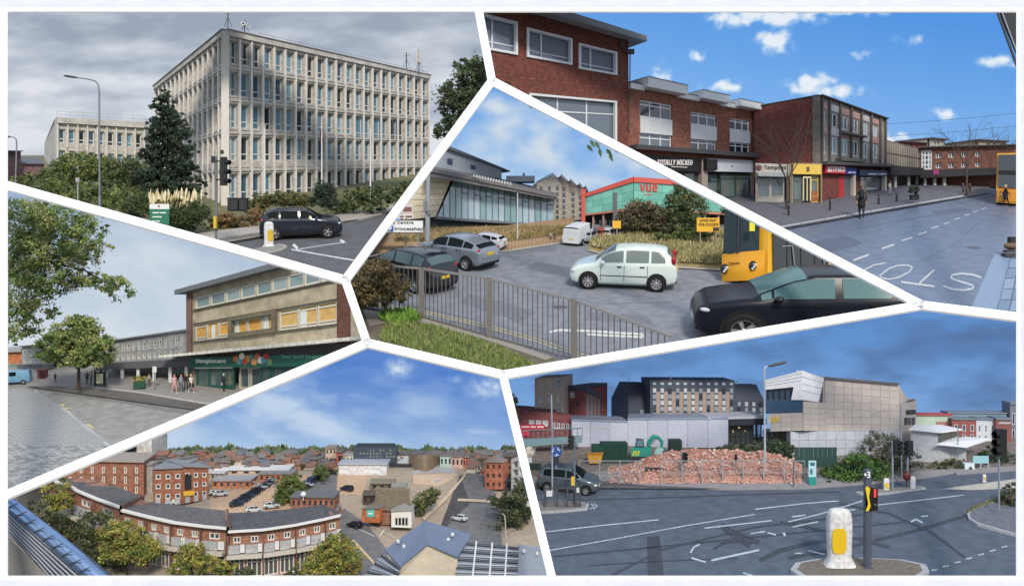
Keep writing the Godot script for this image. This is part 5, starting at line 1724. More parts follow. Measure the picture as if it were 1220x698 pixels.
func place_3() -> void:
	var cw := [[640, 170, 110, 60, 0.9], [760, 190, 130, 40, 0.8], [700, 215, 120, 16, 0.8], [590, 130, 40, 20, 0.7], [830, 240, 60, 30, 0.9]]
	sky(165.0, [395, 85, 1110, 330], func(x, y):
		var c := mix3(C(70, 140, 228), C(150, 192, 236), (y - 150) / 130.0 + (600 - x) / 800.0 + 0.35)
		var t := fbm(x, y * 1.5, 1.3)
		return mix3(c, C(210, 221, 233), blobs(x, y, cw) * (0.6 + t * 0.7) + t * 0.2 - 0.08))
	var m := MB.new()
	sheet(m, [[380, 480], [1120, 480], [1120, 262], [380, 262]], 0.0)
	struct("road", m, mat(C(128, 132, 140), 0.8, "asphalt", 0.12))
	m = MB.new()
	for q in [[[640, 312], [700, 322], [690, 332], [625, 320]], [[560, 350], [640, 372], [620, 384], [545, 360]], [[700, 372], [770, 376], [780, 386], [705, 382]], [[610, 297], [660, 293], [664, 298], [612, 303]]]: sheet(m, q, 0.008)
	stroke(m, [[600, 330], [650, 352], [720, 362], [800, 360]], [0.7], 0.012)
	struct("tarmac_patch", m, mat(C(114, 118, 126), 0.85, "asphalt", 0.3))
	m = MB.new(); m.lathe(g(668, 366, 0.0), Vector3(0, 1, gslope()).normalized(), [[0.55, 0.0], [0.55, 0.03], [0.01, 0.04]], 18)
	solo("manhole_cover", "round iron manhole cover in the roundabout tarmac", "manhole cover", m, mat(C(92, 90, 90), 0.6, "grain", 1.0))
	var wl := mat(C(210, 210, 204), 0.8, "stain", 0.5)
	m = MB.new()
	stroke(m, [[655, 396], [665, 393.5], [700, 394.5], [766, 398.5], [766, 402], [700, 398.5]], [2.2, 2.6], 0.02)
	solo("white_road_marking", "white painted bar on the road behind the railing", "road marking", m, wl)
	m = MB.new()
	stroke(m, [[430, 360], [500, 369.5], [580, 387], [640, 404], [700, 424], [740, 440]], [1.2], 0.02)
	stroke(m, [[430, 362.5], [500, 372.2], [580, 390], [640, 407.2], [700, 427.4], [740, 443.5]], [1.2], 0.02)
	solo("yellow_lines", "pair of pale yellow no parking lines along the railing kerb", "road marking", m, mat(C(206, 192, 150), 0.8, "stain", 0.5))
	m = MB.new()
	var lo := []
	var hi := []
	for q in [[410, 366], [502, 381.5], [583, 404], [640, 422], [700, 445], [700, 470], [400, 470], [400, 380]]:
		lo.append(g(q[0], q[1], -0.1)); hi.append(g(q[0], q[1], 0.16))
	m.prism(lo, hi)
	var vg := struct("verge", m, mat(C(104, 96, 80), 0.95, "stain", 0.3))
	m = MB.new()
	for q in [[[432, 371], [466, 376], [463, 386], [440, 392]], [[503, 381.5], [586, 404.5], [576, 407], [500, 386.5]], [[586, 404.5], [660, 429], [650, 432], [576, 407]]]: sheet(m, q, 0.185)
	part(vg, "concrete_strip", m, mat(C(148, 140, 132), 0.9, "grain", 0.4))
	grass_patch([[470, 384], [520, 392], [600, 418], [640, 440], [600, 450], [520, 430], [450, 412], [455, 394]], 5200, 3.0, 7.5, [C(110, 132, 62), C(128, 146, 76), C(90, 116, 52), C(150, 148, 96)], "short green grass inside the railing corner", 0.16)
	grass_patch([[456, 377], [490, 378], [500, 384], [474, 390], [456, 386]], 700, 7.0, 14.0, [C(120, 160, 62), C(140, 176, 78), C(100, 140, 54)], "taller bright weeds at the foot of the railing post", 0.16)
	m = MB.new()
	for i in 60:
		var x := R(445, 630)
		var y := lerpf(395, 440, (x - 445) / 190.0) + R(-8, 8)
		var o := g(x, y, 0.2)
		m.col = [C(150, 120, 84), C(176, 150, 110), C(120, 92, 66)][i % 3].srgb_to_linear()
		m.face([o, o + Vector3(R(0.05, 0.14), R(0, 0.06), R(-0.1, 0.1)), o + Vector3(R(-0.05, 0.1), R(0, 0.04), R(0.05, 0.15))], Vector3.UP)
	struct("fallen_leaves", m, vmat(), true, "stuff", "brown fallen leaves scattered on the grass")
	# --- railing
	var base := [[415, 367], [502, 381], [583, 404.5], [684, 433], [800, 474]]
	var top := [[415, 312], [502, 320], [583, 332], [684, 357.5], [800, 401]]
	var rl := thing("pedestrian_railing", "grey metal pedestrian railing with square posts along the kerb", "railing", g(583, 404))
	var steel := mat(C(112, 108, 104), 0.5, "grain", 0.5, 0.2)
	for i in 4:
		var z0 := gz(base[i][1])
		var z1 := gz(base[i + 1][1])
		var a0 := P(base[i][0], base[i][1], z0)
		var a1 := P(base[i + 1][0], base[i + 1][1], z1)
		var b0 := P(top[i][0], top[i][1], z0)
		var b1 := P(top[i + 1][0], top[i + 1][1], z1)
		m = MB.new(); m.bar(b0, b1, 0.14, 0.17)
		part(rl, "top_rail", m, mat(C(150, 148, 144), 0.5, "grain", 0.5, 0.2))
		m = MB.new(); m.bar(a0.lerp(b0, 0.06), a1.lerp(b1, 0.06), 0.1, 0.12)
		part(rl, "bottom_rail", m, steel)
		var n: int = [17, 16, 17, 16][i]
		for k in range(1, n):
			var t := float(k) / n
			m = MB.new(); m.bar(a0.lerp(a1, t).lerp(b0.lerp(b1, t), 0.06), a0.lerp(a1, t).lerp(b0.lerp(b1, t), 0.99), 0.07)
			part(rl, "bar", m, mat(C(84, 82, 80), 0.5))
		if i > 0:
			m = MB.new(); m.bar(a0 - Vector3(0, 0.3, 0), b0 + Vector3(0, 0.1, 0), 0.4)
			part(rl, "post", m, steel)
	# --- planted bank and bus station
	m = MB.new()
	lo = []; hi = []
	var bank := [[440, 303, 0.0], [560, 300, 0.0], [604, 298.5, 0.0], [680, 287, 0.0], [684, 282, 0.0]]
	var rows := []
	for i in 4:
		var line := []
		for q in bank: line.append(g(q[0], lerpf(q[1], q[1] - 24, i / 3.0), 0.05 + [0.0, 0.35, 0.5, 0.5][i] * (1.0 if q[0] < 650 else 0.6)))
		rows.append(line)
	m.grid(rows, false, Vector3(0, -500, 0))
	struct("bank", m, mat(C(168, 140, 108), 0.95, "grain", 0.25))
	grass_patch([[470, 294], [560, 291], [604, 292], [676, 283], [676, 274], [560, 276], [470, 276]], 5200, 2.5, 6.0, [C(150, 128, 84), C(120, 118, 70), C(174, 150, 104), C(98, 104, 62)], "dry brown planting on the bank below the glass building", 0.35)
	m = MB.new()
	for i in 30:
		var x := lerpf(560, 680, i / 29.0)
		var y := 299.0 - (x - 604.0) * 0.155 * (1.0 if x > 604 else 0.1)
		m.bar(g(x, y), g(x, y, 0.95), 0.035)
	m.bar(g(560, 299.5, 0.95), g(604, 299, 0.95), 0.05); m.bar(g(604, 299, 0.95), g(680, 287, 0.95), 0.05)
	solo("low_fence", "low thin metal fence at the foot of the planted bank", "fence", m, mat(C(96, 84, 76), 0.6))
	m = MB.new()
	stroke(m, [[540, 301.5], [604, 299.5], [640, 294], [684, 287.5]], [1.8], 0.06)
	struct("kerb", m, mat(C(176, 172, 164), 0.8, "grain", 0.4))
	var glass := mat(C(96, 136, 142), 0.03, "", 0.1, 0.0, 0.9)
	var f := fac(519, 258, 207, 110.0, 660, 268, 231, 114.0)
	var b := thing("bus_station", "low modern building with long glass front and thick overhanging roof", "building", f.a)
	m = MB.new()
	m.prism([f.p(-0.1, -0.2, -1.6), f.p(1, -0.2, -1.6), f.p(1, -0.2, -8), f.p(-0.1, -0.2, -8)], [f.p(-0.1, 1, -1.6), f.p(1, 1, -1.6), f.p(1, 1, -8), f.p(-0.1, 1, -8)])
	part(b, "interior", m, mat(C(98, 112, 112), 0.9, "stain", 0.3))
	for i in 19:
		var x0 := lerpf(521, 659, pow(i / 19.0, 1.0))
		var u0 := f.at(x0, 250).x
		var u1 := f.at(lerpf(521, 659, (i + 1) / 19.0), 250).x
		var slant0 := maxf(0.0, 1.0 - i / 2.4) if i < 3 else 0.0
		m = MB.new()
		if i < 3:
			m.prism([f.p(u0, 0, -0.05), f.p(u1, 0, -0.05), f.p(u1, (i + 1) / 3.0, -0.05), f.p(u0, i / 3.0 + 0.01, -0.05)], [f.p(u0, 0), f.p(u1, 0), f.p(u1, (i + 1) / 3.0), f.p(u0, i / 3.0 + 0.01)])
		else:
			fbox(m, f, u0, 0, u1, 1, -0.05, 0)
		var w := part(b, "glass_pane", m, [mat(C(150, 178, 194), 0.03, "", 0.1, 0.0, 0.9), mat(C(124, 160, 166), 0.03, "", 0.1, 0.0, 0.9), mat(C(168, 190, 206), 0.03, "", 0.1, 0.0, 0.9)][(i * 7 / 3) % 3])
		m = MB.new(); fbox(m, f, u0 - 0.002, 0, u0 + 0.002, 1 if i > 2 else i / 3.0 + 0.01, -0.02, 0.12)
		if i > 2 and i % 2 == 0: fbox(m, f, u0, 0.62, u1, 0.64, -0.02, 0.1)
		part(w, "mullion", m, mat(C(92, 100, 104), 0.4))
	var fb := fac(480, 262, 200, 109.0, 540, 259, 212, 110.5)
	m = MB.new()
	fpoly(m, fb, [[480, 262], [519, 258], [538, 212], [512, 207], [480, 204]], -1.5, 0.0)
	part(b, "stone_wall", m, mat(C(212, 202, 178), 0.8, "grain", 0.3))
	for i in 6:
		m = MB.new(); fpoly(m, fb, [[480, 254 - i * 8], [522 + i * 2.6, 251 - i * 6.4], [522 + i * 2.6, 250.6 - i * 6.4], [480, 253.5 - i * 8]], 0.0, 0.03)
		part(b, "joint", m, mat(C(150, 142, 124), 0.9))
	m = MB.new(); fbox(m, f, -0.005, -0.06, 1.0, 0.0, -1, 0.25)
	part(b, "plinth", m, mat(C(104, 112, 118), 0.8, "grain", 0.4))
	m = MB.new()
	m.prism([P(508, 203.5, 107), P(664, 235.5, 112), P(662, 230, 122), P(520, 198, 122)], [P(508, 199, 107), P(664, 231.8, 112), P(662, 228, 122), P(520, 195, 122)])
	part(b, "roof_overhang", m, mat(C(112, 112, 116), 0.7, "smooth", 0.3))
	m = MB.new(); m.prism([P(506, 209, 107.2), P(560, 219, 108.8), P(560, 214.5, 108.8), P(506, 203, 107.2)], [P(506, 209, 108.5), P(560, 219, 110), P(560, 214.5, 110), P(506, 203, 108.5)])
	m.prism([P(560, 219, 108.8), P(664, 238, 112.2), P(664, 235.6, 112.2), P(560, 214.6, 108.8)], [P(560, 219, 110), P(664, 238, 113.5), P(664, 235.6, 113.5), P(560, 214.6, 110)])
	part(b, "soffit", m, mat(C(112, 112, 116), 0.7, "smooth", 0.3))
	var fu := fac(515, 204, 169.5, 113.0, 600, 213, 202.5, 119.0)
	m = MB.new(); fbox(m, fu, 0, 0, 0.97, 0.93, -6, 0)
	part(b, "upper_storey", m, mat(C(158, 170, 184), 0.6, "smooth", 0.3))
	m = MB.new(); fbox(m, fu, -0.02, 0.93, 1.06, 1.06, -6, 0.5)
	part(b, "upper_roof", m, mat(C(104, 112, 124), 0.6))
	for u in [0.2, 0.52]:
		m = MB.new(); fbox(m, fu, u, 0.35, u + 0.07, 0.6, 0, 0.05)
		part(b, "vent", m, mat(C(60, 76, 110), 0.5))
	m = MB.new(); m.cbox(P(620, 214, 121), Vector3(3.4, 0.7, 2)); m.cbox(P(624, 210, 121), Vector3(0.3, 0.8, 0.3))
	part(b, "roof_plant", m, mat(C(170, 178, 186), 0.6))
	m = MB.new()
	for i in 14:
		var x := lerpf(565, 608, i / 13.0)
		m.cbox(P(x, 209.3 + (x - 565) * 0.222, 108.4), Vector3(0.16, 0.28, 0.1))
	part(b, "roof_lettering", m, mat(C(196, 200, 204), 0.5))
	# --- gabled flats
	b = thing("gabled_flats", "row of stone clad flats with steep repeated gables beyond the bus station", "building", P(670, 268, 117.0))
	var peaks := [[658.5, 208, 640, 669], [668.5, 209, 666, 678], [679.5, 214.5, 677, 689], [690.5, 219, 688, 696.5], [697.5, 222, 695.5, 702]]
	for i in 5:
		var q = peaks[4 - i]
		var z := 118.5 - (4 - i) * -0.6 - 2.4
		z = 117.0 + (4 - i) * 0.5
		m = MB.new()
		var zf2 := P(q[2], 270, z)
		var pr := [P(q[2], 272, z), P(q[3], 272, z), P(q[3], q[1] + 9, z), P(q[0], q[1], z), P(q[2], q[1] + 9, z)]
		var bk := []
		for s in pr: bk.append(s + Vector3(-0.4, 0, -3.0))
		m.prism(pr, bk)
		part(b, "gable_wall", m, mat(C(176, 171, 164), 0.9, "stain", 0.5))
		for r in 7:
			for c in (3 if i == 4 else 1):
				var xx: float = lerpf(q[2], q[3], (c + 0.5) / (3.0 if i == 4 else 1.0))
				m = MB.new(); m.cbox(P(xx, q[1] + 16 + r * 7.0, z - 0.05), Vector3(0.32, 0.4, 0.12))
				part(b, "window", m, mat(C(70, 82, 92), 0.06, "", 0.1, 0.0, 0.8))
		m = MB.new()
		m.prism([P(q[2] - 0.8, q[1] + 9.4, z - 0.2), P(q[0], q[1] - 0.6, z - 0.2), P(q[0], q[1] - 0.6, z + 3), P(q[2] - 0.8, q[1] + 9.4, z + 3)], [P(q[2] - 0.8, q[1] + 8, z - 0.2), P(q[0], q[1] - 2, z - 0.2), P(q[0], q[1] - 2, z + 3), P(q[2] - 0.8, q[1] + 8, z + 3)])
		m.prism([P(q[3] + 0.6, q[1] + 9.4, z - 0.2), P(q[0], q[1] - 0.6, z - 0.2), P(q[0], q[1] - 0.6, z + 3), P(q[3] + 0.6, q[1] + 9.4, z + 3)], [P(q[3] + 0.6, q[1] + 8, z - 0.2), P(q[0], q[1] - 2, z - 0.2), P(q[0], q[1] - 2, z + 3), P(q[3] + 0.6, q[1] + 8, z + 3)])
		part(b, "roof", m, mat(C(106, 116, 126), 0.8, "grain", 0.4))
	# --- cinema with green glass
	var fl := fac(694, 274, 232, 113.0, 755, 276, 211, 110.0)
	f = fac(755, 276, 211, 110.0, 872, 281, 219, 112.0)
	b = thing("cinema_building", "cinema with green glass upper walls, red roof band and red lettering", "building", fl.a)
	for q in [[fl, 5], [f, 7]]:
		var ff: Fac = q[0]
		m = MB.new()
		wall(m, ff, [[0.0, 0.0, 1.0, 0.4]], 1.5)
		m.prism([ff.p(0, 0, -1.6), ff.p(1, 0, -1.6), ff.p(1, 0, -8), ff.p(0, 0, -8)], [ff.p(0, 0.9, -0.3), ff.p(1, 0.9, -0.3), ff.p(1, 0.9, -8), ff.p(0, 0.9, -8)])
		part(b, "wall", m, mat(C(56, 60, 66), 0.8, "stain", 0.3))
		for i in q[1]:
			for v in 3:
				m = MB.new()
				fbox(m, ff, (i + 0.01) / q[1], lerpf(0.44, 0.9, v / 3.0) + 0.004, (i + 0.99) / q[1], lerpf(0.44, 0.9, (v + 1) / 3.0), 0.0, 0.08)
				part(b, "glass_panel", m, mat([C(116, 190, 172), C(124, 198, 180), C(106, 180, 164)][(i + v) % 3], 0.12, "", 0.1, 0.0, 0.6))
		m = MB.new(); fbox(m, ff, -0.004, 0.905, 1.004, 1.0, -6, 0.25)
		part(b, "red_band", m, mat(C(210, 92, 80), 0.6))
		m = MB.new(); fbox(m, ff, 0.0, 0.395, 1.0, 0.435, -0.3, 0.3)
		part(b, "canopy_beam", m, mat(C(196, 130, 112), 0.6))
		for i in q[1]:
			m = MB.new(); fbox(m, ff, float(i) / q[1], -0.05, (i + 0.12) / q[1], 0.395, -0.3, 0.0)
			part(b, "column", m, mat(C(186, 150, 140), 0.6))
			m = MB.new(); fbox(m, ff, (i + 0.2) / q[1], 0.0, (i + 0.95) / q[1], 0.36, -1.4, -1.3)
			part(b, "lobby_window", m, mat(C(92, 112, 126), 0.04, "", 0.1, 0.0, 0.8))
	text(b, "vue", f, 762, 219.5, 783, 228.5, 0.12, mat(C(216, 60, 58), 0.5))
	m = MB.new(); fpoly(m, f, [[767, 232], [777, 232.4], [777, 231.4], [767, 231]], 0.08, 0.14)
	part(b, "strapline", m, mat(C(226, 120, 110), 0.5))
	m = MB.new(); m.cbox(P(695, 250, 112.6), Vector3(0.42, 4.4, 0.4)); m.cbox(P(695, 229, 112.6), Vector3(0.5, 0.7, 0.5))
	part(b, "red_corner_post", m, mat(C(204, 86, 78), 0.6))
	m = MB.new(); m.cbox(P(733, 246, 107.5), Vector3(0.42, 2.9, 0.4))
	part(b, "grey_duct", m, mat(C(92, 100, 106), 0.6))
	# --- dry grass island, trees, signs
	m = MB.new()
	rows = []
	for i in 4:
		var line := []
		for q in [[700, 298], [740, 308], [800, 318], [870, 322], [960, 322]]: line.append(g(lerpf(q[0], q[0] + 10, i / 3.0), lerpf(q[1], 279, i / 3.0), [0.1, 0.5, 0.7, 0.7][i]))
		rows.append(line)
	m.grid(rows, false, Vector3(0, -500, 0))
	struct("grass_island", m, mat(C(150, 134, 92), 0.95, "stain", 0.3))
	m = MB.new(); stroke(m, [[700, 298.5], [740, 309], [800, 319], [870, 323], [960, 323]], [2.0], 0.1)
	struct("island_kerb", m, mat(C(168, 162, 150), 0.9, "grain", 0.4))
	grass_patch([[704, 297], [740, 306], [800, 316], [868, 320], [900, 320], [900, 283], [712, 283]], 11000, 3.5, 9.0, [C(186, 174, 128), C(160, 150, 100), C(140, 138, 88), C(114, 122, 74), C(196, 184, 146)], "tall dry straw coloured grass on the roundabout", 0.4)
	tree("purple brown leafed tree in front of the green glass", [[765, 252, 24, 14], [750, 262, 16, 14], [782, 262, 16, 14], [762, 272, 16, 8]], 105.0, 2.4, 5200, 3.2, [C(110, 92, 80), C(96, 98, 68), C(128, 110, 90), C(82, 84, 62)], [[[764, 285, 1.6], [764, 265, 1.2], [760, 248, 0.5]], [[764, 270, 0.8], [782, 256, 0.4]], [[764, 272, 0.8], [748, 258, 0.4]]])
	tree("tall green birch like tree beside the cinema", [[818, 228, 15, 14], [806, 246, 16, 18], [826, 250, 16, 20], [812, 266, 20, 12], [830, 270, 12, 10]], 103.0, 2.4, 6200, 3.2, [C(102, 116, 76), C(84, 100, 64), C(122, 130, 88), C(72, 86, 58)], [[[816, 288, 1.6], [816, 255, 1.2], [818, 222, 0.5]], [[816, 262, 0.8], [832, 246, 0.4]], [[816, 266, 0.8], [802, 248, 0.4]]])
	bush("leafy green bush under the yellow notice", [[815, 280, 14, 6], [842, 276, 12, 6], [790, 280, 10, 6]], 101.0, 1.0, 1500, 3.0, [C(110, 124, 70), C(90, 108, 60)])
	tree("thin tree beside the bus behind the panel edge", [[868, 243, 9, 12], [876, 256, 8, 12]], 100.0, 1.5, 1300, 3.2, [C(96, 112, 72), C(80, 96, 62)], [[[872, 300, 0.9], [871, 240, 0.5]]])
	var yl := mat(C(230, 178, 44), 0.5)
	for q in [["yellow event notice board on two grey posts in the dry grass", 830.5, 857.5, 259.5, 276, 99.0, 300.0, true], ["small yellow notice on a pole before the cinema", 730, 740, 263, 272, 103.0, 288.0, false]]:
		var t := thing("yellow_notice", q[0], "sign", P((q[1] + q[2]) / 2, q[6], q[5]))
		var fs := fac(q[1], q[4], q[3], q[5], q[2], q[4], q[3], q[5])
		m = MB.new(); fbox(m, fs, 0, 0, 1, 1, -0.1, 0)
		part(t, "board", m, yl)
		for x in ([q[1] + 4, q[2] - 4] if q[7] else [(q[1] + q[2]) / 2]):
			m = MB.new(); post(m, x, q[6], q[4] - 2, q[5] + 0.15, 0.7)
			part(t, "post", m, mat(C(150, 150, 146), 0.5))
		if q[7]:
			text(t, "LOOK OUT", fs, 834, 261, 854, 264, 0.0, mat(C(60, 50, 30), 0.5))
			text(t, "FOR CYCLISTS", fs, 833, 266, 856, 269, 0.0, mat(C(60, 50, 30), 0.5))
			m = MB.new(); fbox(m, fs, 0.72, 0.05, 0.98, 0.32, 0, 0.04)
			part(t, "black_patch", m, mat(C(44, 42, 40), 0.5))
	var t := thing("direction_sign", "white direction sign with blue parking symbol beside the grey pole", "sign", P(483, 292, 97.0))
	var fs := fac(455, 277.5, 262, 97.0, 504.5, 277.5, 262, 97.0)
	m = MB.new(); fbox(m, fs, 0, 0, 1, 1, -0.12, 0)
	part(t, "board", m, mat(C(228, 230, 230), 0.5))
	m = MB.new(); frame_bars(m, fs, [0, 0, 1, 1], 1, [], 0.07, 0, 0.02)
	part(t, "border", m, mat(C(70, 72, 78), 0.5))
	text(t, "City Centre", fs, 460, 263.3, 492.5, 267.6, 0.0, mat(C(60, 62, 70), 0.5))
	text(t, "Princesshay", fs, 470, 270.5, 503.5, 275.6, 0.0, mat(C(60, 62, 70), 0.5))
	m = MB.new(); fpoly(m, fs, [[462, 276], [468.5, 276], [468.5, 269], [462, 269]], 0, 0.03)
	var pk := part(t, "parking_symbol", m, mat(C(34, 74, 150), 0.5))
	text(pk, "P", fs, 463.8, 270, 466.8, 275, 0.03, mat(C(236, 238, 240), 0.5))
	for x in [464, 498]:
		m = MB.new(); post(m, x, 293, 270, 97.2, 0.9)
		part(t, "post", m, mat(C(140, 142, 144), 0.5))
	t = thing("brown_sign", "small white and brown destination sign above the direction sign", "sign", P(486, 292, 99.0))
	fs = fac(474, 260, 243, 99.0, 492, 260, 243, 99.0)
	m = MB.new(); fbox(m, fs, 0, 0.35, 1, 1, -0.1, 0)
	part(t, "board", m, mat(C(206, 204, 200), 0.5))
	m = MB.new(); fpoly(m, fs, [[480, 252], [490.5, 252], [490.5, 246.5], [480, 246.5]], 0, 0.04)
	part(t, "brown_field", m, mat(C(128, 84, 72), 0.5))
	m = MB.new(); fbox(m, fs, 0, 0, 1, 0.3, -0.1, 0)
	part(t, "lower_board", m, mat(C(216, 216, 212), 0.5))
	text(t, "~xxx xxxxx", fs, 476, 256, 491, 259, 0.0, mat(C(110, 80, 76), 0.5))
	m = MB.new(); post(m, 484, 291, 244, 99.3, 0.8)
	part(t, "post", m, mat(C(140, 142, 144), 0.5))
	t = thing("grey_pole", "tall plain grey metal pole beside the direction sign", "pole", P(509, 292, 98.0))
	m = MB.new(); m.tube([P(509, 294, 98), P(509.3, 245, 98), P(510, 190, 98)], [0.26, 0.24, 0.2], 10)
	part(t, "shaft", m, mat(C(146, 154, 160), 0.5, "smooth", 0.5))
	m = MB.new(); m.cbox(P(507, 246, 97.7), Vector3(0.4, 1.0, 0.4)); m.cbox(P(511, 253, 97.7), Vector3(0.3, 0.4, 0.3))
	part(t, "control_box", m, mat(C(110, 116, 122), 0.6))
	lamp_post("white_lamp_post", "slim white lamp post in front of the glass building", [[616.5, 296], [616.5, 245], [616.5, 229]], 103.0, 0.9, [616.5, 230, 616.5, 226], "", C(206, 204, 200))
	# --- cars
	var sl := atan(gslope())
	car("white_van", "white panel van parked at the far side of the roundabout", "van", VAN, g(690, 288.5), deg_to_rad(65), 4.6, 1.0, mat(C(222, 226, 230), 0.3), {"tilt": sl, "sides": [[0.2, 0.34]], "screen": [0.1, 0.24], "rear": [0.985, 0.995], "handles": [0.36]})
	for q in [[703, 287, C(150, 156, 164)], [710, 285, C(86, 90, 96)], [717, 284.5, C(170, 60, 60)], [725, 284, C(196, 198, 202)], [737, 283.5, C(60, 64, 72)]]:
		car("queued_car", "small distant car queued by the cinema behind the white van", "car", HATCH, g(q[0], q[1]), deg_to_rad(70), 4.1, 0.78, mat(q[2], 0.3), {"tilt": sl, "fine": false, "group": "cars queued by the cinema"})
	car("white_coupe", "white sloping backed car driving behind the silver grey car", "car", COUPE, g(576, 296), deg_to_rad(158), 4.5, 1.02, mat(C(220, 224, 228), 0.2), {"tilt": sl, "wheel": 0.34})
	car("silver_crossover", "silver grey crossover seen from behind with yellow rear plate", "car", COUPE, g(545, 314), deg_to_rad(140), 4.5, 1.83, mat(C(140, 150, 160), 0.2, "", 0.1, 0.4), {"tilt": sl, "wheel": 0.35, "plate_y": 0.86})
	car("black_estate", "black estate car with red tail lights behind the railing", "car", SUV, g(487, 338), deg_to_rad(136), 4.7, 2.0, mat(C(34, 38, 44), 0.12, "", 0.1, 0.3, 0.7), {"tilt": sl, "wheel": 0.35, "plate_y": 0.7, "tail_h": 0.12, "glass": mat(C(86, 104, 108), 0.08, "", 0.1, 0.0, 0.25)})
	car("white_hatchback", "pale white hatchback with silver wheel trims crossing the roundabout", "car", HATCH, g(743, 339.5), deg_to_rad(170), 3.95, 2.28, mat(C(220, 232, 226), 0.15, "", 0.1, 0.0, 0.6), {"tilt": sl, "glass": clearglass(0.55, Color(0.25, 0.32, 0.3)), "tail_up": 0.14, "tail_h": 0.2, "trim_up": 0.36, "trim_h": 0.03, "spokes": 8})
	car("black_electric_car", "glossy black car with large windows close to the railing end", "car", COUPE, g(972, 401), deg_to_rad(174), 4.7, 3.7, mat(C(26, 30, 40), 0.3, "", 0.1, 0.0, 0.35), {"low": 0.84, "tilt": sl * 0.8, "wheel": 0.37, "spokes": 5, "mirror": mat(C(24, 26, 30), 0.3), "glass": mat(C(96, 128, 130), 0.2, "", 0.1, 0.0, 0.2), "sides": [[0.25, 0.29], [0.3, 0.53], [0.56, 0.74], [0.76, 0.86]]})
	# --- bus
	var z := gz(336.0)
	f = fac(862, 342, 236, z + 0.5, 915, 340, 226, z - 2.0)
	var fsd := fac(915, 340, 226, z - 2.0, 1040, 336, 214, z + 1.0)
	b = thing("single_deck_bus", "yellow bus with black doors and wide windscreen waiting at the roundabout", "bus", f.a)
	m = MB.new()
	m.prism([f.p(0, 0.06), f.p(1, 0.06), fsd.p(1, 0.06), fsd.p(1, 0.06, -6), f.p(0, 0.06, -7)], [f.p(0.04, 1, -0.8), f.p(0.98, 1, -0.5), fsd.p(1, 1), fsd.p(1, 1, -6), f.p(0.04, 1, -7)])
	part(b, "body", m, mat(C(232, 176, 44), 0.25))
	m = MB.new()
	var ws := []
	for i in 6:
		var line := []
		for k in 7:
			var u := lerpf(0.03, 0.84, k / 6.0)
			var v := lerpf(0.36, 0.88, i / 5.0)
			line.append(f.p(u, v, 0.3 + 0.5 * sin(PI * (k + 0.5) / 7.0) - v * 0.45))
		ws.append(line)
	m.grid(ws, false, P(900, 300, z + 30))
	part(b, "windscreen", m, mat(C(50, 62, 68), 0.05, "", 0.1, 0.0, 0.3))
	m = MB.new(); m.bar(f.p(0.42, 0.36, 0.75), f.p(0.42, 0.88, 0.5), 0.1)
	part(b, "screen_divider", m, mat(C(40, 42, 46), 0.4))
	m = MB.new(); fbox(m, f, 0.02, 0.88, 0.9, 1.02, -0.4, 0.1)
	part(b, "destination_blind", m, mat(C(28, 30, 34), 0.3))
	ws = []
	for i in 5:
		var line := []
		for k in 7: line.append(f.p(lerpf(0.0, 0.97, k / 6.0), lerpf(0.06, 0.37, i / 4.0), 0.15 + 0.5 * sin(PI * (k + 0.3) / 6.6) + (0.15 if i in [1, 2] else 0.0)))
		ws.append(line)
	m = MB.new(); m.grid(ws, false, P(900, 300, z + 30))
	part(b, "front_panel", m, mat(C(230, 164, 40), 0.25))
	for q in [[0.1, 0.2], [0.74, 0.21]]:
		m = MB.new(); m.ball(f.p(q[0], q[1], 0.55), Vector3(0.38, 0.46, 0.3))
		var hl := part(b, "headlight", m, mat(C(34, 34, 38), 0.2))
		for i in 3:
			m = MB.new(); m.ball(f.p(q[0] + 0.02 + i * 0.035, q[1] - 0.03 + i * 0.02, 0.84), Vector3(0.11, 0.11, 0.08))
			part(hl, "lens", m, mat(C(226, 228, 230), 0.1))
	text(b, "Stagecoach", f, 873, 312, 886, 315.5, 0.75, mat(C(150, 96, 30), 0.5))
	m = MB.new(); m.cbox(P(896.5, 270, z - 2.5), Vector3(0.45, 0.75, 0.1))
	part(b, "yellow_notice", m, mat(C(226, 216, 50), 0.5))
	m = MB.new(); fbox(m, fsd, 0.05, 0.1, 0.56, 0.82, -0.05, 0.05)
	var dr := part(b, "door", m, mat(C(30, 32, 36), 0.05, "", 0.1, 0.0, 0.8))
	for u in [0.05, 0.18, 0.31, 0.44, 0.56]:
		m = MB.new(); fbox(m, fsd, u - 0.006, 0.1, u + 0.006, 0.82, 0.05, 0.12)
		part(dr, "door_frame", m, mat(C(60, 62, 66), 0.4))
	m = MB.new()
	for u in [0.12, 0.4]:
		m.bar(fsd.p(u, 0.4, 0.16), fsd.p(u + 0.1, 0.4, 0.16), 0.08)
		m.bar(fsd.p(u + 0.1, 0.4, 0.16), fsd.p(u + 0.12, 0.2, 0.16), 0.08)
	part(dr, "handrail", m, mat(C(160, 162, 166), 0.3, "", 0.1, 0.5))
	m = MB.new(); fbox(m, fsd, 0.06, 0.1, 0.55, 0.62, -0.9, -0.8)
	part(b, "interior", m, mat(C(110, 116, 120), 0.8))
	# --- people, hedge, overhanging leaves
	person("person in white top walking beside the planted bank", g(656, 287.5), 11.5 * gz(287) / F, 1.2, {"top": C(220, 220, 222), "leg": C(60, 64, 76), "stride": 0.12})
	person("person in dark jacket walking beside the planted bank", g(661, 287), 12.0 * gz(287) / F, 1.4, {"top": C(50, 56, 66), "leg": C(54, 58, 68), "stride": 0.14})
	bush("dark brownish hedge spilling over the railing corner", [[450, 322, 22, 14], [436, 338, 20, 18], [462, 340, 22, 16], [446, 356, 22, 10], [478, 350, 10, 10], [428, 352, 10, 16]], 74.5, 1.4, 8200, 3.6, [C(100, 86, 62), C(118, 104, 70), C(86, 80, 56), C(134, 116, 78)])
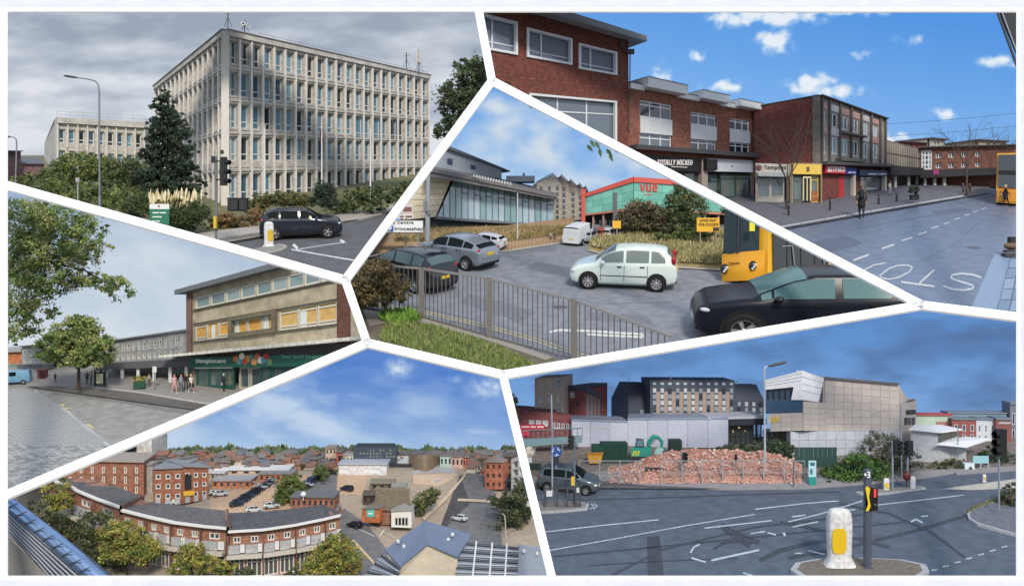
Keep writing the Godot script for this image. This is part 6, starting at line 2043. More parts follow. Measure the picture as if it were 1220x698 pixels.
	t = thing("leaf_sprig", "leafy twig hanging into the sky below the white frame", "leaves", P(716, 165, 92.0))
	m = MB.new(); m.tube([P(706, 150, 92), P(714, 166, 92), P(722, 174, 92)], [0.06, 0.05, 0.03], 5)
	part(t, "twig", m, mat(C(80, 70, 56), 0.9))
	for q in [[699, 176, -50], [709, 172, 60], [714, 180, 80], [722, 181, 50], [731, 180, 40], [726, 186, 70], [703, 170, -60], [629, 123, 70], [752, 187, 30]]:
		var dd := Vector3(cos(deg_to_rad(q[2])), -absf(sin(deg_to_rad(q[2]))), 0.15)
		var sd := Vector3(-dd.y, dd.x, 0.4).normalized()
		var o := P(q[0], q[1] - 4, 92)
		var l := 0.95
		m = MB.new()
		m.face([o, o + dd * l * 0.4 + sd * 0.2, o + dd * l, o + dd * l * 0.4 - sd * 0.2], Vector3.BACK)
		part(t, "leaf", m, mat([C(72, 96, 62), C(92, 112, 74), C(58, 80, 54)][int(q[0]) % 3], 0.6))

# ================= place 4: pedestrian street with boarded shop building and plane tree
func place_4() -> void:
	var cw := [[170, 310, 90, 50, 0.9], [60, 400, 120, 40, 0.7], [250, 330, 60, 50, 0.4]]
	sky(105.0, [-10, 205, 450, 470], func(x, y):
		var c := mix3(C(158, 180, 208), C(216, 225, 232), (y - 250) / 190.0)
		var t := fbm(x + 90, y * 1.5, 1.5)
		return mix3(c, C(232, 236, 240), blobs(x, y, cw) * 0.55 + t * 0.3 - 0.12))
	var m := MB.new()
	sheet(m, [[-10, 600], [450, 600], [450, 432], [-10, 432]], 0.0)
	struct("road", m, mat(C(148, 146, 142), 0.85, "asphalt", 0.14))
	m = MB.new()
	var lo := []
	var hi := []
	for q in [[30, 462], [70, 461], [120, 463], [170, 469], [240, 481], [330, 497], [450, 520], [450, 440], [30, 440]]:
		lo.append(g(q[0], q[1], -0.1)); hi.append(g(q[0], q[1], 0.12))
	m.prism(lo, hi)
	var pv := struct("pavement", m, mat(C(146, 142, 138), 0.85, "grain", 0.2))
	m = MB.new(); stroke(m, [[110, 463], [170, 470], [240, 482], [330, 498], [440, 519]], [1.8], 0.13)
	part(pv, "kerb", m, mat(C(180, 176, 170), 0.85, "grain", 0.4))
	m = MB.new(); stroke(m, [[110, 464.4], [170, 471.4], [240, 483.4], [330, 499.4], [440, 520.4]], [1.0], 0.015)
	part(pv, "gutter", m, mat(C(116, 112, 108), 0.9, "grain", 0.4))
	m = MB.new()
	stroke(m, [[66, 483], [76, 483.5]], [3.4], 0.02); stroke(m, [[78, 489], [84, 492]], [1.6], 0.02); stroke(m, [[103, 505.5], [111, 510.5]], [2.4], 0.02)
	stroke(m, [[70, 487], [82, 487]], [1.4], 0.024)
	solo("yellow_road_marking", "worn pale yellow marks on the road by the block paving", "road marking", m, mat(C(206, 192, 130), 0.8, "stain", 0.6))
	m = MB.new()
	stroke(m, [[150, 478], [200, 487], [250, 492]], [6, 8, 5], 0.01); stroke(m, [[60, 468], [110, 474], [150, 480]], [2, 3, 2], 0.01)
	struct("tarmac_patch", m, mat(C(126, 126, 126), 0.9, "asphalt", 0.3))
	# block paving: bed plus single blocks
	var edge := [[-10, 462], [40, 466], [70, 484], [100, 508], [132, 534], [150, 552], [-10, 620]]
	m = MB.new(); sheet(m, edge, 0.015)
	var bed := struct("block_paving", m, mat(C(132, 132, 130), 0.95, "grain", 0.3))
	m = MB.new(); stroke(m, [[40, 466], [70, 484], [100, 508], [132, 534], [150, 552]], [3.0, 3.4, 4.0, 4.6], 0.03)
	part(bed, "edge_course", m, mat(C(176, 178, 180), 0.85, "grain", 0.5))
	var poly := PackedVector2Array()
	for q in edge: poly.append(Vector2(q[0], q[1]))
	var bm := BoxMesh.new()
	bm.size = Vector3(0.37, 0.05, 0.18)
	var tilt := Basis(Vector3.RIGHT, atan(gslope()))
	var cand := []
	var z := 56.0
	var row := 0
	while z < 76.0:
		var x := -40.0 + (row % 2) * 0.2
		while x < -18.0:
			var p := Vector3(x, gy(z) + 0.03, -z)
			var s := px(p)
			if s.x > 9 and s.y < 581 and inside(s.x, s.y + 2.5) and Geometry2D.is_point_in_polygon(s, poly): cand.append(p)
			x += 0.4
		z += 0.21
		row += 1
	var pm := [mat(C(158, 160, 160), 0.9, "grain", 0.6), mat(C(146, 148, 148), 0.9, "grain", 0.6), mat(C(170, 172, 172), 0.9, "grain", 0.6), mat(C(134, 134, 134), 0.9, "grain", 0.6)]
	var mm := MultiMesh.new()
	mm.transform_format = MultiMesh.TRANSFORM_3D
	mm.mesh = bm
	mm.instance_count = maxi(0, cand.size() - 300)
	for i in cand.size():
		var tr := Transform3D(tilt * Basis(Vector3.UP, rng.randfn() * 0.03), cand[i] + Vector3(0, R(-0.008, 0.008), 0))
		if i < 300:
			var o := MeshInstance3D.new()
			o.mesh = bm
			o.material_override = pm[rng.randi() % 4]
			o.name = "paving_block"
			bed.add_child(o, true)
			o.transform = Transform3D(tr.basis, tr.origin - bed.position)
		else:
			mm.set_instance_transform(i - 300, Transform3D(tr.basis, tr.origin - bed.position))
	if mm.instance_count:
		var mi := MultiMeshInstance3D.new()
		mi.multimesh = mm
		mi.material_override = pm[0]
		mi.name = "far_paving_blocks"
		mi.set_meta("kind", "stuff")
		bed.add_child(mi)
	# --- main shop building
	var f := fac(229, 466, 346, 77.0, 436, 468, 291, 71.5)
	var b := thing("boarded_shop_building", "weathered concrete shop building with boarded orange windows over a green charity shop", "building", f.a)
	var holes := []
	var strip := [231.5, 396.0, 354.0, 368.5, 10]
	var u0 := f.at(231.5, 360).x
	var u1 := f.at(401, 340).x
	var va := f.at(231.5, 368.5).y
	var vb := f.at(231.5, 354.5).y
	for i in 9: holes.append([lerpf(u0, u1, i / 9.0), va, lerpf(u0, u1, (i + 0.985) / 9.0), vb])
	var vc := f.at(231.5, 406.5).y
	var vd := f.at(231.5, 386.5).y
	var us := [f.at(231.5, 400).x, f.at(273, 400).x, f.at(276, 400).x, f.at(329, 400).x, f.at(332, 390).x, f.at(401, 380).x]
	for k in 3:
		for i in 3: holes.append([lerpf(us[k * 2], us[k * 2 + 1], i / 3.0), vc, lerpf(us[k * 2], us[k * 2 + 1], (i + 0.98) / 3.0), vd])
	var vs := f.at(229, 424).y
	holes.append([0.0, 0.0, 1.0, vs])
	m = MB.new()
	wall(m, f, holes, 0.5)
	part(b, "front_wall", m, mat(C(172, 162, 140), 0.9, "streak", 0.12))
	m = MB.new()
	m.prism([f.p(0, 0, -2.6), f.p(1, 0, -2.6), f.p(1, 0, -9), f.p(0, 0, -9)], [f.p(0, 0.99, -0.7), f.p(1, 0.99, -0.7), f.p(1, 0.99, -9), f.p(0, 0.99, -9)])
	part(b, "core", m, mat(C(120, 112, 104), 0.9, "grain", 0.3))
	var white := mat(C(206, 206, 196), 0.7)
	for i in 9: window(b, f, holes[i], 0.2, mat([C(126, 148, 152), C(110, 132, 138), C(140, 160, 164)][i % 3], 0.05, "", 0.1, 0.0, 0.8), white, 1, [], 0.12)
	for i in 9:
		var q = holes[9 + i]
		var col := C(222, 156, 78) if i < 6 else C(200, 166, 104)
		m = MB.new()
		fbox(m, f, q[0], q[1], q[2], q[3], -0.3, -0.2)
		var w := part(b, "window_board", m, mat(col, 0.8, "board", 0.3))
		m = MB.new()
		frame_bars(m, f, q, 1, [0.16, 0.8] if i != 1 else [], 0.09, -0.2, -0.08)
		part(w, "frame", m, white)
		if i in [1, 3, 5, 7]:
			m = MB.new()
			var um: float = lerpf(q[0], q[2], 0.08 if i != 1 else 0.35)
			fbox(m, f, um, q[1] + 0.01, um + (q[2] - q[0]) * 0.32, lerpf(q[1], q[3], 0.8), -0.2, -0.15)
			part(w, "bare_pane", m, mat(C(214, 220, 218), 0.2))
	m = MB.new()
	frame_bars(m, f, [us[2] - 0.006, vc - 0.01, us[3] + 0.006, vd + 0.012], 1, [], 0.3, 0.0, 0.4)
	part(b, "projecting_bay", m, mat(C(110, 104, 86), 0.9, "stain", 0.4))
	m = MB.new()
	for q in [[us[0], us[1]], [us[4], us[5]]]:
		fbox(m, f, q[0] - 0.003, vc - 0.012, q[1] + 0.003, vc - 0.002, 0.0, 0.25)
		fbox(m, f, q[0] - 0.003, vd + 0.002, q[1] + 0.003, vd + 0.01, 0.0, 0.18)
	fbox(m, f, u0 - 0.003, va - 0.012, u1, va - 0.002, 0.0, 0.25)
	part(b, "sill", m, mat(C(92, 88, 76), 0.9, "stain", 0.4))
	m = MB.new(); fbox(m, f, us[5] + 0.005, vs, us[5] + 0.075, f.at(401, 338).y, 0.0, 0.12)
	part(b, "brick_pier", m, mat(C(98, 66, 56), 0.9, "brick", 0.4))
	m = MB.new(); fbox(m, f, -0.03, vs, 0.0, 1.0, -4, 0.2)
	part(b, "end_pier", m, mat(C(122, 98, 90), 0.9, "streak", 0.3))
	m = MB.new(); fbox(m, f, -0.06, 0.985, 1.0, 1.03, -9, 1.0)
	part(b, "roof_edge", m, mat(C(104, 108, 114), 0.8, "grain", 0.3))
	m = MB.new()
	fbox(m, f, -0.12, vs + 0.01, 1.0, vs + 0.035, -0.2, 1.7)
	part(b, "canopy", m, mat(C(214, 212, 202), 0.8, "stain", 0.4))
	var fsn := f
	m = MB.new(); fpoly(m, f, [[229, 437.5], [432, 436], [432, 420], [229, 426]], -0.3, 0.35)
	part(b, "green_fascia", m, mat(C(26, 92, 78), 0.5))
	text(b, "Hospiscare", f, 237, 427, 272.5, 433.5, 0.36, mat(C(232, 238, 234), 0.5))
	text(b, "Your local hospice", f, 338, 421.8, 388, 428.0, 0.36, mat(C(112, 168, 148), 0.5))
	var fcols := [C(208, 110, 60), C(94, 160, 160), C(226, 222, 206), C(190, 82, 66), C(216, 140, 70), C(70, 130, 120), C(226, 160, 92), C(200, 96, 60), C(236, 232, 222), C(90, 150, 170), C(180, 60, 60), C(110, 140, 90)]
	for i in 12:
		m = MB.new()
		var q := f.at(284 + i * 3.6, 427.5 + sin(i * 2.4) * 3.4)
		m.lathe(f.p(q.x, q.y, 0.35), f.n, [[0.26, 0.0], [0.24, 0.03], [0.01, 0.05 + i * 0.002]], 10)
		part(b, "painted_flower", m, mat(fcols[i], 0.5))
	var green := mat(C(30, 86, 72), 0.5)
	for q in [[233, 278, 438, 463, 3, false], [281, 293, 438, 466, 1, true], [294, 307, 438, 466, 1, true], [309, 322, 437.5, 463, 1, false], [323, 336, 437.5, 463, 1, false], [338, 372, 437, 463, 2, false]]:
		var s := rect_uv(f, q[0], q[2], q[1], q[3])
		window(b, f, [s[0], maxf(s[1], -0.02), s[2], s[3]], 0.1 if not q[5] else 0.5, clearglass(0.3, Color(0.4, 0.5, 0.5)), green if not q[5] else mat(C(190, 180, 160), 0.5), q[4], [0.12], 0.12, "shop_window" if not q[5] else "door")
	m = MB.new(); fbox(m, f, 0.0, -0.02, 1.0, vs, -2.6, -2.4)
	part(b, "shop_interior", m, mat(C(122, 120, 112), 0.9, "stain", 0.4))
	for i in 9:
		m = MB.new()
		var s := f.at(237 + i * 5.0 + (8 if i > 6 else 0), 462)
		fbox(m, f, s.x - 0.008, 0.01, s.x + 0.009, 0.14 + R(0.0, 0.05), -1.0, -0.6)
		part(b, "display_garment", m, mat([C(46, 110, 120), C(196, 170, 60), C(200, 204, 200), C(60, 80, 110), C(180, 100, 70)][i % 5], 0.9))
	m = MB.new(); fpoly(m, f, [[233, 439], [278, 438.5], [278, 437], [233, 437.5]], 0.0, 0.2)
	part(b, "light_strip", m, mat(C(230, 228, 214), 0.5))
	# --- long arcade row, and the blocks at its far end
	var glass := [mat(C(150, 168, 176), 0.08, "", 0.1, 0.0, 0.8), mat(C(96, 108, 116), 0.08, "", 0.1, 0.0, 0.8), mat(C(70, 76, 82), 0.08, "", 0.1, 0.0, 0.8)]
	for q in [[118.0, 232.0, 457, 461, 408.5, 392.5, 79.5, 77.5, 18, "long grey two storey row above a white columned arcade", "arcade_row", C(152, 154, 156), 6], [25.0, 63.0, 455, 456, 413, 410.5, 82.5, 81.5, 6, "pale grey block with window grid behind the street tree", "far_block", C(164, 168, 168), 3]]:
		f = fac(q[0], q[2], q[4], q[6], q[1], q[3], q[5], q[7])
		b = thing(q[10], q[9], "building", f.a)
		holes = [[0.0, 0.0, 1.0, 0.36]]
		for i in q[8]:
			for v in [[0.54, 0.66], [0.74, 0.9]]: holes.append([(i + 0.22) / q[8], v[0], (i + 0.8) / q[8], v[1]])
		m = MB.new()
		wall(m, f, holes, 0.3)
		m.prism([f.p(0, 0, -2.0), f.p(1, 0, -2.0), f.p(1, 0, -6), f.p(0, 0, -6)], [f.p(0, 0.99, -0.4), f.p(1, 0.99, -0.4), f.p(1, 0.99, -6), f.p(0, 0.99, -6)])
		part(b, "wall", m, mat(q[11], 0.9, "stain", 0.3))
		for i in range(1, holes.size()): window(b, f, holes[i], 0.12, glass[rng.randi() % 3], white, 1, [0.4], 0.07)
		m = MB.new(); fbox(m, f, 0, 0.36, 1, 0.5, 0.0, 0.5)
		part(b, "fascia", m, mat(C(92, 94, 98), 0.8))
		m = MB.new(); fbox(m, f, -0.005, 1.0, 1.005, 1.03, -6, 0.3)
		part(b, "roof", m, mat(C(130, 132, 134), 0.9))
		for i in q[12]:
			m = MB.new()
			var u: float = (i + 0.55) / q[12]
			m.tube([f.p(u, -0.03, 0.2), f.p(u, 0.36, 0.2)], [0.14, 0.14], 10)
			part(b, "column", m, mat(C(210, 214, 212), 0.7))
			m = MB.new(); fbox(m, f, (i + 0.1) / q[12], 0.02, (i + 0.92) / q[12], 0.33, -1.9, -1.8)
			part(b, "shop_window", m, mat([C(70, 74, 80), C(96, 90, 92), C(60, 66, 70)][i % 3], 0.05, "", 0.1, 0.0, 0.8))
	f = fac(-10, 456, 420, 83.5, 25.5, 456, 419, 83.5)
	b = thing("orange_brick_building", "low orange brick building at the far end of the street", "building", f.a)
	box_on(b, "wall", f, 4.0, mat(C(190, 120, 80), 0.9, "brick", 0.5), [[0.55, 0.2, 0.8, 0.5]], 0.3)
	window(b, f, [0.55, 0.2, 0.8, 0.5], 0.2, glass[2], white, 2, [], 0.08)
	m = MB.new(); fbox(m, f, -0.02, 1.0, 1.02, 1.12, -4, 0.3)
	part(b, "roof", m, mat(C(160, 164, 166), 0.8))
	m = MB.new(); fbox(m, f, 0.0, 0.5, 1.0, 0.58, 0.0, 1.0)
	part(b, "awning", m, mat(C(96, 130, 120), 0.8))
	# --- trees
	var lv := [C(120, 142, 76), C(102, 124, 68), C(144, 156, 90), C(86, 108, 62), C(152, 152, 100)]
	tree("spreading plane tree branches with pale sky showing between the leaves", [[28, 262, 40, 26], [70, 262, 38, 22], [24, 310, 34, 30], [60, 300, 40, 24], [98, 300, 24, 18], [30, 352, 30, 24], [60, 338, 26, 16], [118, 336, 26, 12], [138, 346, 12, 12], [94, 330, 24, 10], [104, 270, 18, 14], [118, 290, 10, 8], [22, 385, 22, 18], [44, 372, 16, 10], [20, 404, 14, 8]], 77.0, 3.2, 17000, 3.9, lv, [[[-20, 470, 6, 0], [-6, 400, 5, 0], [6, 330, 4, 0], [30, 280, 2.4, 0.5], [70, 250, 1.0, 0.5]], [[6, 330, 2.2], [50, 310, 1.5], [100, 322, 1.0], [140, 344, 0.4]], [[0, 370, 1.8], [30, 360, 1.2], [60, 340, 0.5]], [[20, 300, 1.8], [60, 290, 1.2], [104, 300, 0.5]], [[-2, 390, 1.4], [20, 392, 0.6]]])
	tree("round green street tree standing before the arcade row", [[92, 396, 26, 18], [74, 410, 26, 16], [108, 412, 26, 18], [90, 424, 36, 14], [62, 420, 14, 12], [96, 384, 14, 9], [120, 428, 14, 10]], 74.5, 2.2, 9500, 4.0, lv, [[[93, 464, 2.2], [93, 440, 1.8], [92, 405, 0.8]], [[93, 434, 1.2], [112, 412, 0.5]], [[93, 436, 1.2], [72, 414, 0.5]]])
	# --- street things
	var t := thing("phone_box", "dark red phone kiosk beside the far columns", "kiosk", P(50, 457, 79.0))
	m = MB.new(); m.cbox(P(50, 448.5, 79), Vector3(0.62, 1.0, 0.5)); m.cbox(P(50, 440.6, 79), Vector3(0.7, 0.08, 0.58))
	part(t, "cabin", m, mat(C(112, 50, 46), 0.6))
	m = MB.new(); m.cbox(P(50, 447.5, 78.7), Vector3(0.44, 0.7, 0.04))
	part(t, "door_glass", m, mat(C(66, 44, 44), 0.1))
	t = thing("bus_shelter", "dark framed shelter under the round street tree", "shelter", P(116, 460, 76.0))
	m = MB.new()
	for x in [112, 125]:
		for dz in [0.0, 0.8]: m.bar(P(x, 461, 76 + dz), P(x, 441, 76 + dz), 0.07)
	m.prism([P(110, 441, 75.6), P(127, 441, 75.6), P(127, 441, 77.2), P(110, 441, 77.2)], [P(110, 440, 75.6), P(127, 440, 75.6), P(127, 440, 77.2), P(110, 440, 77.2)])
	part(t, "frame", m, mat(C(40, 44, 44), 0.6))
	m = MB.new(); m.prism([P(112, 459, 76.9), P(125, 459, 76.9), P(125, 443, 76.9), P(112, 443, 76.9)], [P(112, 459, 76.95), P(125, 459, 76.95), P(125, 443, 76.95), P(112, 443, 76.95)])
	part(t, "back_panel", m, mat(C(70, 84, 78), 0.1))
	m = MB.new(); m.cbox(P(118, 451, 75.7), Vector3(0.5, 0.75, 0.05))
	part(t, "poster", m, mat(C(168, 168, 140), 0.4))
	t = thing("planter", "green slatted planter with yellow flowers on the pavement", "planter", P(166, 464, 76.0))
	for i in 5:
		m = MB.new(); m.bar(P(158 + i * 0.3, 463 - i * 1.4, 75.8), P(172 + i * 0.2, 461 - i * 1.4, 75.8), 0.08, 0.07)
		part(t, "slat", m, mat(C(40, 84, 66), 0.7))
	m = MB.new(); m.prism([P(158, 463, 75.9), P(172, 461, 75.9), P(173, 459, 76.8), P(160, 461, 76.8)], [P(158, 456, 75.9), P(172, 454, 75.9), P(173, 453, 76.8), P(160, 454, 76.8)])
	part(t, "box", m, mat(C(34, 70, 56), 0.8))
	m = MB.new(); leaf_mb(m, [[162, 452, 6, 5], [169, 453, 5, 4]], 76.3, 0.3, 420, 2.2, [C(150, 150, 70), C(104, 124, 66), C(176, 164, 80)])
	part(t, "flowers", m, leafmat(), "", false)
	t = thing("parking_sign", "grey post with small white sign beside the arcade columns", "sign", P(183.5, 464, 75.5))
	m = MB.new(); post(m, 183.5, 464.5, 437, 75.5, 0.5)
	part(t, "post", m, mat(C(120, 122, 124), 0.5))
	m = MB.new(); m.cbox(P(183.5, 440, 75.4), Vector3(0.3, 0.42, 0.03))
	part(t, "plate", m, mat(C(214, 216, 216), 0.5))
	car("blue_van", "pale blue van parked at the far end of the street", "van", VAN, g(16, 457), deg_to_rad(195), 4.6, 0.52, mat(C(112, 158, 188), 0.3), {"tilt": 0.1, "sides": [[0.2, 0.34], [0.4, 0.6]], "screen": [0.1, 0.24], "rear": [0.985, 0.995]})
	# --- people
	var zp := 470.0
	for q in [[207, 470.5, 23, 0.9, {"top": C(206, 168, 170), "leg": C(204, 160, 160), "calf": C(196, 150, 130), "hair": C(60, 40, 34), "long": true, "shoe": C(226, 226, 226), "stride": 0.22, "coat": C(208, 160, 160)}, "person in pink dress and white shoes walking past the shop"], [215, 468.5, 21, 1.2, {"top": C(150, 160, 176), "leg": C(70, 90, 120), "hair": C(60, 44, 36), "stride": 0.15}, "person in grey top and blue jeans walking in the group"], [221, 467.5, 21.5, 1.0, {"top": C(34, 34, 38), "leg": C(40, 42, 50), "hair": C(40, 30, 28), "long": true, "stride": 0.15}, "person in black top walking in the group"], [227, 470, 22.5, 1.1, {"top": C(220, 214, 208), "leg": C(34, 34, 38), "calf": C(200, 160, 140), "hair": C(200, 180, 140), "stride": 0.22, "shoe": C(230, 230, 230), "bag": C(40, 40, 44)}, "fair haired person in white top and black shorts with a bag"], [266, 468, 21.5, 2.4, {"top": C(40, 44, 58), "leg": C(36, 38, 46), "hair": C(190, 190, 188), "stride": 0.08, "bag": C(190, 186, 176)}, "grey haired person in dark coat standing at the shop window"], [103, 459, 15, 0.4, {"top": C(90, 80, 96), "leg": C(44, 44, 52), "stride": 0.05}, "person in purple grey top waiting under the street tree"], [108, 459.5, 15, -0.6, {"top": C(150, 150, 120), "leg": C(60, 56, 50), "stride": 0.05}, "person in pale olive top waiting under the street tree"], [177, 462, 15, 0.8, {"top": C(160, 150, 140), "leg": C(60, 60, 66), "stride": 0.1}, "person in beige coat passing the planter"], [65, 457, 11, 0.8, {"top": C(60, 60, 70), "leg": C(44, 44, 52), "stride": 0.1}, "distant person in dark clothes beside the far columns"]]:
		person(q[5], g(q[0], q[1], 0.12), q[2] * gz(q[1]) / F, q[3], q[4])

# ================= place 5: town seen from a rooftop
func house(label: String, called: String, x: float, y: float, w: float, h: float, wallc: Color, roofc: Color, kind: int, group := "", wins := 0, turn := 0.0, zz := -1.0) -> Node3D:
	# kind 0 flat roof, 1 ridge along the front, 2 gable to the front
	var z := gz(y) if zz < 0 else zz
	var k := z / F
	var dz := w * k * turn
	var f := fac(x - w / 2, y, y - h, z, x + w / 2, y, y - h, z + dz)
	var b := thing(called, label, "building", f.a, group)
	var dp := maxf(1.0, minf(w * k * 0.7, 3.0))
	var holes := []
	if wins > 0:
		var nr := maxi(1, int(h / 9.0))
		for r in nr:
			for i in wins: holes.append([(i + 0.28) / wins, (r + 0.3) / nr, (i + 0.72) / wins, (r + 0.75) / nr])
	box_on(b, "wall", f, dp, mat(wallc, 0.9, "stain", 0.5), holes, 0.12)
	for q in holes: window(b, f, q, 0.08, mat(C(58, 66, 78), 0.08, "", 0.1, 0.0, 0.8), null)
	var m := MB.new()
	if kind == 0:
		fbox(m, f, -0.02, 1.0, 1.02, 1.0 + 1.6 / h, -dp, 0.12)
	elif kind == 1:
		m.prism([f.p(-0.03, 0.99, 0.15), f.p(1.03, 0.99, 0.15), f.p(1.03, 0.99, -dp), f.p(-0.03, 0.99, -dp)], [f.p(-0.03, 1.0 + 4.0 / h, -dp * 0.5), f.p(1.03, 1.0 + 4.0 / h, -dp * 0.5), f.p(1.03, 1.0 + 4.0 / h, -dp * 0.55), f.p(-0.03, 1.0 + 4.0 / h, -dp * 0.55)])
	else:
		m.prism([f.p(-0.04, 1, 0.1), f.p(1.04, 1, 0.1), f.p(0.5, 1.0 + w * 0.4 / h, 0.1)], [f.p(-0.04, 1, -dp), f.p(1.04, 1, -dp), f.p(0.5, 1.0 + w * 0.4 / h, -dp)])
	part(b, "roof", m, mat(roofc, 0.85, "grain", 0.4))
	return b
func place_5() -> void:
	sky(76.5, [0, 395, 670, 575], func(x, y):
		var c := mix3(C(84, 128, 204), C(172, 200, 230), (y - 425) / 115.0 + (300 - x) / 1500.0)
		var t := fbm(x * 0.4 + y * 0.3, y * 1.1 - x * 0.25, 1.5)
		var cw := blobs(x, y, [[478, 437, 18, 12, 0.95], [582, 460, 26, 14, 0.8], [545, 450, 14, 5, 0.4], [574, 512, 22, 4, 0.6]]) * (0.4 + fbm(x, y, 7.0))
		var wisp := clampf((t - 0.2) * 1.6, 0, 1) * clampf(1.2 - absf(x - 320) / 300.0, 0.1, 1.0) * 0.8 * clampf((y - 425) / 40.0, 0.15, 1.0)
		return mix3(c, C(206, 221, 238), maxf(cw, wisp)))
	var m := MB.new()
	sheet(m, [[-10, 705], [680, 705], [680, 546], [-10, 546]], 0.0)
	struct("ground", m, mat(C(164, 150, 134), 0.9, "grain", 0.25))
	# hills: three low ridges with tree cover
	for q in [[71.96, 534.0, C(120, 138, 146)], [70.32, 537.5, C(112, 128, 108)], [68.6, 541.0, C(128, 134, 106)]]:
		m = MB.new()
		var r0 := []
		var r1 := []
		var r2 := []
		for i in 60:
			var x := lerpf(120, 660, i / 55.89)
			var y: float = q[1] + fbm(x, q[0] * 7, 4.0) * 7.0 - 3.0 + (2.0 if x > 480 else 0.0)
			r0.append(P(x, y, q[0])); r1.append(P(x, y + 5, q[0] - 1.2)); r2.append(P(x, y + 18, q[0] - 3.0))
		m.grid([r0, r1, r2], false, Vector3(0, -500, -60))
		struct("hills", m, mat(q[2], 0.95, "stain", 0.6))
	m = MB.new()
	for i in 1500:
		var x := R(150, 640)
		var zq: float = [71.55, 69.89, 68.16][i % 3]
		var y: float = [536.0, 539.5, 543.5][i % 3] + fbm(x, ([71.96, 70.32, 68.6][i % 3]) * 7, 4.0) * 7.0 - 3.5 + R(-1, 4)
		var c: Color = [C(98, 122, 90), C(110, 130, 92), C(88, 110, 92), C(132, 140, 96)][i % 4].srgb_to_linear()
		m.col = Color(c.r, c.g, c.b)
		var o := P(x, y, zq - 0.5)
		var s := R(0.12, 0.3)
		for k in 5:
			var d := Vector3(rng.randfn(), rng.randfn() * 0.6, rng.randfn()).normalized() * s
			m.face([o + d, o + d.rotated(Vector3.UP, 2.0) * 0.9, o + Vector3(d.z, absf(d.x) + 0.1, -d.x)], Vector3(0, 0.5, 1))
	struct("woodland", m, leafmat(), true, "stuff", "dark distant woodland along the hills behind the town")
	# far houses, one by one
	var wc := [C(180, 146, 124), C(206, 196, 180), C(156, 110, 92), C(222, 216, 204), C(188, 136, 108), C(164, 150, 138)]
	var rc := [C(112, 112, 118), C(140, 104, 90), C(124, 120, 118), C(90, 92, 100)]
	var lab := [["terracotta walled", "slate grey"], ["cream walled", "orange tiled"], ["dark red brick", "pale grey"], ["white rendered", "slate grey"], ["light brown brick", "orange tiled"], ["drab stone", "pale grey"]]
	for i in 280:
		var x := R(183, 640)
		var y := lerpf(546, 566, pow(R(0, 1), 1.3))
		if x > 390 and y > 552 and x < 560: continue
		if x > 270 and x < 410 and y > 561: continue
		var k := rng.randi() % 6
		house("small distant %s house with %s roof in the far town" % [lab[k][0], lab[k][1]], "distant_house", x, y, R(6, 15), R(3.0, 6.5), wc[k], rc[[0, 1, 2, 0, 1, 2][k]], rng.randi() % 3, "distant houses of the town", 2 if i % 2 == 0 else 0, R(-0.4, 0.4))
	for i in 46:
		var x := R(185, 630)
		var y := R(545, 570)
		if (x > 400 and x < 560 and y > 551) or (x > 270 and x < 350 and y > 560): continue
		var t := thing("distant_tree", "small round green tree among the far rooftops", "tree", g(x, y), "distant trees among the rooftops")
		m = MB.new(); m.tube([g(x, y), g(x, y, 0.35)], [0.05, 0.03], 5)
		part(t, "trunk", m, mat(C(80, 70, 56), 0.9))
		m = MB.new(); leaf_mb(m, [[x, y - 5.5, R(3, 6), R(2.5, 4)]], gz(y), 0.3, 90, 1.8, [C(70, 90, 52), C(92, 106, 60), C(56, 76, 50)], 15)
		part(t, "crown", m, leafmat(), "", false)
	# named landmarks of the far town
	house("pinkish twin tower block rising above the far roofs", "tower_block", 394, 552, 13, 18, C(214, 190, 168), C(150, 140, 130), 0, "", 3)
	house("red brick slab beside the twin tower block", "brick_slab", 404.5, 554, 8, 15, C(176, 100, 80), C(120, 110, 104), 0, "", 1)
	house("cream low block beside the dark hotel", "cream_block", 414, 554, 13, 12, C(216, 206, 180), C(160, 156, 150), 0, "", 3)
	var f := fac(421, 554, 532, 65.4, 472.5, 554, 532, 65.4)
	var b := thing("dark_hotel", "dark slab hotel with a grid of pale window panels on the skyline", "building", f.a)
	var holes := []
	for r in 4:
		for i in 11: holes.append([0.14 + i * 0.077, 0.24 + r * 0.17, 0.14 + i * 0.077 + 0.038, 0.24 + r * 0.17 + 0.1])
	box_on(b, "wall", f, 0.7, mat(C(74, 86, 98), 0.8), holes, 0.1)
	for q in holes: window(b, f, q, 0.06, mat([C(206, 198, 164), C(180, 178, 160), C(110, 116, 120)][rng.randi() % 3], 0.4), null)
	m = MB.new(); fbox(m, f, 0.06, 1.0, 0.94, 1.1, -0.7, 0.02)
	part(b, "roof_storey", m, mat(C(56, 66, 78), 0.8))
	house("long white warehouse wall below the dark hotel", "white_warehouse", 432, 566, 57, 12.5, C(214, 220, 230), C(170, 176, 186), 0, "", 0)
	b = thing("copper_theatre", "bronze brown curved hall with pale grey roof wings", "building", P(505, 562, 64.93))
	m = MB.new()
	var r0 := []
	var r1 := []
	for i in 9:
		var x := lerpf(487, 523, i / 8.0)
		var zz := 65.17 - 1.2 * sin(PI * i / 8.0)
		r0.append(P(x, 566, zz)); r1.append(P(x, 541.5 + (x - 487) * 0.03, zz + 0.3))
	m.grid([r0, r1], false, P(505, 550, 66.81))
	m.prism([r0[0], r0[8], P(523, 566, 66.35), P(487, 566, 66.35)], [r1[0], r1[8], P(523, 541.5, 66.35), P(487, 541.5, 66.35)])
	part(b, "curved_wall", m, mat(C(136, 116, 94), 0.5, "streak", 0.4))
	m = MB.new(); m.prism([P(466, 566, 65.65), P(488, 566, 65.65), P(488, 566, 66.35), P(466, 566, 66.35)], [P(466, 544, 65.65), P(488, 543, 65.65), P(488, 543, 66.35), P(466, 544, 66.35)])
	part(b, "white_wing", m, mat(C(208, 212, 218), 0.7))
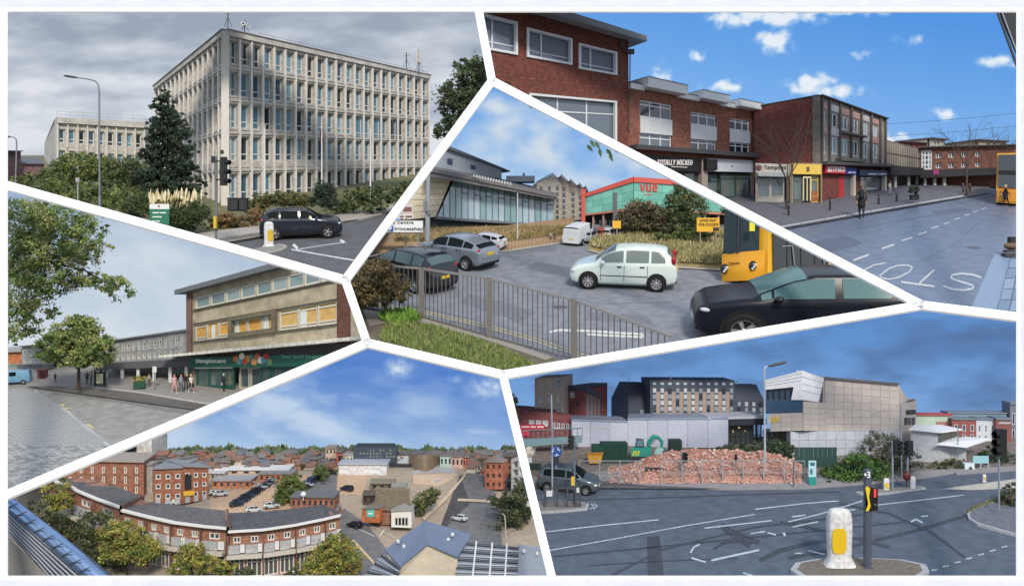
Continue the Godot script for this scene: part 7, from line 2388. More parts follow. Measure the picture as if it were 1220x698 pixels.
	m = MB.new(); m.prism([P(456, 567, 64.93), P(490, 567, 64.93), P(490, 567, 65.6), P(456, 567, 65.6)], [P(456, 552, 64.93), P(490, 553, 64.93), P(490, 553, 65.6), P(456, 552, 65.6)])
	part(b, "dark_wing", m, mat(C(52, 54, 58), 0.8))
	m = MB.new()
	m.prism([P(489, 567, 63.77), P(520, 577.5, 62.21), P(548, 562, 64.69), P(535, 553.5, 65.65), P(512, 556, 65.41)], [P(489, 563, 63.77), P(520, 574, 62.21), P(548, 559, 64.69), P(535, 551.5, 65.65), P(512, 553, 65.41)])
	part(b, "grey_roof", m, mat(C(176, 176, 180), 0.6, "grain", 0.5))
	m = MB.new(); m.prism([P(492, 580, 62.41), P(530, 584, 61.85), P(545, 570, 63.47), P(500, 570, 63.47)], [P(492, 566, 62.56), P(520, 577, 62.11), P(545, 563, 63.86), P(500, 563, 63.96)])
	part(b, "lower_wall", m, mat(C(190, 168, 146), 0.8, "grain", 0.5))
	for q in [["pale green and white flats beyond the bronze hall", 531, 557, 14, 14, C(190, 210, 196)], ["pink and white flats beyond the grey roof", 545, 558, 15, 14, C(212, 176, 164)], ["red brick flats at the end of the pink row", 556, 558, 8, 13, C(186, 112, 92)], ["white terrace low among the trees", 565, 562, 16, 7, C(222, 218, 206)]]:
		house(q[0], "far_flats", q[1], q[2], q[3], q[4], q[5], C(120, 116, 116), 0, "", 3)
	house("brick apartment block with rounded roof beside the dark trees", "brick_apartments", 588, 583, 21, 32, C(172, 108, 84), C(140, 132, 126), 2, "", 3, -0.5)
	house("dark brick flats behind the rounded apartment block", "dark_flats", 604, 580, 14, 36, C(134, 96, 82), C(110, 106, 104), 0, "", 2, -0.4)
	f = fac(609, 596, 547, 59.84, 626, 604, 540, 58.19)
	b = thing("white_grid_building", "white framed building with dark window grid at the road end", "building", f.a)
	holes = []
	for r in 5:
		for i in 2: holes.append([0.12 + i * 0.44, 0.06 + r * 0.18, 0.46 + i * 0.44, 0.19 + r * 0.18])
	box_on(b, "wall", f, 3.0, mat(C(204, 202, 196), 0.8), holes, 0.4)
	for q in holes: window(b, f, q, 0.3, mat(C(54, 58, 62), 0.1), null)
	# --- left: tower, brick blocks
	f = fac(143, 560, 516, 65.88, 180, 560, 516, 65.88)
	b = thing("office_tower", "office tower with dark glass front and blank pale end wall", "building", f.a)
	box_on(b, "wall", f, 3.0, mat(C(206, 204, 200), 0.8, "stain", 0.4), [[0.02, 0.0, 0.52, 0.97]], 0.2)
	for i in 6:
		m = MB.new(); fbox(m, f, 0.03 + i * 0.082, 0.0, 0.105 + i * 0.082, 0.95, -0.18, -0.1)
		part(b, "glass_strip", m, mat(C(66, 84, 96), 0.05, "", 0.1, 0.0, 0.8))
	f = fac(76, 592, 549, 59.84, 171, 590, 550.5, 60.38)
	b = thing("long_brick_block", "long red brick block with two rows of small square windows", "building", f.a)
	holes = []
	for r in 3:
		for i in 7: holes.append([(i + 0.38) / 7.2, [0.66, 0.36, 0.06][r] , (i + 0.62) / 7.2, [0.84, 0.56, 0.26][r]])
	box_on(b, "wall", f, 3.0, mat(C(150, 104, 84), 0.9, "brick", 0.6), holes, 0.15)
	for q in holes: window(b, f, q, 0.1, mat(C(64, 66, 72), 0.1), mat(C(214, 210, 200), 0.6), 1, [], 0.05)
	m = MB.new(); fbox(m, f, -0.01, 1.0, 1.01, 1.05, -3, 0.2)
	part(b, "roof", m, mat(C(156, 146, 138), 0.9, "grain", 0.4))
	house("grey concrete stair tower at the end of the long brick block", "stair_tower", 176, 587, 10, 33, C(168, 164, 160), C(150, 148, 146), 0, "", 0)
	for q in [["brick flats with grey window strips beside the yellow shopfront", 182.0, 217.0, 600, 600, 559, 557.5, 59.08, 59.08, C(152, 102, 78)], ["taller brick flats with pale stair strip beside the car park", 217.5, 248.0, 599.5, 595, 556, 557, 59.08, 60.06, C(156, 102, 76)]]:
		f = fac(q[1], q[3], q[5], q[7], q[2], q[4], q[6], q[8])
		b = thing("brick_flats", q[0], "building", f.a)
		holes = []
		for r in 3:
			for i in 3: holes.append([(i + 0.25) / 3.0, 0.14 + r * 0.28, (i + 0.75) / 3.0, 0.28 + r * 0.28])
		box_on(b, "wall", f, 2.6, mat(q[9], 0.9, "brick", 0.6), holes, 0.15)
		for h in holes: window(b, f, h, 0.1, mat(C(70, 78, 90), 0.1), mat(C(206, 206, 204), 0.6), 1, [], 0.05)
		for i in 3:
			m = MB.new(); fbox(m, f, (i + 0.25) / 3.0, 0.0, (i + 0.75) / 3.0, 0.13, 0.0, 0.05)
			part(b, "grey_panel", m, mat(C(178, 180, 184), 0.7))
		m = MB.new(); fbox(m, f, -0.02, 1.0, 1.02, 1.05, -2.6, 0.15)
		part(b, "roof", m, mat(C(132, 136, 142), 0.8, "grain", 0.5))
		if q[1] > 200:
			m = MB.new(); fbox(m, f, 0.0, 0.2, 0.42, 0.32, 0.0, 0.12)
			part(b, "yellow_fascia", m, mat(C(226, 178, 60), 0.5))
			m = MB.new(); fbox(m, f, 0.06, 0.38, 0.3, 0.78, 0.0, 0.1)
			part(b, "dark_screen", m, mat(C(40, 40, 44), 0.4))
	for q in [["long white roofed warehouse behind the brick flats", 300, 566, 86, 6, C(196, 178, 160), C(214, 216, 220)], ["low brick parade with grey roof beside the car park", 275, 582, 46, 9, C(184, 126, 96), C(158, 158, 160)], ["second brick parade further up the car park street", 328, 574, 40, 9, C(190, 128, 100), C(140, 138, 138)], ["flat roofed market hall behind the parade", 250, 572, 34, 8, C(176, 166, 150), C(190, 190, 192)]]:
		house(q[0], "parade_building", q[1], q[2], q[3], q[4], q[5], q[6], 0, "", 6)
	# --- car park and its cars
	m = MB.new()
	sheet(m, [[250, 612], [345, 612], [358, 592], [372, 566], [345, 566], [300, 578], [250, 592]], 0.02)
	sheet(m, [[400, 560], [440, 562], [432, 590], [398, 590]], 0.02)
	struct("car_park", m, mat(C(186, 158, 132), 0.9, "grain", 0.4))
	m = MB.new()
	sheet(m, [[345, 612], [400, 600], [402, 560], [378, 560], [362, 580]], 0.03)
	sheet(m, [[404, 700], [470, 700], [460, 655], [440, 628], [410, 606], [400, 612]], 0.03)
	sheet(m, [[520, 640], [560, 600], [548, 566], [585, 560], [592, 600], [600, 660], [540, 660]], 0.03)
	struct("street", m, mat(C(112, 112, 114), 0.85, "asphalt", 0.3))
	m = MB.new()
	stroke(m, [[504, 620], [530, 596], [552, 570], [556, 562]], [4.5, 4, 2.4, 1.6], 0.08)
	stroke(m, [[545, 597], [570, 598], [600, 600]], [3.0], 0.085)
	stroke(m, [[420, 645], [445, 672], [450, 690]], [3.0], 0.08)
	struct("pavement", m, mat(C(196, 176, 152), 0.85, "grain", 0.4))
	m = MB.new()
	stroke(m, [[432, 622], [455, 634], [470, 642]], [0.8], 0.05); stroke(m, [[424, 630], [446, 640]], [0.8], 0.05)
	stroke(m, [[452, 640], [458, 632]], [1.6], 0.055)
	solo("junction_marking", "white give way lines at the junction below the white shop", "road marking", m, mat(C(206, 204, 198), 0.8))
	var cc := [[C(40, 46, 64), "dark navy"], [C(30, 32, 38), "black"], [C(52, 66, 104), "blue"], [C(196, 200, 204), "silver white"], [C(120, 124, 130), "grey"]]
	for i in 16:
		var s := i / 15.0
		var k: int = [0, 2, 1, 0, 1, 2, 0, 1, 1, 0, 3, 1, 4, 0, 3, 4][i]
		var p := Vector2(lerpf(281, 327, s), lerpf(603, 573, s) + R(-0.6, 0.6))
		car("parked_car", "%s car in the long row down the middle of the car park" % cc[k][1], "car", HATCH, g(p.x, p.y, 0.02), deg_to_rad(28), 4.1, 0.2 - s * 0.04, mat(cc[k][0], 0.25), {"fine": false, "group": "cars parked in the town car park", "wheel": 0.32})
	for i in 34:
		var s := i / 33.0
		var k := rng.randi() % 5
		var p := Vector2(lerpf(352, 392, s), lerpf(588, 563, s) + R(-1.5, 1.5))
		car("parked_car", "%s car along the street beside the round green tree" % cc[k][1], "car", HATCH, g(p.x + (i % 2) * 6 - 3, p.y, 0.04), deg_to_rad(40), 4.1, 0.15, mat(cc[k][0], 0.25), {"fine": false, "group": "cars along the street by the round tree"})
	for q in [[262, 591.5, 3, 0.22, "pale van at the kerb of the brick parade"], [256, 590, 3, 0.2, "second pale car at the kerb of the brick parade"], [323, 606, 3, 0.24, "silver car on its own by the lamp post in the car park"], [302, 611, 3, 0.24, "pale car half hidden behind the curved roof"], [413, 585, 0, 0.22, "dark car alone on the tan yard"], [422, 629, 1, 0.24, "black car turning at the junction"], [547, 621, 3, 0.24, "pale car driving on the shaded road"], [212, 602, 3, 0.22, "white car by the brick flats entrance"], [297, 577, 3, 0.16, "white car by the second parade"], [291, 580, 4, 0.16, "grey car by the second parade"]]:
		car("town_car", q[4], "car", HATCH, g(q[0], q[1], 0.04), deg_to_rad(150 if q[0] > 400 else 20), 4.1, q[3], mat(cc[q[2]][0], 0.25), {"fine": false})
	tree("full round green tree between the car park and the street", [[344, 581, 16, 13], [356, 588, 12, 12], [338, 592, 12, 8], [350, 572, 10, 6]], 59.84, 1.0, 3600, 3.0, [C(92, 110, 54), C(76, 96, 48), C(112, 122, 64)], [[[346, 606, 1.2], [346, 580, 0.6]]])
	tree("smaller green tree up the street beyond the round tree", [[381, 561, 8, 7], [386, 566, 7, 6]], 62.46, 0.8, 900, 2.6, [C(96, 114, 58), C(80, 98, 50)], [[[382, 574, 0.8], [382, 560, 0.4]]])
	lamp_post("car_park_lamp", "thin grey lamp post standing in the car park", [[326, 610], [327, 585], [327, 572]], 57.63, 0.5, [327, 573, 324, 572])
	lamp_post("road_lamp", "pale street lamp with bent head over the shaded road", [[603, 660], [602, 620], [601, 614], [598, 612]], 55.0, 0.9, [598, 612, 586, 610.5], "", C(200, 196, 186))
	# --- middle: pitched hall, white shop, brick kiosk
	b = thing("pitched_hall", "brown tiled hall roof with long ridge behind the small white shop", "building", P(470, 628, 55.89))
	m = MB.new(); m.prism([P(447, 625, 56.48), P(489, 626, 56.24), P(492, 610, 57.91), P(450, 608, 58.19)], [P(447, 606, 56.48), P(489, 608, 56.24), P(492, 600, 57.91), P(450, 598, 58.19)])
	part(b, "wall", m, mat(C(150, 116, 96), 0.9, "brick", 0.6))
	m = MB.new(); m.prism([P(445, 608, 56.3), P(490, 610, 56.07), P(487, 584, 58.3), P(448, 583, 58.41)], [P(445, 606.8, 56.3), P(490, 608.8, 56.07), P(487, 582.5, 58.3), P(448, 581.5, 58.41)])
	part(b, "roof", m, mat(C(112, 100, 80), 0.95, "stain", 0.5))
	m = MB.new(); m.bar(P(447, 582, 58.3), P(488, 583, 58.19), 0.12)
	part(b, "ridge", m, mat(C(130, 118, 100), 0.9))
	f = fac(466, 628, 609, 55.65, 490, 629, 608, 55.65)
	b = thing("white_shop", "small white gabled shop with dark glazed front", "building", f.a)
	box_on(b, "wall", f, 2.0, mat(C(222, 220, 214), 0.8), [[0.15, 0.05, 0.85, 0.6]], 0.2)
	window(b, f, [0.15, 0.05, 0.85, 0.6], 0.15, mat(C(46, 50, 56), 0.05), mat(C(214, 212, 206), 0.6), 4, [], 0.05)
	m = MB.new(); m.prism([f.p(-0.05, 1, 0.1), f.p(1.05, 1, 0.1), f.p(0.5, 1.18, 0.1)], [f.p(-0.05, 1, -2), f.p(1.05, 1, -2), f.p(0.5, 1.18, -2)])
	part(b, "roof", m, mat(C(150, 146, 142), 0.8))
	f = fac(431, 622, 606.5, 56.18, 452, 623, 606, 55.89)
	b = thing("brick_kiosk", "orange brick end building with teal sign panel", "building", f.a)
	box_on(b, "wall", f, 2.5, mat(C(196, 112, 72), 0.9, "brick", 0.6))
	m = MB.new(); fbox(m, f, 0.3, 0.42, 0.72, 0.95, 0, 0.06)
	part(b, "teal_sign", m, mat(C(96, 190, 180), 0.5))
	m = MB.new(); fbox(m, f, 0.38, 0.62, 0.64, 0.74, 0.06, 0.08)
	part(b, "sign_bar", m, mat(C(226, 232, 230), 0.5))
	m = MB.new(); fbox(m, f, -0.02, 1.0, 1.02, 1.06, -2.5, 0.1)
	part(b, "roof", m, mat(C(120, 112, 104), 0.9))
	for q in [["dark pitched barn roof behind the brick kiosk", 442, 602, 20, 12, C(84, 72, 64), C(84, 78, 70), 1], ["brown long roofed shed beside the tan yard", 455, 585, 28, 9, C(120, 104, 90), C(124, 116, 100), 1], ["small white fronted shed with blue doors", 475, 592, 18, 12, C(206, 208, 212), C(150, 146, 140), 0], ["brick flat roofed shop at the curved building's end", 392, 622, 22, 14, C(196, 130, 100), C(130, 132, 136), 0]]:
		house(q[0], "yard_building", q[1], q[2], q[3], q[4], q[5], q[6], q[7], "", 3)
	tree("dark green yard trees beside the sloping pavement", [[505, 597, 12, 9], [515, 588, 9, 10], [498, 606, 9, 7]], 57.63, 0.8, 1800, 2.8, [C(82, 92, 50), C(66, 78, 46), C(110, 112, 62)], [[[505, 612, 0.9], [506, 592, 0.4]]])
	# --- shaded trees right of the road
	tree("dark evergreen mass along the shaded side of the road", [[612, 610, 22, 16], [600, 632, 20, 14], [626, 636, 18, 16], [595, 595, 12, 10], [620, 588, 14, 14]], 56.77, 1.2, 5200, 3.4, [C(64, 76, 50), C(54, 64, 44), C(82, 88, 54)], [[[610, 664, 1.6], [610, 610, 0.6]]])
	house("low dark flat roofed house half hidden in the evergreen trees", "hidden_house", 606, 585, 22, 12, C(84, 76, 72), C(90, 92, 100), 0, "", 3)
	# --- curved building
	var fr := [[63.72, 573, 58.75], [80, 577.5, 57.97], [89, 584, 57.06], [113, 594, 55.65], [141.5, 604, 54.45], [143, 607.5, 54.39], [175, 615.5, 53.47], [205, 622, 52.84], [240, 626.5, 52.47], [269, 629, 52.21], [271, 633, 52.21], [313, 630.5, 52.21], [351, 625, 52.59], [386, 618, 53.22], [405, 613.5, 53.59]]
	var bk := [[80, 570, 60.64], [95, 570.5, 60.11], [110, 573, 59.3], [140, 580, 57.97], [168, 591.5, 56.48], [170, 597.5, 56.24], [205, 601, 55.54], [228, 604, 55.06], [250, 606.5, 54.82], [268, 608, 54.7], [272, 611, 54.7], [305, 610, 54.82], [343, 606.5, 55.18], [384, 601, 55.77], [401, 608, 55.3]]
	for i in fr.size():
		fr[i][2] = gz(fr[i][1] + 60.0)
		bk[i][2] = fr[i][2] + 3.0
	b = thing("curved_shop_building", "curved brick shop building with dark felt roof and white eaves", "building", P(240, 690, 52.21))
	var roofm := [mat(C(92, 90, 92), 0.9, "stain", 0.35), mat(C(98, 96, 98), 0.9, "stain", 0.35), mat(C(82, 82, 86), 0.9, "stain", 0.35)]
	for q in [[0, 4, 0], [5, 9, 1], [10, 14, 2]]:
		m = MB.new()
		for i in range(q[0], q[1]):
			var a := P(fr[i][0], fr[i][1], fr[i][2])
			var c := P(fr[i + 1][0], fr[i + 1][1], fr[i + 1][2])
			var d := P(bk[i + 1][0], bk[i + 1][1], bk[i + 1][2])
			var e := P(bk[i][0], bk[i][1], bk[i][2])
			var dn := Vector3(0, -0.12, 0)
			m.prism([a + dn, c + dn, d + dn, e + dn], [a, c, d, e])
		part(b, "roof", m, roofm[q[2]])
		m = MB.new()
		for i in range(q[0], q[1]):
			var a := P(fr[i][0], fr[i][1], fr[i][2] - 0.05)
			var c := P(fr[i + 1][0], fr[i + 1][1], fr[i + 1][2] - 0.05)
			m.prism([a + Vector3(0, -0.1, 0), c + Vector3(0, -0.1, 0), c + Vector3(0, -0.1, -0.3), a + Vector3(0, -0.1, -0.3)], [a, c, c + Vector3(0, 0, -0.3), a + Vector3(0, 0, -0.3)])
		part(b, "white_eaves", m, mat(C(222, 220, 214), 0.7))
	for i in fr.size() - 1:
		if i == 4 or i == 9: continue
		var a: Array = fr[i]
		var c: Array = fr[i + 1]
		var za: float = a[2] + 0.3
		var zc: float = c[2] + 0.3
		var hgt := 62.0
		f = fac(a[0], a[1] + hgt, a[1] + 3, za, c[0], c[1] + hgt, c[1] + 3, zc)
		var n := maxi(1, int((c[0] - a[0]) / 15.0))
		holes = []
		for k in n:
			holes.append([(k + 0.3) / n, 0.8, (k + 0.72) / n, 0.93])
			holes.append([(k + 0.06) / n, 0.1, (k + 0.94) / n, 0.48])
		m = MB.new(); wall(m, f, holes, 0.3)
		m.prism([f.p(0, 0, -0.5), f.p(1, 0, -0.5), f.p(1, 0, -2), f.p(0, 0, -2)], [f.p(0, 1, -0.5), f.p(1, 1, -0.5), f.p(1, 1, -2), f.p(0, 1, -2)])
		part(b, "wall", m, mat(C(158, 114, 94), 0.9, "brick", 0.7))
		for h in holes:
			var up: bool = h[1] > 0.5
			window(b, f, h, 0.12, mat(C(66, 70, 78) if up else C(92, 92, 90), 0.06, "", 0.1, 0.0, 0.8), mat(C(224, 222, 216), 0.6), 2 if up else 3, [] if up else [0.78], 0.05, "window" if up else "shop_window")
		for k in n:
			m = MB.new(); fbox(m, f, (k + 0.04) / n, 0.6, (k + 0.7) / n, 0.77, 0.05, 0.22)
			part(b, "balcony_panel", m, mat(C(172, 172, 174), 0.7, "streak", 0.6))
			m = MB.new(); fbox(m, f, (k + 0.72) / n, 0.62, (k + 0.98) / n, 0.78, 0.05, 0.2)
			part(b, "white_panel", m, mat(C(216, 216, 214), 0.7))
		m = MB.new(); fbox(m, f, 0, 0.52, 1, 0.585, 0.0, 0.5)
		part(b, "ledge", m, mat(C(196, 188, 176), 0.8, "grain", 0.6))
		m = MB.new(); fbox(m, f, 0, 0.0, 0.025, 0.98, 0.0, 0.3)
		part(b, "party_pier", m, mat(C(134, 98, 84), 0.9, "brick", 0.7))
	for q in [[4, 4, 5], [9, 9, 10]]:
		m = MB.new()
		var a := P(fr[q[0]][0] + 0.5, fr[q[0]][1] - 2, fr[q[0]][2] - 0.1)
		var c := P(bk[q[0]][0] + 1, bk[q[0]][1] - 1.5, bk[q[0]][2])
		m.prism([a + Vector3(0, -0.5, 0), c + Vector3(0, -0.5, 0), c + Vector3(0.12, -0.5, 0), a + Vector3(0.12, -0.5, 0)], [a, c, c + Vector3(0.12, 0, 0), a + Vector3(0.12, 0, 0)])
		m.prism([a + Vector3(0, -3, 0), a + Vector3(0.16, -3, 0), a + Vector3(0.16, -3, -0.4), a + Vector3(0, -3, -0.4)], [a, a + Vector3(0.16, 0, 0), a + Vector3(0.16, 0, -0.4), a + Vector3(0, 0, -0.4)])
		part(b, "parapet", m, mat(C(116, 84, 74), 0.9, "brick", 0.7))
	m = MB.new(); m.ball(P(361, 589, 56.48), Vector3(0.16, 0.16, 0.16)); m.bar(P(361, 589, 56.48), P(361, 596, 56.48), 0.04)
	solo("satellite_dish", "small white dish on the flat roof behind the curved building", "dish", m, mat(C(220, 222, 222), 0.6))
	house("flat roofed brick extension with felt roof behind the curved building", "roof_extension", 372, 606, 52, 13, C(150, 104, 84), C(104, 104, 106), 0, "", 8, 0.0, 56.77)
	# --- foreground trees
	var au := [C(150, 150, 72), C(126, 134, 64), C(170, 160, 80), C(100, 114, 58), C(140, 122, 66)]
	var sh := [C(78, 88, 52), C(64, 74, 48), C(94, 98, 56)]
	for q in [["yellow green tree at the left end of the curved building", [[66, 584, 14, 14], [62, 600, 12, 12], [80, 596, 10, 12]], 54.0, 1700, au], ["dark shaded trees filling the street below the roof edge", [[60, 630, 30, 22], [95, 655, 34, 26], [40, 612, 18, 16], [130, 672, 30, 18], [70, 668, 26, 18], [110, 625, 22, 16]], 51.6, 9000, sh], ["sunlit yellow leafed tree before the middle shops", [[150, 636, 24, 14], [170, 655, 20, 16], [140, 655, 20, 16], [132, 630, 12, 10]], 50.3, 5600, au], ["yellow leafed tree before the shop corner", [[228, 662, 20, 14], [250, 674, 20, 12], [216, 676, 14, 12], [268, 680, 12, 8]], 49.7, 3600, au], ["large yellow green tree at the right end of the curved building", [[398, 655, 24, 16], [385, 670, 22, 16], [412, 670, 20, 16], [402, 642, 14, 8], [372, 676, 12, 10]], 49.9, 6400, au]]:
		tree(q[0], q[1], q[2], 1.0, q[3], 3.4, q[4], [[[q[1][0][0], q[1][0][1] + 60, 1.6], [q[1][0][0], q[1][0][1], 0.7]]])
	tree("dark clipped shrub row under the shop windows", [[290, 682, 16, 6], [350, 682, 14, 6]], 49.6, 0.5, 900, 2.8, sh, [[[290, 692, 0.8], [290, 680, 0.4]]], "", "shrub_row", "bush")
	# --- near roof edges
	b = thing("roof_gutter", "shiny metal roof gutter with ribbed cladding and gravel strip beside it", "roof edge", P(40, 660, 49.59))
	m = MB.new(); m.prism([P(0, 630, 49.19), P(70, 700, 48.64), P(0, 700, 48.5)], [P(0, 630, 49.32), P(70, 700, 48.78), P(0, 700, 48.64)])
	part(b, "gravel_roof", m, mat(C(128, 124, 118), 0.95, "asphalt", 1.2))
	m = MB.new(); m.tube([P(0, 593, 49.99), P(60, 641, 49.46), P(128, 698, 48.78)], [0.34, 0.42, 0.5], 12)
	part(b, "pipe", m, mat(C(132, 158, 196), 0.22, "", 0.1, 0.7))
	for i in 7:
		m = MB.new()
		var o := 5.0 + i * 4.2
		m.tube([P(0, 596 + o, 49.73), P(50 - i, 640 + o, 49.19), P(114 - i * 6, 698 + o * 0.4, 48.64)], [0.06, 0.07, 0.08], 6)
		part(b, "cladding_rib", m, mat(C(142, 148, 158), 0.35, "", 0.1, 0.6))
	for i in 9:
		m = MB.new()
		var s := i / 8.0
		m.bar(P(lerpf(6, 92, s), lerpf(606, 682, s), 49.52 - s), P(lerpf(6, 92, s) + 14, lerpf(606, 682, s) - 6, 49.32 - s), 0.05)
		part(b, "clip", m, mat(C(96, 100, 108), 0.4, "", 0.1, 0.5))
	b = thing("metal_ridge_roof", "grey metal pitched roof with pale gable end in the foreground", "roof", P(510, 690, 49.59))
	m = MB.new(); m.prism([P(506, 621.5, 51.57), P(562, 638, 50.59), P(544.5, 665, 49.59), P(509, 650, 49.99)], [P(506, 620, 51.57), P(562, 636.5, 50.59), P(544.5, 663.5, 49.59), P(509, 648.5, 49.99)])
	m.prism([P(506, 621.5, 51.57), P(458, 656.5, 50.59), P(477, 676.5, 49.59), P(509, 650, 49.99)], [P(506, 620, 51.57), P(458, 655, 50.59), P(477, 675, 49.59), P(509, 648.5, 49.99)])
	part(b, "roof_sheet", m, mat(C(112, 124, 146), 0.4, "smooth", 0.4, 0.3))
	m = MB.new(); m.prism([P(509, 650, 50.06), P(545, 665, 49.73), P(545, 705, 49.73), P(509, 705, 50.06)], [P(509, 650, 50.19), P(545, 665, 49.86), P(545, 705, 49.86), P(509, 705, 50.19)])
	m.prism([P(509, 650, 50.06), P(477, 677, 49.66), P(460, 705, 49.66), P(509, 705, 50.06)], [P(509, 650, 50.19), P(477, 677, 49.79), P(460, 705, 49.79), P(509, 705, 50.19)])
	part(b, "gable_end", m, mat(C(206, 194, 172), 0.8, "smooth", 0.3))
	for q in [[474, 646], [481, 652], [534, 644], [539, 638]]:
		m = MB.new(); m.lathe(P(q[0], q[1], 50.52), Vector3(0, 0.9, 0.4), [[0.09, 0.0], [0.09, 0.1], [0.05, 0.16], [0.01, 0.17]], 10)
		part(b, "roof_stud", m, mat(C(214, 216, 220), 0.4))
	for q in [["corrugated metal roof of long ribs beyond the pale gable", [[548, 646], [618, 652], [616, 705], [540, 705]], 12, false], ["flat grey sheet roof with round studs beside the corrugated one", [[617, 648], [660, 654], [664, 705], [612, 705]], 0, true], ["corrugated metal roof slope left of the ridge", [[456, 660], [477, 678], [470, 705], [418, 705]], 9, false]]:
		var o := thing("near_roof", q[0], "roof", P(q[1][3][0], 700, 49.59))
		m = MB.new()
		var lo := []
		var hi := []
		for s in q[1]:
			var zz: float = 50.46 - (s[1] - 646) * 0.025
			lo.append(P(s[0], s[1] + 2, zz)); hi.append(P(s[0], s[1], zz))
		m.prism(lo, hi)
		part(o, "sheet", m, mat(C(118, 128, 142), 0.4, "smooth", 0.4, 0.3))
		for i in q[2]:
			var t: float = (i + 0.5) / q[2]
			m = MB.new()
			m.tube([hi[0].lerp(hi[3], t) + Vector3(0, 0.04, 0), hi[1].lerp(hi[2], t) + Vector3(0, 0.04, 0)], [0.07, 0.07], 6)
			part(o, "rib", m, mat(C(150, 158, 170) if i % 2 else C(72, 78, 88), 0.35, "", 0.1, 0.5))
		if q[3]:
			for s in [[624, 658], [640, 661], [623, 670], [641, 674]]:
				m = MB.new(); m.lathe(P(s[0], s[1], 50.06), Vector3(0, 0.9, 0.4), [[0.09, 0.0], [0.09, 0.1], [0.05, 0.16], [0.01, 0.17]], 10)
				part(o, "roof_stud", m, mat(C(206, 208, 214), 0.4))
		elif q[2] == 12:
			for u in [0.28, 0.55, 0.8]:
				m = MB.new(); m.tube([hi[0].lerp(hi[1], u) + Vector3(0, 0.12, 0), hi[3].lerp(hi[2], u) + Vector3(0, 0.12, 0)], [0.05, 0.05], 6)
				part(o, "cross_bar", m, mat(C(206, 208, 212), 0.4))

# ================= place 6: road junction at dusk with bollard, rubble and timber clad hall
func panels(b: Node3D, f: Fac, nu: int, nv: int, mats3: Array, o := 0.04, gap := 0.012, called := "cladding_panel") -> void:
	for i in nu:
		for k in nv:
			var m := MB.new()
			fbox(m, f, (i + gap) / nu, (k + gap * 1.5) / nv, (i + 1 - gap) / nu, (k + 1 - gap * 1.5) / nv, 0.0, o)
			part(b, called, m, mats3[(i * 5 + k * 3 + (i * k) % 2) % mats3.size()])
func signal_head(t: Node3D, x: float, y: float, z: float, h: float, face: Vector3) -> void:
	var k := z / F
	var m := MB.new()
	m.cbox(P(x, y, z), Vector3(h * 0.36 * k, h * k, h * 0.3 * k))
	part(t, "head", m, mat(C(22, 24, 28), 0.5))
	for i in 3:
		m = MB.new()
		m.lathe(P(x, y + (i - 1) * h * 0.31, z) + face * h * 0.14 * k, face, [[0.13 * h * k, 0.0], [0.14 * h * k, 0.02], [0.14 * h * k, 0.2 * h * k], [0.12 * h * k, 0.2 * h * k], [0.12 * h * k, 0.0]], 12)
		part(t, "hood", m, mat(C(18, 20, 24), 0.5))
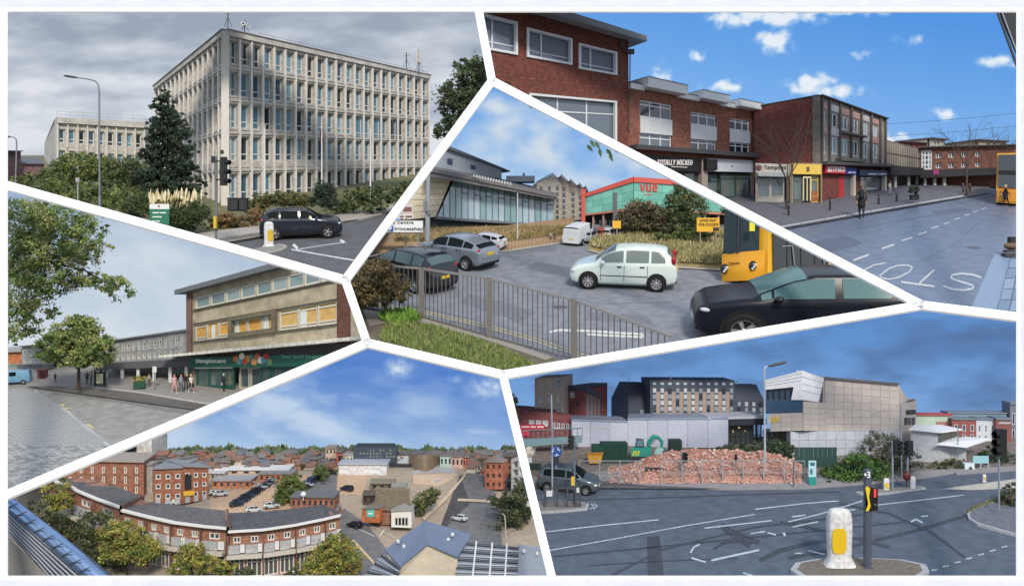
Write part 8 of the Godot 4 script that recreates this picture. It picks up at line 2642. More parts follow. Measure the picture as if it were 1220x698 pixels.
func place_6() -> void:
	sky(81.39, [590, 350, 1225, 580], func(x, y):
		var c := mix3(C(98, 146, 208), C(132, 172, 222), (y - 400) / 110.0)
		var t := fbm(x * 0.6, y * 1.6, 1.1)
		return mix3(c, C(88, 120, 166), (t - 0.3) * 1.4 * clampf(1.5 - (y - 370) / 140.0, 0.2, 1.0)))
	var m := MB.new()
	sheet(m, [[590, 705], [1230, 705], [1230, 520], [590, 520]], 0.0)
	struct("road", m, mat(C(82, 92, 108), 0.7, "asphalt", 0.16))
	m = MB.new()
	var dark := mat(C(60, 66, 78), 0.75, "asphalt", 0.3)
	sheet(m, [[771, 640], [786, 638], [793, 700], [772, 700]], 0.008)
	stroke(m, [[860, 626], [876, 637], [896, 648]], [7, 10, 14], 0.008)
	stroke(m, [[850, 655], [862, 647], [885, 643], [905, 646]], [3, 4, 5], 0.012)
	stroke(m, [[905, 668], [930, 656], [970, 646], [1030, 640]], [5, 6, 4, 2], 0.008)
	stroke(m, [[720, 690], [790, 655], [900, 628], [1040, 612]], [2.4], 0.014)
	stroke(m, [[1000, 600], [1060, 612], [1110, 634], [1150, 664]], [2.6], 0.014)
	stroke(m, [[660, 663], [760, 654], [900, 640], [1080, 622]], [2.2], 0.008)
	stroke(m, [[700, 674], [800, 668], [880, 665]], [1.6], 0.008)
	stroke(m, [[940, 665], [1020, 650], [1100, 630], [1160, 612]], [4.0], 0.008)
	stroke(m, [[930, 622], [990, 634], [1060, 652]], [3.0], 0.012)
	stroke(m, [[640, 597], [760, 594], [900, 589], [1000, 586]], [1.4], 0.008)
	struct("tarmac_patch", m, dark)
	var wl := mat(C(176, 188, 200), 0.7, "stain", 0.6)
	var mk := thing("junction_lines", "worn white lane lines and arrows across the dark junction", "road marking", g(880, 640))
	for q in [[[650, 634], [720, 626], [785, 619.5], 1.2], [[655, 656], [740, 641], [815, 627], [900, 613], 1.1], [[840, 629.5], [920, 620.5], 1.4], [[900, 607], [960, 600], [1000, 597], 1.2], [[940, 622], [980, 612], [1028, 597], 1.3], [[1045, 602], [1090, 597], [1150, 590], 1.1], [[848, 668], [905, 655.5], 2.4], [[823, 659], [827, 652], [834, 649], 2.0], [[824, 665], [841, 670], 2.0], [[886, 683], [902, 688], 2.0], [[895, 636], [912, 633.5], 1.4], [[915, 635], [925, 637.5], 1.6], [[934, 634.5], [936, 639], 2.6], [[945, 628], [975, 622], 1.4], [[944, 616], [960, 614], 1.6], [[964, 656.5], [984, 661], 1.4], [[948, 659.5], [956, 659.5], 1.4], [[1086, 622], [1092, 619], [1100, 623], 2.2], [[1098, 615.5], [1106, 615], 1.6], [[1010, 608], [1020, 607.5], 1.4]]:
		m = MB.new(); stroke(m, q.slice(0, q.size() - 1), [q[-1]], 0.018)
		part(mk, "painted_line", m, wl)
	for i in 7:
		var x := 1110.0 + i * 14.0
		m = MB.new(); stroke(m, [[x, 680 - i * 4.6], [x + 7, 679 - i * 4.7]], [1.4], 0.018)
		part(mk, "painted_dash", m, wl)
	for i in 2:
		m = MB.new(); stroke(m, [[703 + i * 4, 607], [708 + i * 4, 603.5], [704 + i * 4, 600.5]], [1.0], 0.018)
		part(mk, "painted_chevron", m, wl)
	m = MB.new(); sheet(m, [[1120, 583], [1215, 570], [1230, 574], [1230, 581], [1160, 584]], 0.012)
	struct("pale_road_surface", m, mat(C(176, 172, 164), 0.8, "grain", 0.3))
	for q in [["pavement", [[600, 583], [720, 574], [770, 580], [860, 584], [960, 583], [1050, 576], [1110, 569], [1140, 564], [1140, 560], [1040, 566], [960, 572], [720, 566], [600, 572]]], ["pavement", [[1140, 566], [1230, 560], [1230, 556], [1140, 560]]]]:
		var lo := []
		var hi := []
		for s in q[1]:
			lo.append(g(s[0], s[1], -0.1)); hi.append(g(s[0], s[1], 0.1))
		m = MB.new(); m.prism(lo, hi)
		struct(q[0], m, mat(C(138, 136, 140), 0.85, "grain", 0.3))
	m = MB.new(); sheet(m, [[600, 572], [1230, 560], [1230, 522], [600, 522]], 0.05)
	struct("waste_ground", m, mat(C(120, 112, 108), 0.95, "stain", 0.3))
	var kerb := mat(C(158, 162, 168), 0.8, "grain", 0.5)
	island("bollard_island", [[942, 682], [948, 674], [975, 669], [1030, 668], [1075, 670], [1104, 676], [1108, 684], [1090, 695], [960, 695]], 0.16, mat(C(112, 104, 96), 0.9, "stain", 0.5), kerb)
	island("corner_pavement", [[1153, 615], [1160, 609], [1178, 602], [1195, 599], [1230, 598], [1230, 645], [1200, 637], [1165, 627], [1155, 621]], 0.16, mat(C(104, 108, 120), 0.85, "asphalt", 0.3), kerb)
	island("left_island", [[630, 601], [660, 598], [690, 600], [702, 603], [700, 608], [670, 611], [630, 613]], 0.14, mat(C(128, 124, 122), 0.85, "grain", 0.4), kerb)
	island("far_island", [[1020, 588], [1050, 585], [1095, 581], [1104, 583], [1060, 589], [1030, 592]], 0.12, mat(C(128, 126, 124), 0.85, "grain", 0.4), kerb)
	grass_patch([[1150, 616], [1158, 608], [1180, 600], [1200, 597], [1180, 603], [1160, 612]], 260, 3.0, 7.0, [C(110, 116, 66), C(150, 140, 90)], "weeds along the kerb of the corner pavement", 0.1)
	# --- skyline
	var white := mat(C(206, 212, 220), 0.6)
	var wlit := [mat(C(196, 206, 214), 0.15), mat(C(150, 164, 178), 0.1), mat(C(226, 206, 150), 0.3), mat(C(64, 72, 84), 0.08)]
	var f := fac(637, 500, 450.5, 72.88, 671, 500, 449, 72.27)
	var f2 := fac(671, 500, 449, 72.27, 679, 500, 454, 73.77)
	var b := thing("beige_tower", "beige gridded tower block with large square windows", "building", f.a)
	var holes := []
	for r in 3:
		for i in 3: holes.append([0.12 + i * 0.3, 0.1 + r * 0.31, 0.31 + i * 0.3, 0.28 + r * 0.31 + (0.06 if r == 2 else 0.0)])
	box_on(b, "wall", f, 3.0, mat(C(176, 164, 158), 0.85, "grain", 0.5), holes, 0.25)
	for q in holes: window(b, f, q, 0.18, wlit[rng.randi() % 3], white, 2, [0.5], 0.06)
	m = MB.new(); fbox(m, f2, 0, 0, 1, 1, -0.2, 0)
	part(b, "side_wall", m, mat(C(176, 164, 158), 0.85, "grain", 0.5))
	f = fac(677, 505, 462, 73.47, 697, 505, 462, 72.57)
	f2 = fac(697, 505, 462, 72.57, 716, 503, 471, 74.36)
	b = thing("dark_brick_block", "dark red brick block with grey roof storey beside the beige tower", "building", f.a)
	box_on(b, "wall", f, 3.0, mat(C(124, 74, 74), 0.9, "brick", 0.6), [[0.1, 0.72, 0.4, 0.88], [0.5, 0.5, 0.62, 0.6]], 0.2)
	window(b, f, [0.1, 0.72, 0.4, 0.88], 0.15, wlit[0], white, 2, [], 0.06); window(b, f, [0.5, 0.5, 0.62, 0.6], 0.15, wlit[3], null)
	m = MB.new(); fbox(m, f2, 0, 0, 1, 0.95, -0.3, 0)
	part(b, "side_wall", m, mat(C(124, 74, 74), 0.9, "brick", 0.6))
	for i in 4:
		m = MB.new(); fbox(m, f2, 0.08 + i * 0.23, 0.1, 0.22 + i * 0.23, 0.85, 0.0, 0.06)
		part(b, "grey_strip", m, mat(C(124, 120, 124), 0.7))
	m = MB.new(); fbox(m, f, -0.01, 0.97, 1.0, 1.06, -3, 0.08); fbox(m, f2, 0, 0.9, 1.02, 1.03, -2, 0.1)
	part(b, "roof_storey", m, mat(C(70, 80, 96), 0.7))
	f = fac(606, 530, 488, 71.05, 657, 528, 492, 70.44)
	f2 = fac(657, 528, 492, 70.44, 680, 528, 494, 71.05)
	b = thing("red_sign_building", "low dark red building with magenta sign and three white windows", "building", f.a)
	holes = [[0.48, 0.55, 0.6, 0.74], [0.64, 0.55, 0.76, 0.74], [0.8, 0.55, 0.92, 0.74]]
	box_on(b, "wall", f, 3.0, mat(C(132, 78, 82), 0.9, "brick", 0.6), holes, 0.2)
	for q in holes: window(b, f, q, 0.1, wlit[0], white, 1, [], 0.06)
	holes = []
	for i in 4: holes.append([0.06 + i * 0.24, 0.5, 0.2 + i * 0.24, 0.68])
	box_on(b, "side_wall", f2, 2.0, mat(C(132, 78, 82), 0.9, "brick", 0.6), holes, 0.2)
	for q in holes: window(b, f2, q, 0.1, wlit[3], white, 1, [], 0.05)
	m = MB.new(); fpoly(m, f, [[617, 513], [649, 513], [649, 505.5], [621, 505.5], [617, 508]], 0, 0.1)
	part(b, "magenta_sign", m, mat(C(196, 44, 74), 0.5))
	text(b, "~xxxxxx xxxx xxxxx", f, 621.5, 506.5, 648, 509.2, 0.1, mat(C(230, 214, 220), 0.5))
	m = MB.new(); fpoly(m, f, [[621, 519], [631, 519], [631, 513], [621, 513]], 0, 0.14)
	part(b, "small_sign", m, mat(C(206, 50, 80), 0.5))
	m = MB.new()
	for i in 3: fpoly(m, f2, [[661 + i * 3.5, 511], [663.5 + i * 3.5, 511], [663.5 + i * 3.5, 509.5], [661 + i * 3.5, 509.5]], 0, 0.05)
	part(b, "side_lettering", m, mat(C(220, 222, 226), 0.5))
	f = fac(612, 537, 524, 68.56, 694, 531, 519.5, 69.19)
	b = thing("footbridge", "teal grey sloping bridge parapet in front of the red building", "bridge", f.a)
	m = MB.new(); fbox(m, f, 0, 0.3, 1, 1.0, -0.3, 0)
	part(b, "deck", m, mat(C(112, 142, 152), 0.6, "smooth", 0.5))
	for i in 15:
		m = MB.new(); fbox(m, f, i / 14.0 - 0.004, 1.0, i / 14.0 + 0.004, 1.75, -0.1, -0.04)
		part(b, "baluster", m, mat(C(104, 118, 126), 0.5))
	m = MB.new(); fbox(m, f, 0, 1.75, 1, 1.85, -0.12, -0.02)
	part(b, "handrail", m, mat(C(104, 118, 126), 0.5))
	for u in [0.3, 0.7]:
		m = MB.new(); fbox(m, f, u, -1.4, u + 0.02, 0.3, -0.25, -0.05)
		part(b, "pier", m, mat(C(104, 118, 126), 0.5))
	# hotel
	for q in [[749, 775, 500, 457, 74.65, 0], [775, 876, 499, 453, 73.47, 1], [876, 911, 499, 459.5, 74.07, 2]]:
		f = fac(q[0], q[2] + 6, q[3], q[4], q[1], q[2] + 6, q[3] + 0.4, q[4] + 0.6)
		if q[5] == 0: b = thing("dark_hotel", "long dark slate hotel with tall strips of pale windows", "building", f.a)
		m = MB.new()
		var rf := 0.72 if q[5] != 1 else 0.99
		if q[5] == 1:
			fbox(m, f, 0, 0, 1, 1, -3, 0)
		elif q[5] == 0:
			fbox(m, f, 0, 0, 1, 0.55, -3, 0)
			m.prism([f.p(0, 0.55, 0), f.p(1, 0.55, 0), f.p(1, 0.55, -3), f.p(0, 0.55, -3)], [f.p(0.12, 1, -1), f.p(1, 1, -1), f.p(1, 1, -2), f.p(0.12, 1, -2)])
		else:
			fbox(m, f, 0, 0, 1, 0.62, -3, 0)
			m.prism([f.p(0, 0.62, 0), f.p(1, 0.62, 0), f.p(1, 0.62, -3), f.p(0, 0.62, -3)], [f.p(0, 1, -1.2), f.p(1, 1, -1.2), f.p(1, 1, -2), f.p(0, 1, -2)])
		part(b, "slate_wall", m, mat(C(78, 86, 102), 0.75, "smooth", 0.5))
		var n: int = [1, 11, 4][q[5]]
		for i in n:
			var u0 := (i + 0.3) / n
			var u1 := (i + 0.72) / n
			if q[5] == 0: u0 = 0.52; u1 = 0.72
			var vt: float = [0.4, 0.84, 0.6][q[5]]
			if q[5] == 1 and i != 0:
				m = MB.new(); fbox(m, f, (i - 0.28) / n, 0.0, (i + 0.24) / n, 0.74, 0.0, 0.1)
				part(b, "stone_strip", m, mat(C(168, 150, 140), 0.85, "grain", 0.5))
			var nr: int = [2, 6, 4][q[5]]
			for r in nr:
				var v0 := vt * (r + 0.12) / nr
				var v1 := vt * (r + 0.85) / nr
				m = MB.new(); fbox(m, f, u0, v0, u1, v1, 0.02, 0.08)
				part(b, "window", m, wlit[[0, 1, 0, 3, 0, 1, 1][(i * 3 + r * 5) % 7]])
			if q[5] == 1:
				m = MB.new(); fbox(m, f, u0, 0.9, u1, 0.95, 0.0, 0.06)
				part(b, "roof_window", m, wlit[0])
		m = MB.new(); m.bar(f.p(0.28, 1, -1), f.p(0.28, 1.1, -1), 0.06)
		part(b, "roof_post", m, white)
	# long pale hall
	f = fac(681, 533, 501, 70.44, 748, 533, 503, 70.75)
	f2 = fac(748, 534, 500, 70.75, 868, 534, 499, 69.82)
	b = thing("pale_metal_hall", "long pale lavender metal clad hall behind the green hoarding", "building", f.a)
	for q in [[f, 3], [f2, 5]]:
		m = MB.new(); fbox(m, q[0], 0, 0.18, 1, 1, -2.5, 0)
		part(b, "wall", m, mat(C(172, 178, 198), 0.6, "smooth", 0.5))
		panels(b, q[0], q[1], 1, [mat(C(190, 196, 214), 0.5, "smooth", 0.5), mat(C(184, 190, 210), 0.5, "smooth", 0.5)], 0.05, 0.012)
		m = MB.new(); fbox(m, q[0], 0, 1.0, 1, 1.06, -2.5, 0.1)
		part(b, "roof_trim", m, mat(C(142, 154, 180), 0.5))
		m = MB.new(); fbox(m, q[0], 0, 0.0, 1, 0.17, -2.3, -0.2)
		part(b, "dark_base", m, mat(C(96, 100, 110), 0.8))
	for i in 9:
		m = MB.new(); fpoly(m, f, [[697 + i * 3.4, 510.5], [699 + i * 3.4, 510.5], [699 + i * 3.4, 508], [697 + i * 3.4, 508]], 0.05, 0.08)
		part(b, "faded_letter", m, mat(C(196, 196, 190), 0.6))
	f = fac(866, 533, 498, 70.75, 908, 532, 497, 71.05)
	b = thing("lit_entrance", "glazed entrance hall with warm lights under a dark canopy", "building", f.a)
	m = MB.new(); fbox(m, f, 0, 0.78, 1.05, 1, -2, 0.6)
	part(b, "canopy", m, mat(C(46, 52, 64), 0.6))
	m = MB.new(); fbox(m, f, -0.6, 1.0, 1.0, 1.09, -2, 0.7)
	part(b, "pale_roof", m, mat(C(186, 192, 206), 0.5))
	m = MB.new(); fbox(m, f, 0, 0, 1, 0.78, -2, -1.6)
	part(b, "back_wall", m, mat(C(120, 108, 84), 0.8, "stain", 0.6))
	for i in 7: window(b, f, [i / 7.0, 0.0, (i + 1) / 7.0, 0.78], 0.1, clearglass(0.35, Color(0.4, 0.45, 0.45)), mat(C(56, 62, 70), 0.5), 1, [0.5], 0.06, "glass_pane")
	for i in 5:
		m = MB.new(); m.ball(f.p(0.12 + i * 0.18, 0.6 - (i % 2) * 0.12, -0.9), Vector3(0.07, 0.07, 0.07))
		part(b, "lamp", m, glow(C(255, 214, 130), 1.6))
	# timber clad hall
	b = thing("timber_clad_hall", "angular hall with white metal crown and beige panelled walls", "building", P(985, 545, 67.92))
	var beige := [mat(C(184, 176, 172), 0.75, "smooth", 0.5), mat(C(180, 172, 168), 0.75, "smooth", 0.5), mat(C(188, 180, 175), 0.75, "smooth", 0.5)]
	var pale := [mat(C(222, 226, 232), 0.45, "smooth", 0.5), mat(C(218, 222, 230), 0.45, "smooth", 0.5)]
	var fa := fac(983, 514, 451, 68.88, 1071, 514, 458, 69.5)
	m = MB.new(); fbox(m, fa, -0.02, -0.45, 1, 0.995, -3.2, -0.02)
	part(b, "main_wall", m, beige[1])
	panels(b, fa, 8, 7, beige)
	var fs := fac(1071, 514, 458, 69.5, 1092, 510, 476, 71.05)
	m = MB.new(); fpoly(m, fs, [[1071, 548], [1092, 544], [1092, 476], [1081, 474], [1076, 466], [1071, 457.5]], -1.2, 0)
	part(b, "side_wall", m, mat(C(172, 164, 160), 0.8, "smooth", 0.5))
	m = MB.new(); fpoly(m, fs, [[1080, 494], [1091, 493], [1091, 488], [1080, 488.5]], 0, 0.06)
	part(b, "louvre", m, mat(C(46, 48, 56), 0.6))
	for i in 3:
		m = MB.new(); fpoly(m, fs, [[1078 + i * 4.5, 506], [1081 + i * 4.5, 505.5], [1081 + i * 4.5, 497], [1078 + i * 4.5, 497.5]], 0, 0.06)
		part(b, "window", m, wlit[3])
	m = MB.new(); m.bar(P(982, 450, 68.75), P(1072, 457.3, 69.32), 0.14)
	part(b, "coping", m, mat(C(86, 88, 96), 0.6))
	var fw := fac(911, 478, 453, 68.94, 956, 476, 441.5, 67.67)
	var fw2 := fac(956, 476, 441.5, 67.67, 983, 479, 450.5, 68.69)
	var cr := thing("white_metal_crown", "white sloping metal clad top storey of the angular hall", "building", P(940, 478, 67.92))
	m = MB.new(); fpoly(m, fw, [[911, 464.5], [946, 461], [956, 460], [956, 441.5], [911, 453]], -0.5, 0); fpoly(m, fw, [[943, 476.5], [956, 476.5], [956, 460], [946, 461]], -0.5, 0)
	part(cr, "front_cladding", m, pale[0])
	m = MB.new(); fpoly(m, fw2, [[956, 476.5], [976, 479], [982.5, 450.5], [956, 441.5]], -0.5, 0)
	part(cr, "side_cladding", m, pale[1])
	for i in 3:
		m = MB.new(); fpoly(m, fw2, [[956, 449 + i * 8], [981 - i * 1.6, 456 + i * 7.2], [981 - i * 1.6, 455.6 + i * 7.2], [956, 448.5 + i * 8]], 0, 0.02)
		fpoly(m, fw, [[912, 460 - i * 2.8], [955.5, 453.5 - i * 4.5], [955.5, 453 - i * 4.5], [912, 459.6 - i * 2.8]], 0, 0.02)
		part(cr, "seam", m, mat(C(150, 156, 168), 0.5))
	m = MB.new(); fpoly(m, fw, [[912, 478], [943, 476.5], [946, 461], [912, 464.5]], -0.6, -0.25)
	var gw := part(cr, "window_band", m, mat(C(66, 84, 104), 0.05, "", 0.1, 0.0, 0.8))
	m = MB.new()
	for i in 5: fpoly(m, fw, [[914 + i * 7, 478], [915 + i * 7, 478], [915 + i * 7, 463], [914 + i * 7, 463.4]], -0.25, -0.12)
	part(gw, "mullion", m, mat(C(40, 46, 54), 0.5))
	var fg := fac(911.5, 493, 477, 68.81, 957, 491, 476.5, 67.8)
	m = MB.new(); fbox(m, fg, 0, 0, 1, 1, -1.0, 0)
	part(b, "blue_glass_band", m, mat(C(54, 82, 112), 0.06, "", 0.1, 0.0, 0.8))
	var ft := fac(918, 514, 493, 68.56, 957, 513, 491.5, 67.8)
	m = MB.new(); fbox(m, ft, 0, 0, 1, 1, -0.8, -0.05)
	part(b, "timber_front", m, beige[1])
	panels(b, ft, 3, 4, beige)
	m = MB.new()
	for i in 6: fpoly(m, ft, [[916 + i * 2.2, 504 - (i % 3)], [917.4 + i * 2.2, 504 - (i % 3)], [917.4 + i * 2.2, 495 + (i % 2) * 2], [916 + i * 2.2, 495 + (i % 2) * 2]], 0.06, 0.1)
	part(b, "lit_window_bars", m, mat(C(226, 196, 100), 0.4))
	var ft2 := fac(957, 513, 478, 67.8, 985, 514, 480, 68.81)
	m = MB.new(); fbox(m, ft2, 0, 0, 1, 1, -0.8, -0.05)
	part(b, "timber_side", m, beige[1])
	panels(b, ft2, 3, 5, beige)
	var fe := fac(908, 548, 513, 69.6, 944, 546, 513.5, 68.8)
	m = MB.new(); fbox(m, fe, 0, 0, 1, 1, -1.2, -0.4)
	part(b, "recessed_base", m, mat(C(140, 142, 148), 0.8, "smooth", 0.5))
	for i in 5: window(b, fe, [0.05 + i * 0.18, 0.1, 0.21 + i * 0.18, 0.95], 0.3, mat(C(110, 104, 84), 0.1), mat(C(70, 76, 84), 0.5), 1, [0.5], 0.05)
	var fp := fac(942, 545, 514, 68.05, 985, 545, 513.5, 68.56)
	m = MB.new(); fbox(m, fp, 0, 0, 1, 1, -0.6, -0.03)
	part(b, "base_wall", m, mat(C(150, 156, 168), 0.7))
	panels(b, fp, 4, 3, [mat(C(192, 198, 208), 0.6, "smooth", 0.5), mat(C(184, 190, 202), 0.6, "smooth", 0.5)])
	fp = fac(985, 545, 513.5, 68.56, 1075, 543, 513.5, 69.32)
	m = MB.new(); fbox(m, fp, 0, 0, 1, 1, -0.6, -0.03)
	part(b, "base_wall", m, mat(C(150, 156, 168), 0.7))
	panels(b, fp, 8, 3, [mat(C(192, 198, 208), 0.6, "smooth", 0.5), mat(C(184, 190, 202), 0.6, "smooth", 0.5)])
	# right hand low pavilion and far blocks
	b = thing("white_roof_pavilion", "low pavilion with swept white roofs and pale block walls", "building", P(1110, 550, 67.92))
	m = MB.new(); m.prism([P(1086, 555, 67.67), P(1120, 552, 67.15), P(1152, 552, 67.67), P(1150, 548, 69.19), P(1086, 548, 69.19)], [P(1086, 512, 67.67), P(1120, 514, 67.15), P(1152, 530, 67.67), P(1150, 522, 69.19), P(1086, 510, 69.19)])
	part(b, "wall", m, mat(C(176, 180, 188), 0.8, "grain", 0.5))
	m = MB.new(); m.prism([P(1084, 512.5, 67.41), P(1122, 516, 66.77), P(1147, 512.5, 67.92), P(1122, 507.5, 69.5), P(1090, 507.5, 69.5)], [P(1084, 511, 67.41), P(1122, 514, 66.77), P(1147, 511, 67.92), P(1122, 506, 69.5), P(1090, 506, 69.5)])
	m.prism([P(1117, 530, 66.64), P(1152, 533.5, 66.38), P(1181, 524, 68.05), P(1150, 521.5, 68.88)], [P(1117, 528.5, 66.64), P(1152, 532, 66.38), P(1181, 522, 68.05), P(1150, 520, 68.88)])
	part(b, "white_roof", m, mat(C(226, 230, 234), 0.6))
	m = MB.new(); m.prism([P(1120, 527, 67.03), P(1144, 519, 67.54), P(1144, 514, 67.54), P(1120, 516, 67.03)], [P(1120, 527, 67.09), P(1144, 519, 67.6), P(1144, 514, 67.6), P(1120, 516, 67.09)])
	part(b, "clerestory", m, mat(C(90, 92, 84), 0.1))
	for q in [["distant cinema with green walls and red roof band", 1092, 1135, 514, 495, C(186, 206, 190), 0, 72.27], ["distant red brick flats with blue window bay", 1135, 1164, 522, 500, C(150, 92, 88), 3, 71.67], ["distant white flats with dark windows", 1164, 1187, 525, 500, C(206, 212, 222), 3, 71.67], ["distant red brown building with small white lettering", 1187, 1206, 533, 500, C(138, 88, 84), 0, 71.36], ["long blue green roofed block on the far skyline", 1130, 1200, 510, 492.5, C(130, 156, 172), 9, 72.88], ["grey tower edge beside the brick building", 1204, 1222, 530, 482, C(116, 124, 138), 2, 72.57]]:
		f = fac(q[1], q[3] + 14, q[4], q[7], q[2], q[3] + 14, q[4] + 0.4, q[7])
		b = thing("far_building", q[0], "building", f.a)
		holes = []
		for i in q[6]:
			for v in [[0.35, 0.52], [0.62, 0.84]]: holes.append([(i + 0.3) / q[6], v[0], (i + 0.7) / q[6], v[1]])
		box_on(b, "wall", f, 1.2, mat(q[5], 0.85, "smooth", 0.5), holes, 0.15)
		for h in holes: window(b, f, h, 0.1, wlit[3 if rng.randf() < 0.6 else 1], white, 1, [], 0.04)
		m = MB.new(); fbox(m, f, -0.01, 1.0, 1.01, 1.05, -1.2, 0.1)
		part(b, "roof_band", m, mat(C(176, 86, 80) if q[1] == 1092 else C(120, 130, 146), 0.6))
		if q[1] == 1092: text(b, "VUE", f, 1116, 502, 1129, 506.5, 0.02, mat(C(206, 100, 96), 0.5))
		if q[1] == 1187: text(b, "LEONARDO", f, 1190, 502.5, 1204.5, 505, 0.02, mat(C(226, 226, 230), 0.5))
	# --- building site
	b = thing("rubble_pile", "broad pile of broken pink brick rubble behind the fence", "rubble", g(840, 576))
	var rows := []
	var hf := func(x, s): return (1.02 * exp(-pow((x - 850.0) / 92.0, 6)) * pow(sin(PI * clampf(s * 0.55, 0, 1)), 0.8) + 0.25 * fbm(x, s * 40.0, 4.0) - 0.1) * (0.45 + 0.55 * clampf((x - 735) / 70.0, 0, 1))
	for i in 14:
		var line := []
		for k in 40:
			var x := lerpf(724, 956, k / 39.0)
			var s := i / 13.0
			line.append(g(x, lerpf(578, 556, s), 0.05 + hf.call(x, s)))
		rows.append(line)
	m = MB.new(); m.grid(rows, false, Vector3(0, -500, 0))
	part(b, "heap", m, mat(C(190, 142, 128), 0.95, "stain", 0.7))
	m = MB.new()
	for i in 6400:
		var x := R(726, 952)
		var s := pow(R(0, 1), 0.8)
		var o := g(x, lerpf(578, 557, s), 0.08 + hf.call(x, s))
		var c: Color = [C(194, 142, 128), C(176, 120, 106), C(210, 170, 156), C(156, 128, 118), C(206, 190, 180), C(134, 114, 106)][i % 6].srgb_to_linear()
		m.col = c
		var r := R(0.018, 0.055) if i % 16 else R(0.07, 0.14)
		var bs := Basis(Vector3(R(-1, 1), R(-1, 1), R(-1, 1)).normalized(), R(0, 3))
		m.box(o, bs.x * r * 1.5, bs.y * r * 0.8, bs.z * r)
	var rb := part(b, "broken_bricks", m, vmat(0.95))
	rb.set_meta("kind", "stuff")
	var teal := mat(C(40, 150, 132), 0.5)
	b = thing("excavator", "teal green excavator with raised arm on top of the rubble", "excavator", P(772, 552, 67.67))
	var zx := 67.0
	for q in [[752, 768], [772, 788]]:
		m = MB.new()
		m.prism([P(q[0] + 2, 551, zx), P(q[1] - 2, 551, zx), P(q[1], 548, zx), P(q[1] - 2, 545, zx), P(q[0] + 2, 545, zx), P(q[0], 548, zx)], [P(q[0] + 2, 551, zx + 0.5), P(q[1] - 2, 551, zx + 0.5), P(q[1], 548, zx + 0.5), P(q[1] - 2, 545, zx + 0.5), P(q[0] + 2, 545, zx + 0.5), P(q[0], 548, zx + 0.5)])
		part(b, "track", m, mat(C(52, 54, 58), 0.9))
	m = MB.new(); m.prism([P(752, 544, zx), P(776, 544, zx), P(776, 533, zx), P(756, 532, zx), P(752, 535, zx)], [P(752, 544, zx + 0.8), P(776, 544, zx + 0.8), P(776, 533, zx + 0.8), P(756, 532, zx + 0.8), P(752, 535, zx + 0.8)])
	part(b, "body", m, teal)
	m = MB.new(); m.prism([P(757, 533, zx), P(768, 533, zx), P(767, 523, zx), P(758, 522, zx)], [P(757, 533, zx + 0.6), P(768, 533, zx + 0.6), P(767, 523, zx + 0.6), P(758, 522, zx + 0.6)])
	var cab := part(b, "cab", m, mat(C(46, 72, 74), 0.5))
	m = MB.new(); m.cbox(P(762.5, 528, zx - 0.02), Vector3(0.42, 0.42, 0.03))
	part(cab, "cab_window", m, mat(C(110, 140, 150), 0.05))
	for i in 3:
		m = MB.new(); m.face([P(753 + i * 3, 543, zx - 0.03), P(755 + i * 3, 543, zx - 0.03), P(757 + i * 3, 537, zx - 0.03), P(755 + i * 3, 537, zx - 0.03)], Vector3.BACK)
		part(b, "chevron", m, mat(C(196, 210, 70), 0.5))
	m = MB.new(); m.tube([P(772, 535, zx + 0.2), P(774, 526, zx + 0.1), P(779, 520, zx), P(784, 521, zx)], [0.16, 0.17, 0.15, 0.12], 6)
	part(b, "boom", m, teal)
	m = MB.new(); m.tube([P(783, 520, zx), P(789, 526, zx - 0.1), P(788, 536, zx - 0.1)], [0.13, 0.13, 0.09], 6)
	part(b, "stick", m, teal)
	m = MB.new(); m.tube([P(775, 531, zx), P(782, 523, zx)], [0.05, 0.05], 6)
	part(b, "ram", m, mat(C(180, 186, 190), 0.3, "", 0.1, 0.6))
	m = MB.new(); m.prism([P(780, 541, zx - 0.4), P(789, 541, zx - 0.4), P(791, 535, zx - 0.4), P(786, 532, zx - 0.4), P(781, 535, zx - 0.4)], [P(780, 541, zx + 0.2), P(789, 541, zx + 0.2), P(791, 535, zx + 0.2), P(786, 532, zx + 0.2), P(781, 535, zx + 0.2)])
	part(b, "bucket", m, mat(C(150, 196, 186), 0.5, "stain", 0.8))
	for q in [["dark green ribbed hoarding container at the left of the rubble", "site_container", 716, 748, 528, 560, 67.15, C(24, 66, 58), 9], ["second dark green container beside the orange skip", "site_container", 706, 717, 531, 562, 67.03, C(30, 74, 64), 3], ["narrow dark green cabinet behind the traffic pole", "site_cabinet", 799, 813, 525, 549, 67.41, C(34, 60, 54), 4], ["dark green box by the round road sign", "site_cabinet", 628, 645, 555, 571, 65.86, C(40, 66, 62), 3]]:
		f = fac(q[2], q[5], q[4], q[6], q[3], q[5], q[4], q[6])
		b = thing(q[1], q[0], "container", f.a)
		m = MB.new(); fbox(m, f, 0, 0, 1, 1, -1.0, 0)
		part(b, "shell", m, mat(q[7], 0.7, "smooth", 0.5))
		for i in q[8]:
			m = MB.new(); fbox(m, f, (i + 0.15) / q[8], 0.04, (i + 0.6) / q[8], 0.96, 0, 0.07)
			part(b, "rib", m, mat(q[7], 0.6, "smooth", 0.5))
	b = thing("orange_skip", "yellow orange skip beside the green containers", "skip", P(709, 552, 66.64))
	m = MB.new(); m.prism([P(702, 552, 66.64), P(716, 552, 66.64), P(717, 551, 67.28), P(703, 551, 67.28)], [P(699.5, 540, 66.64), P(718.5, 540, 66.64), P(719, 539, 67.28), P(700, 539, 67.28)])
	part(b, "bin", m, mat(C(206, 150, 56), 0.6, "smooth", 0.5))
	m = MB.new(); m.bar(P(699, 540, 66.61), P(719, 540, 66.61), 0.1)
	part(b, "rim", m, mat(C(186, 130, 44), 0.6))
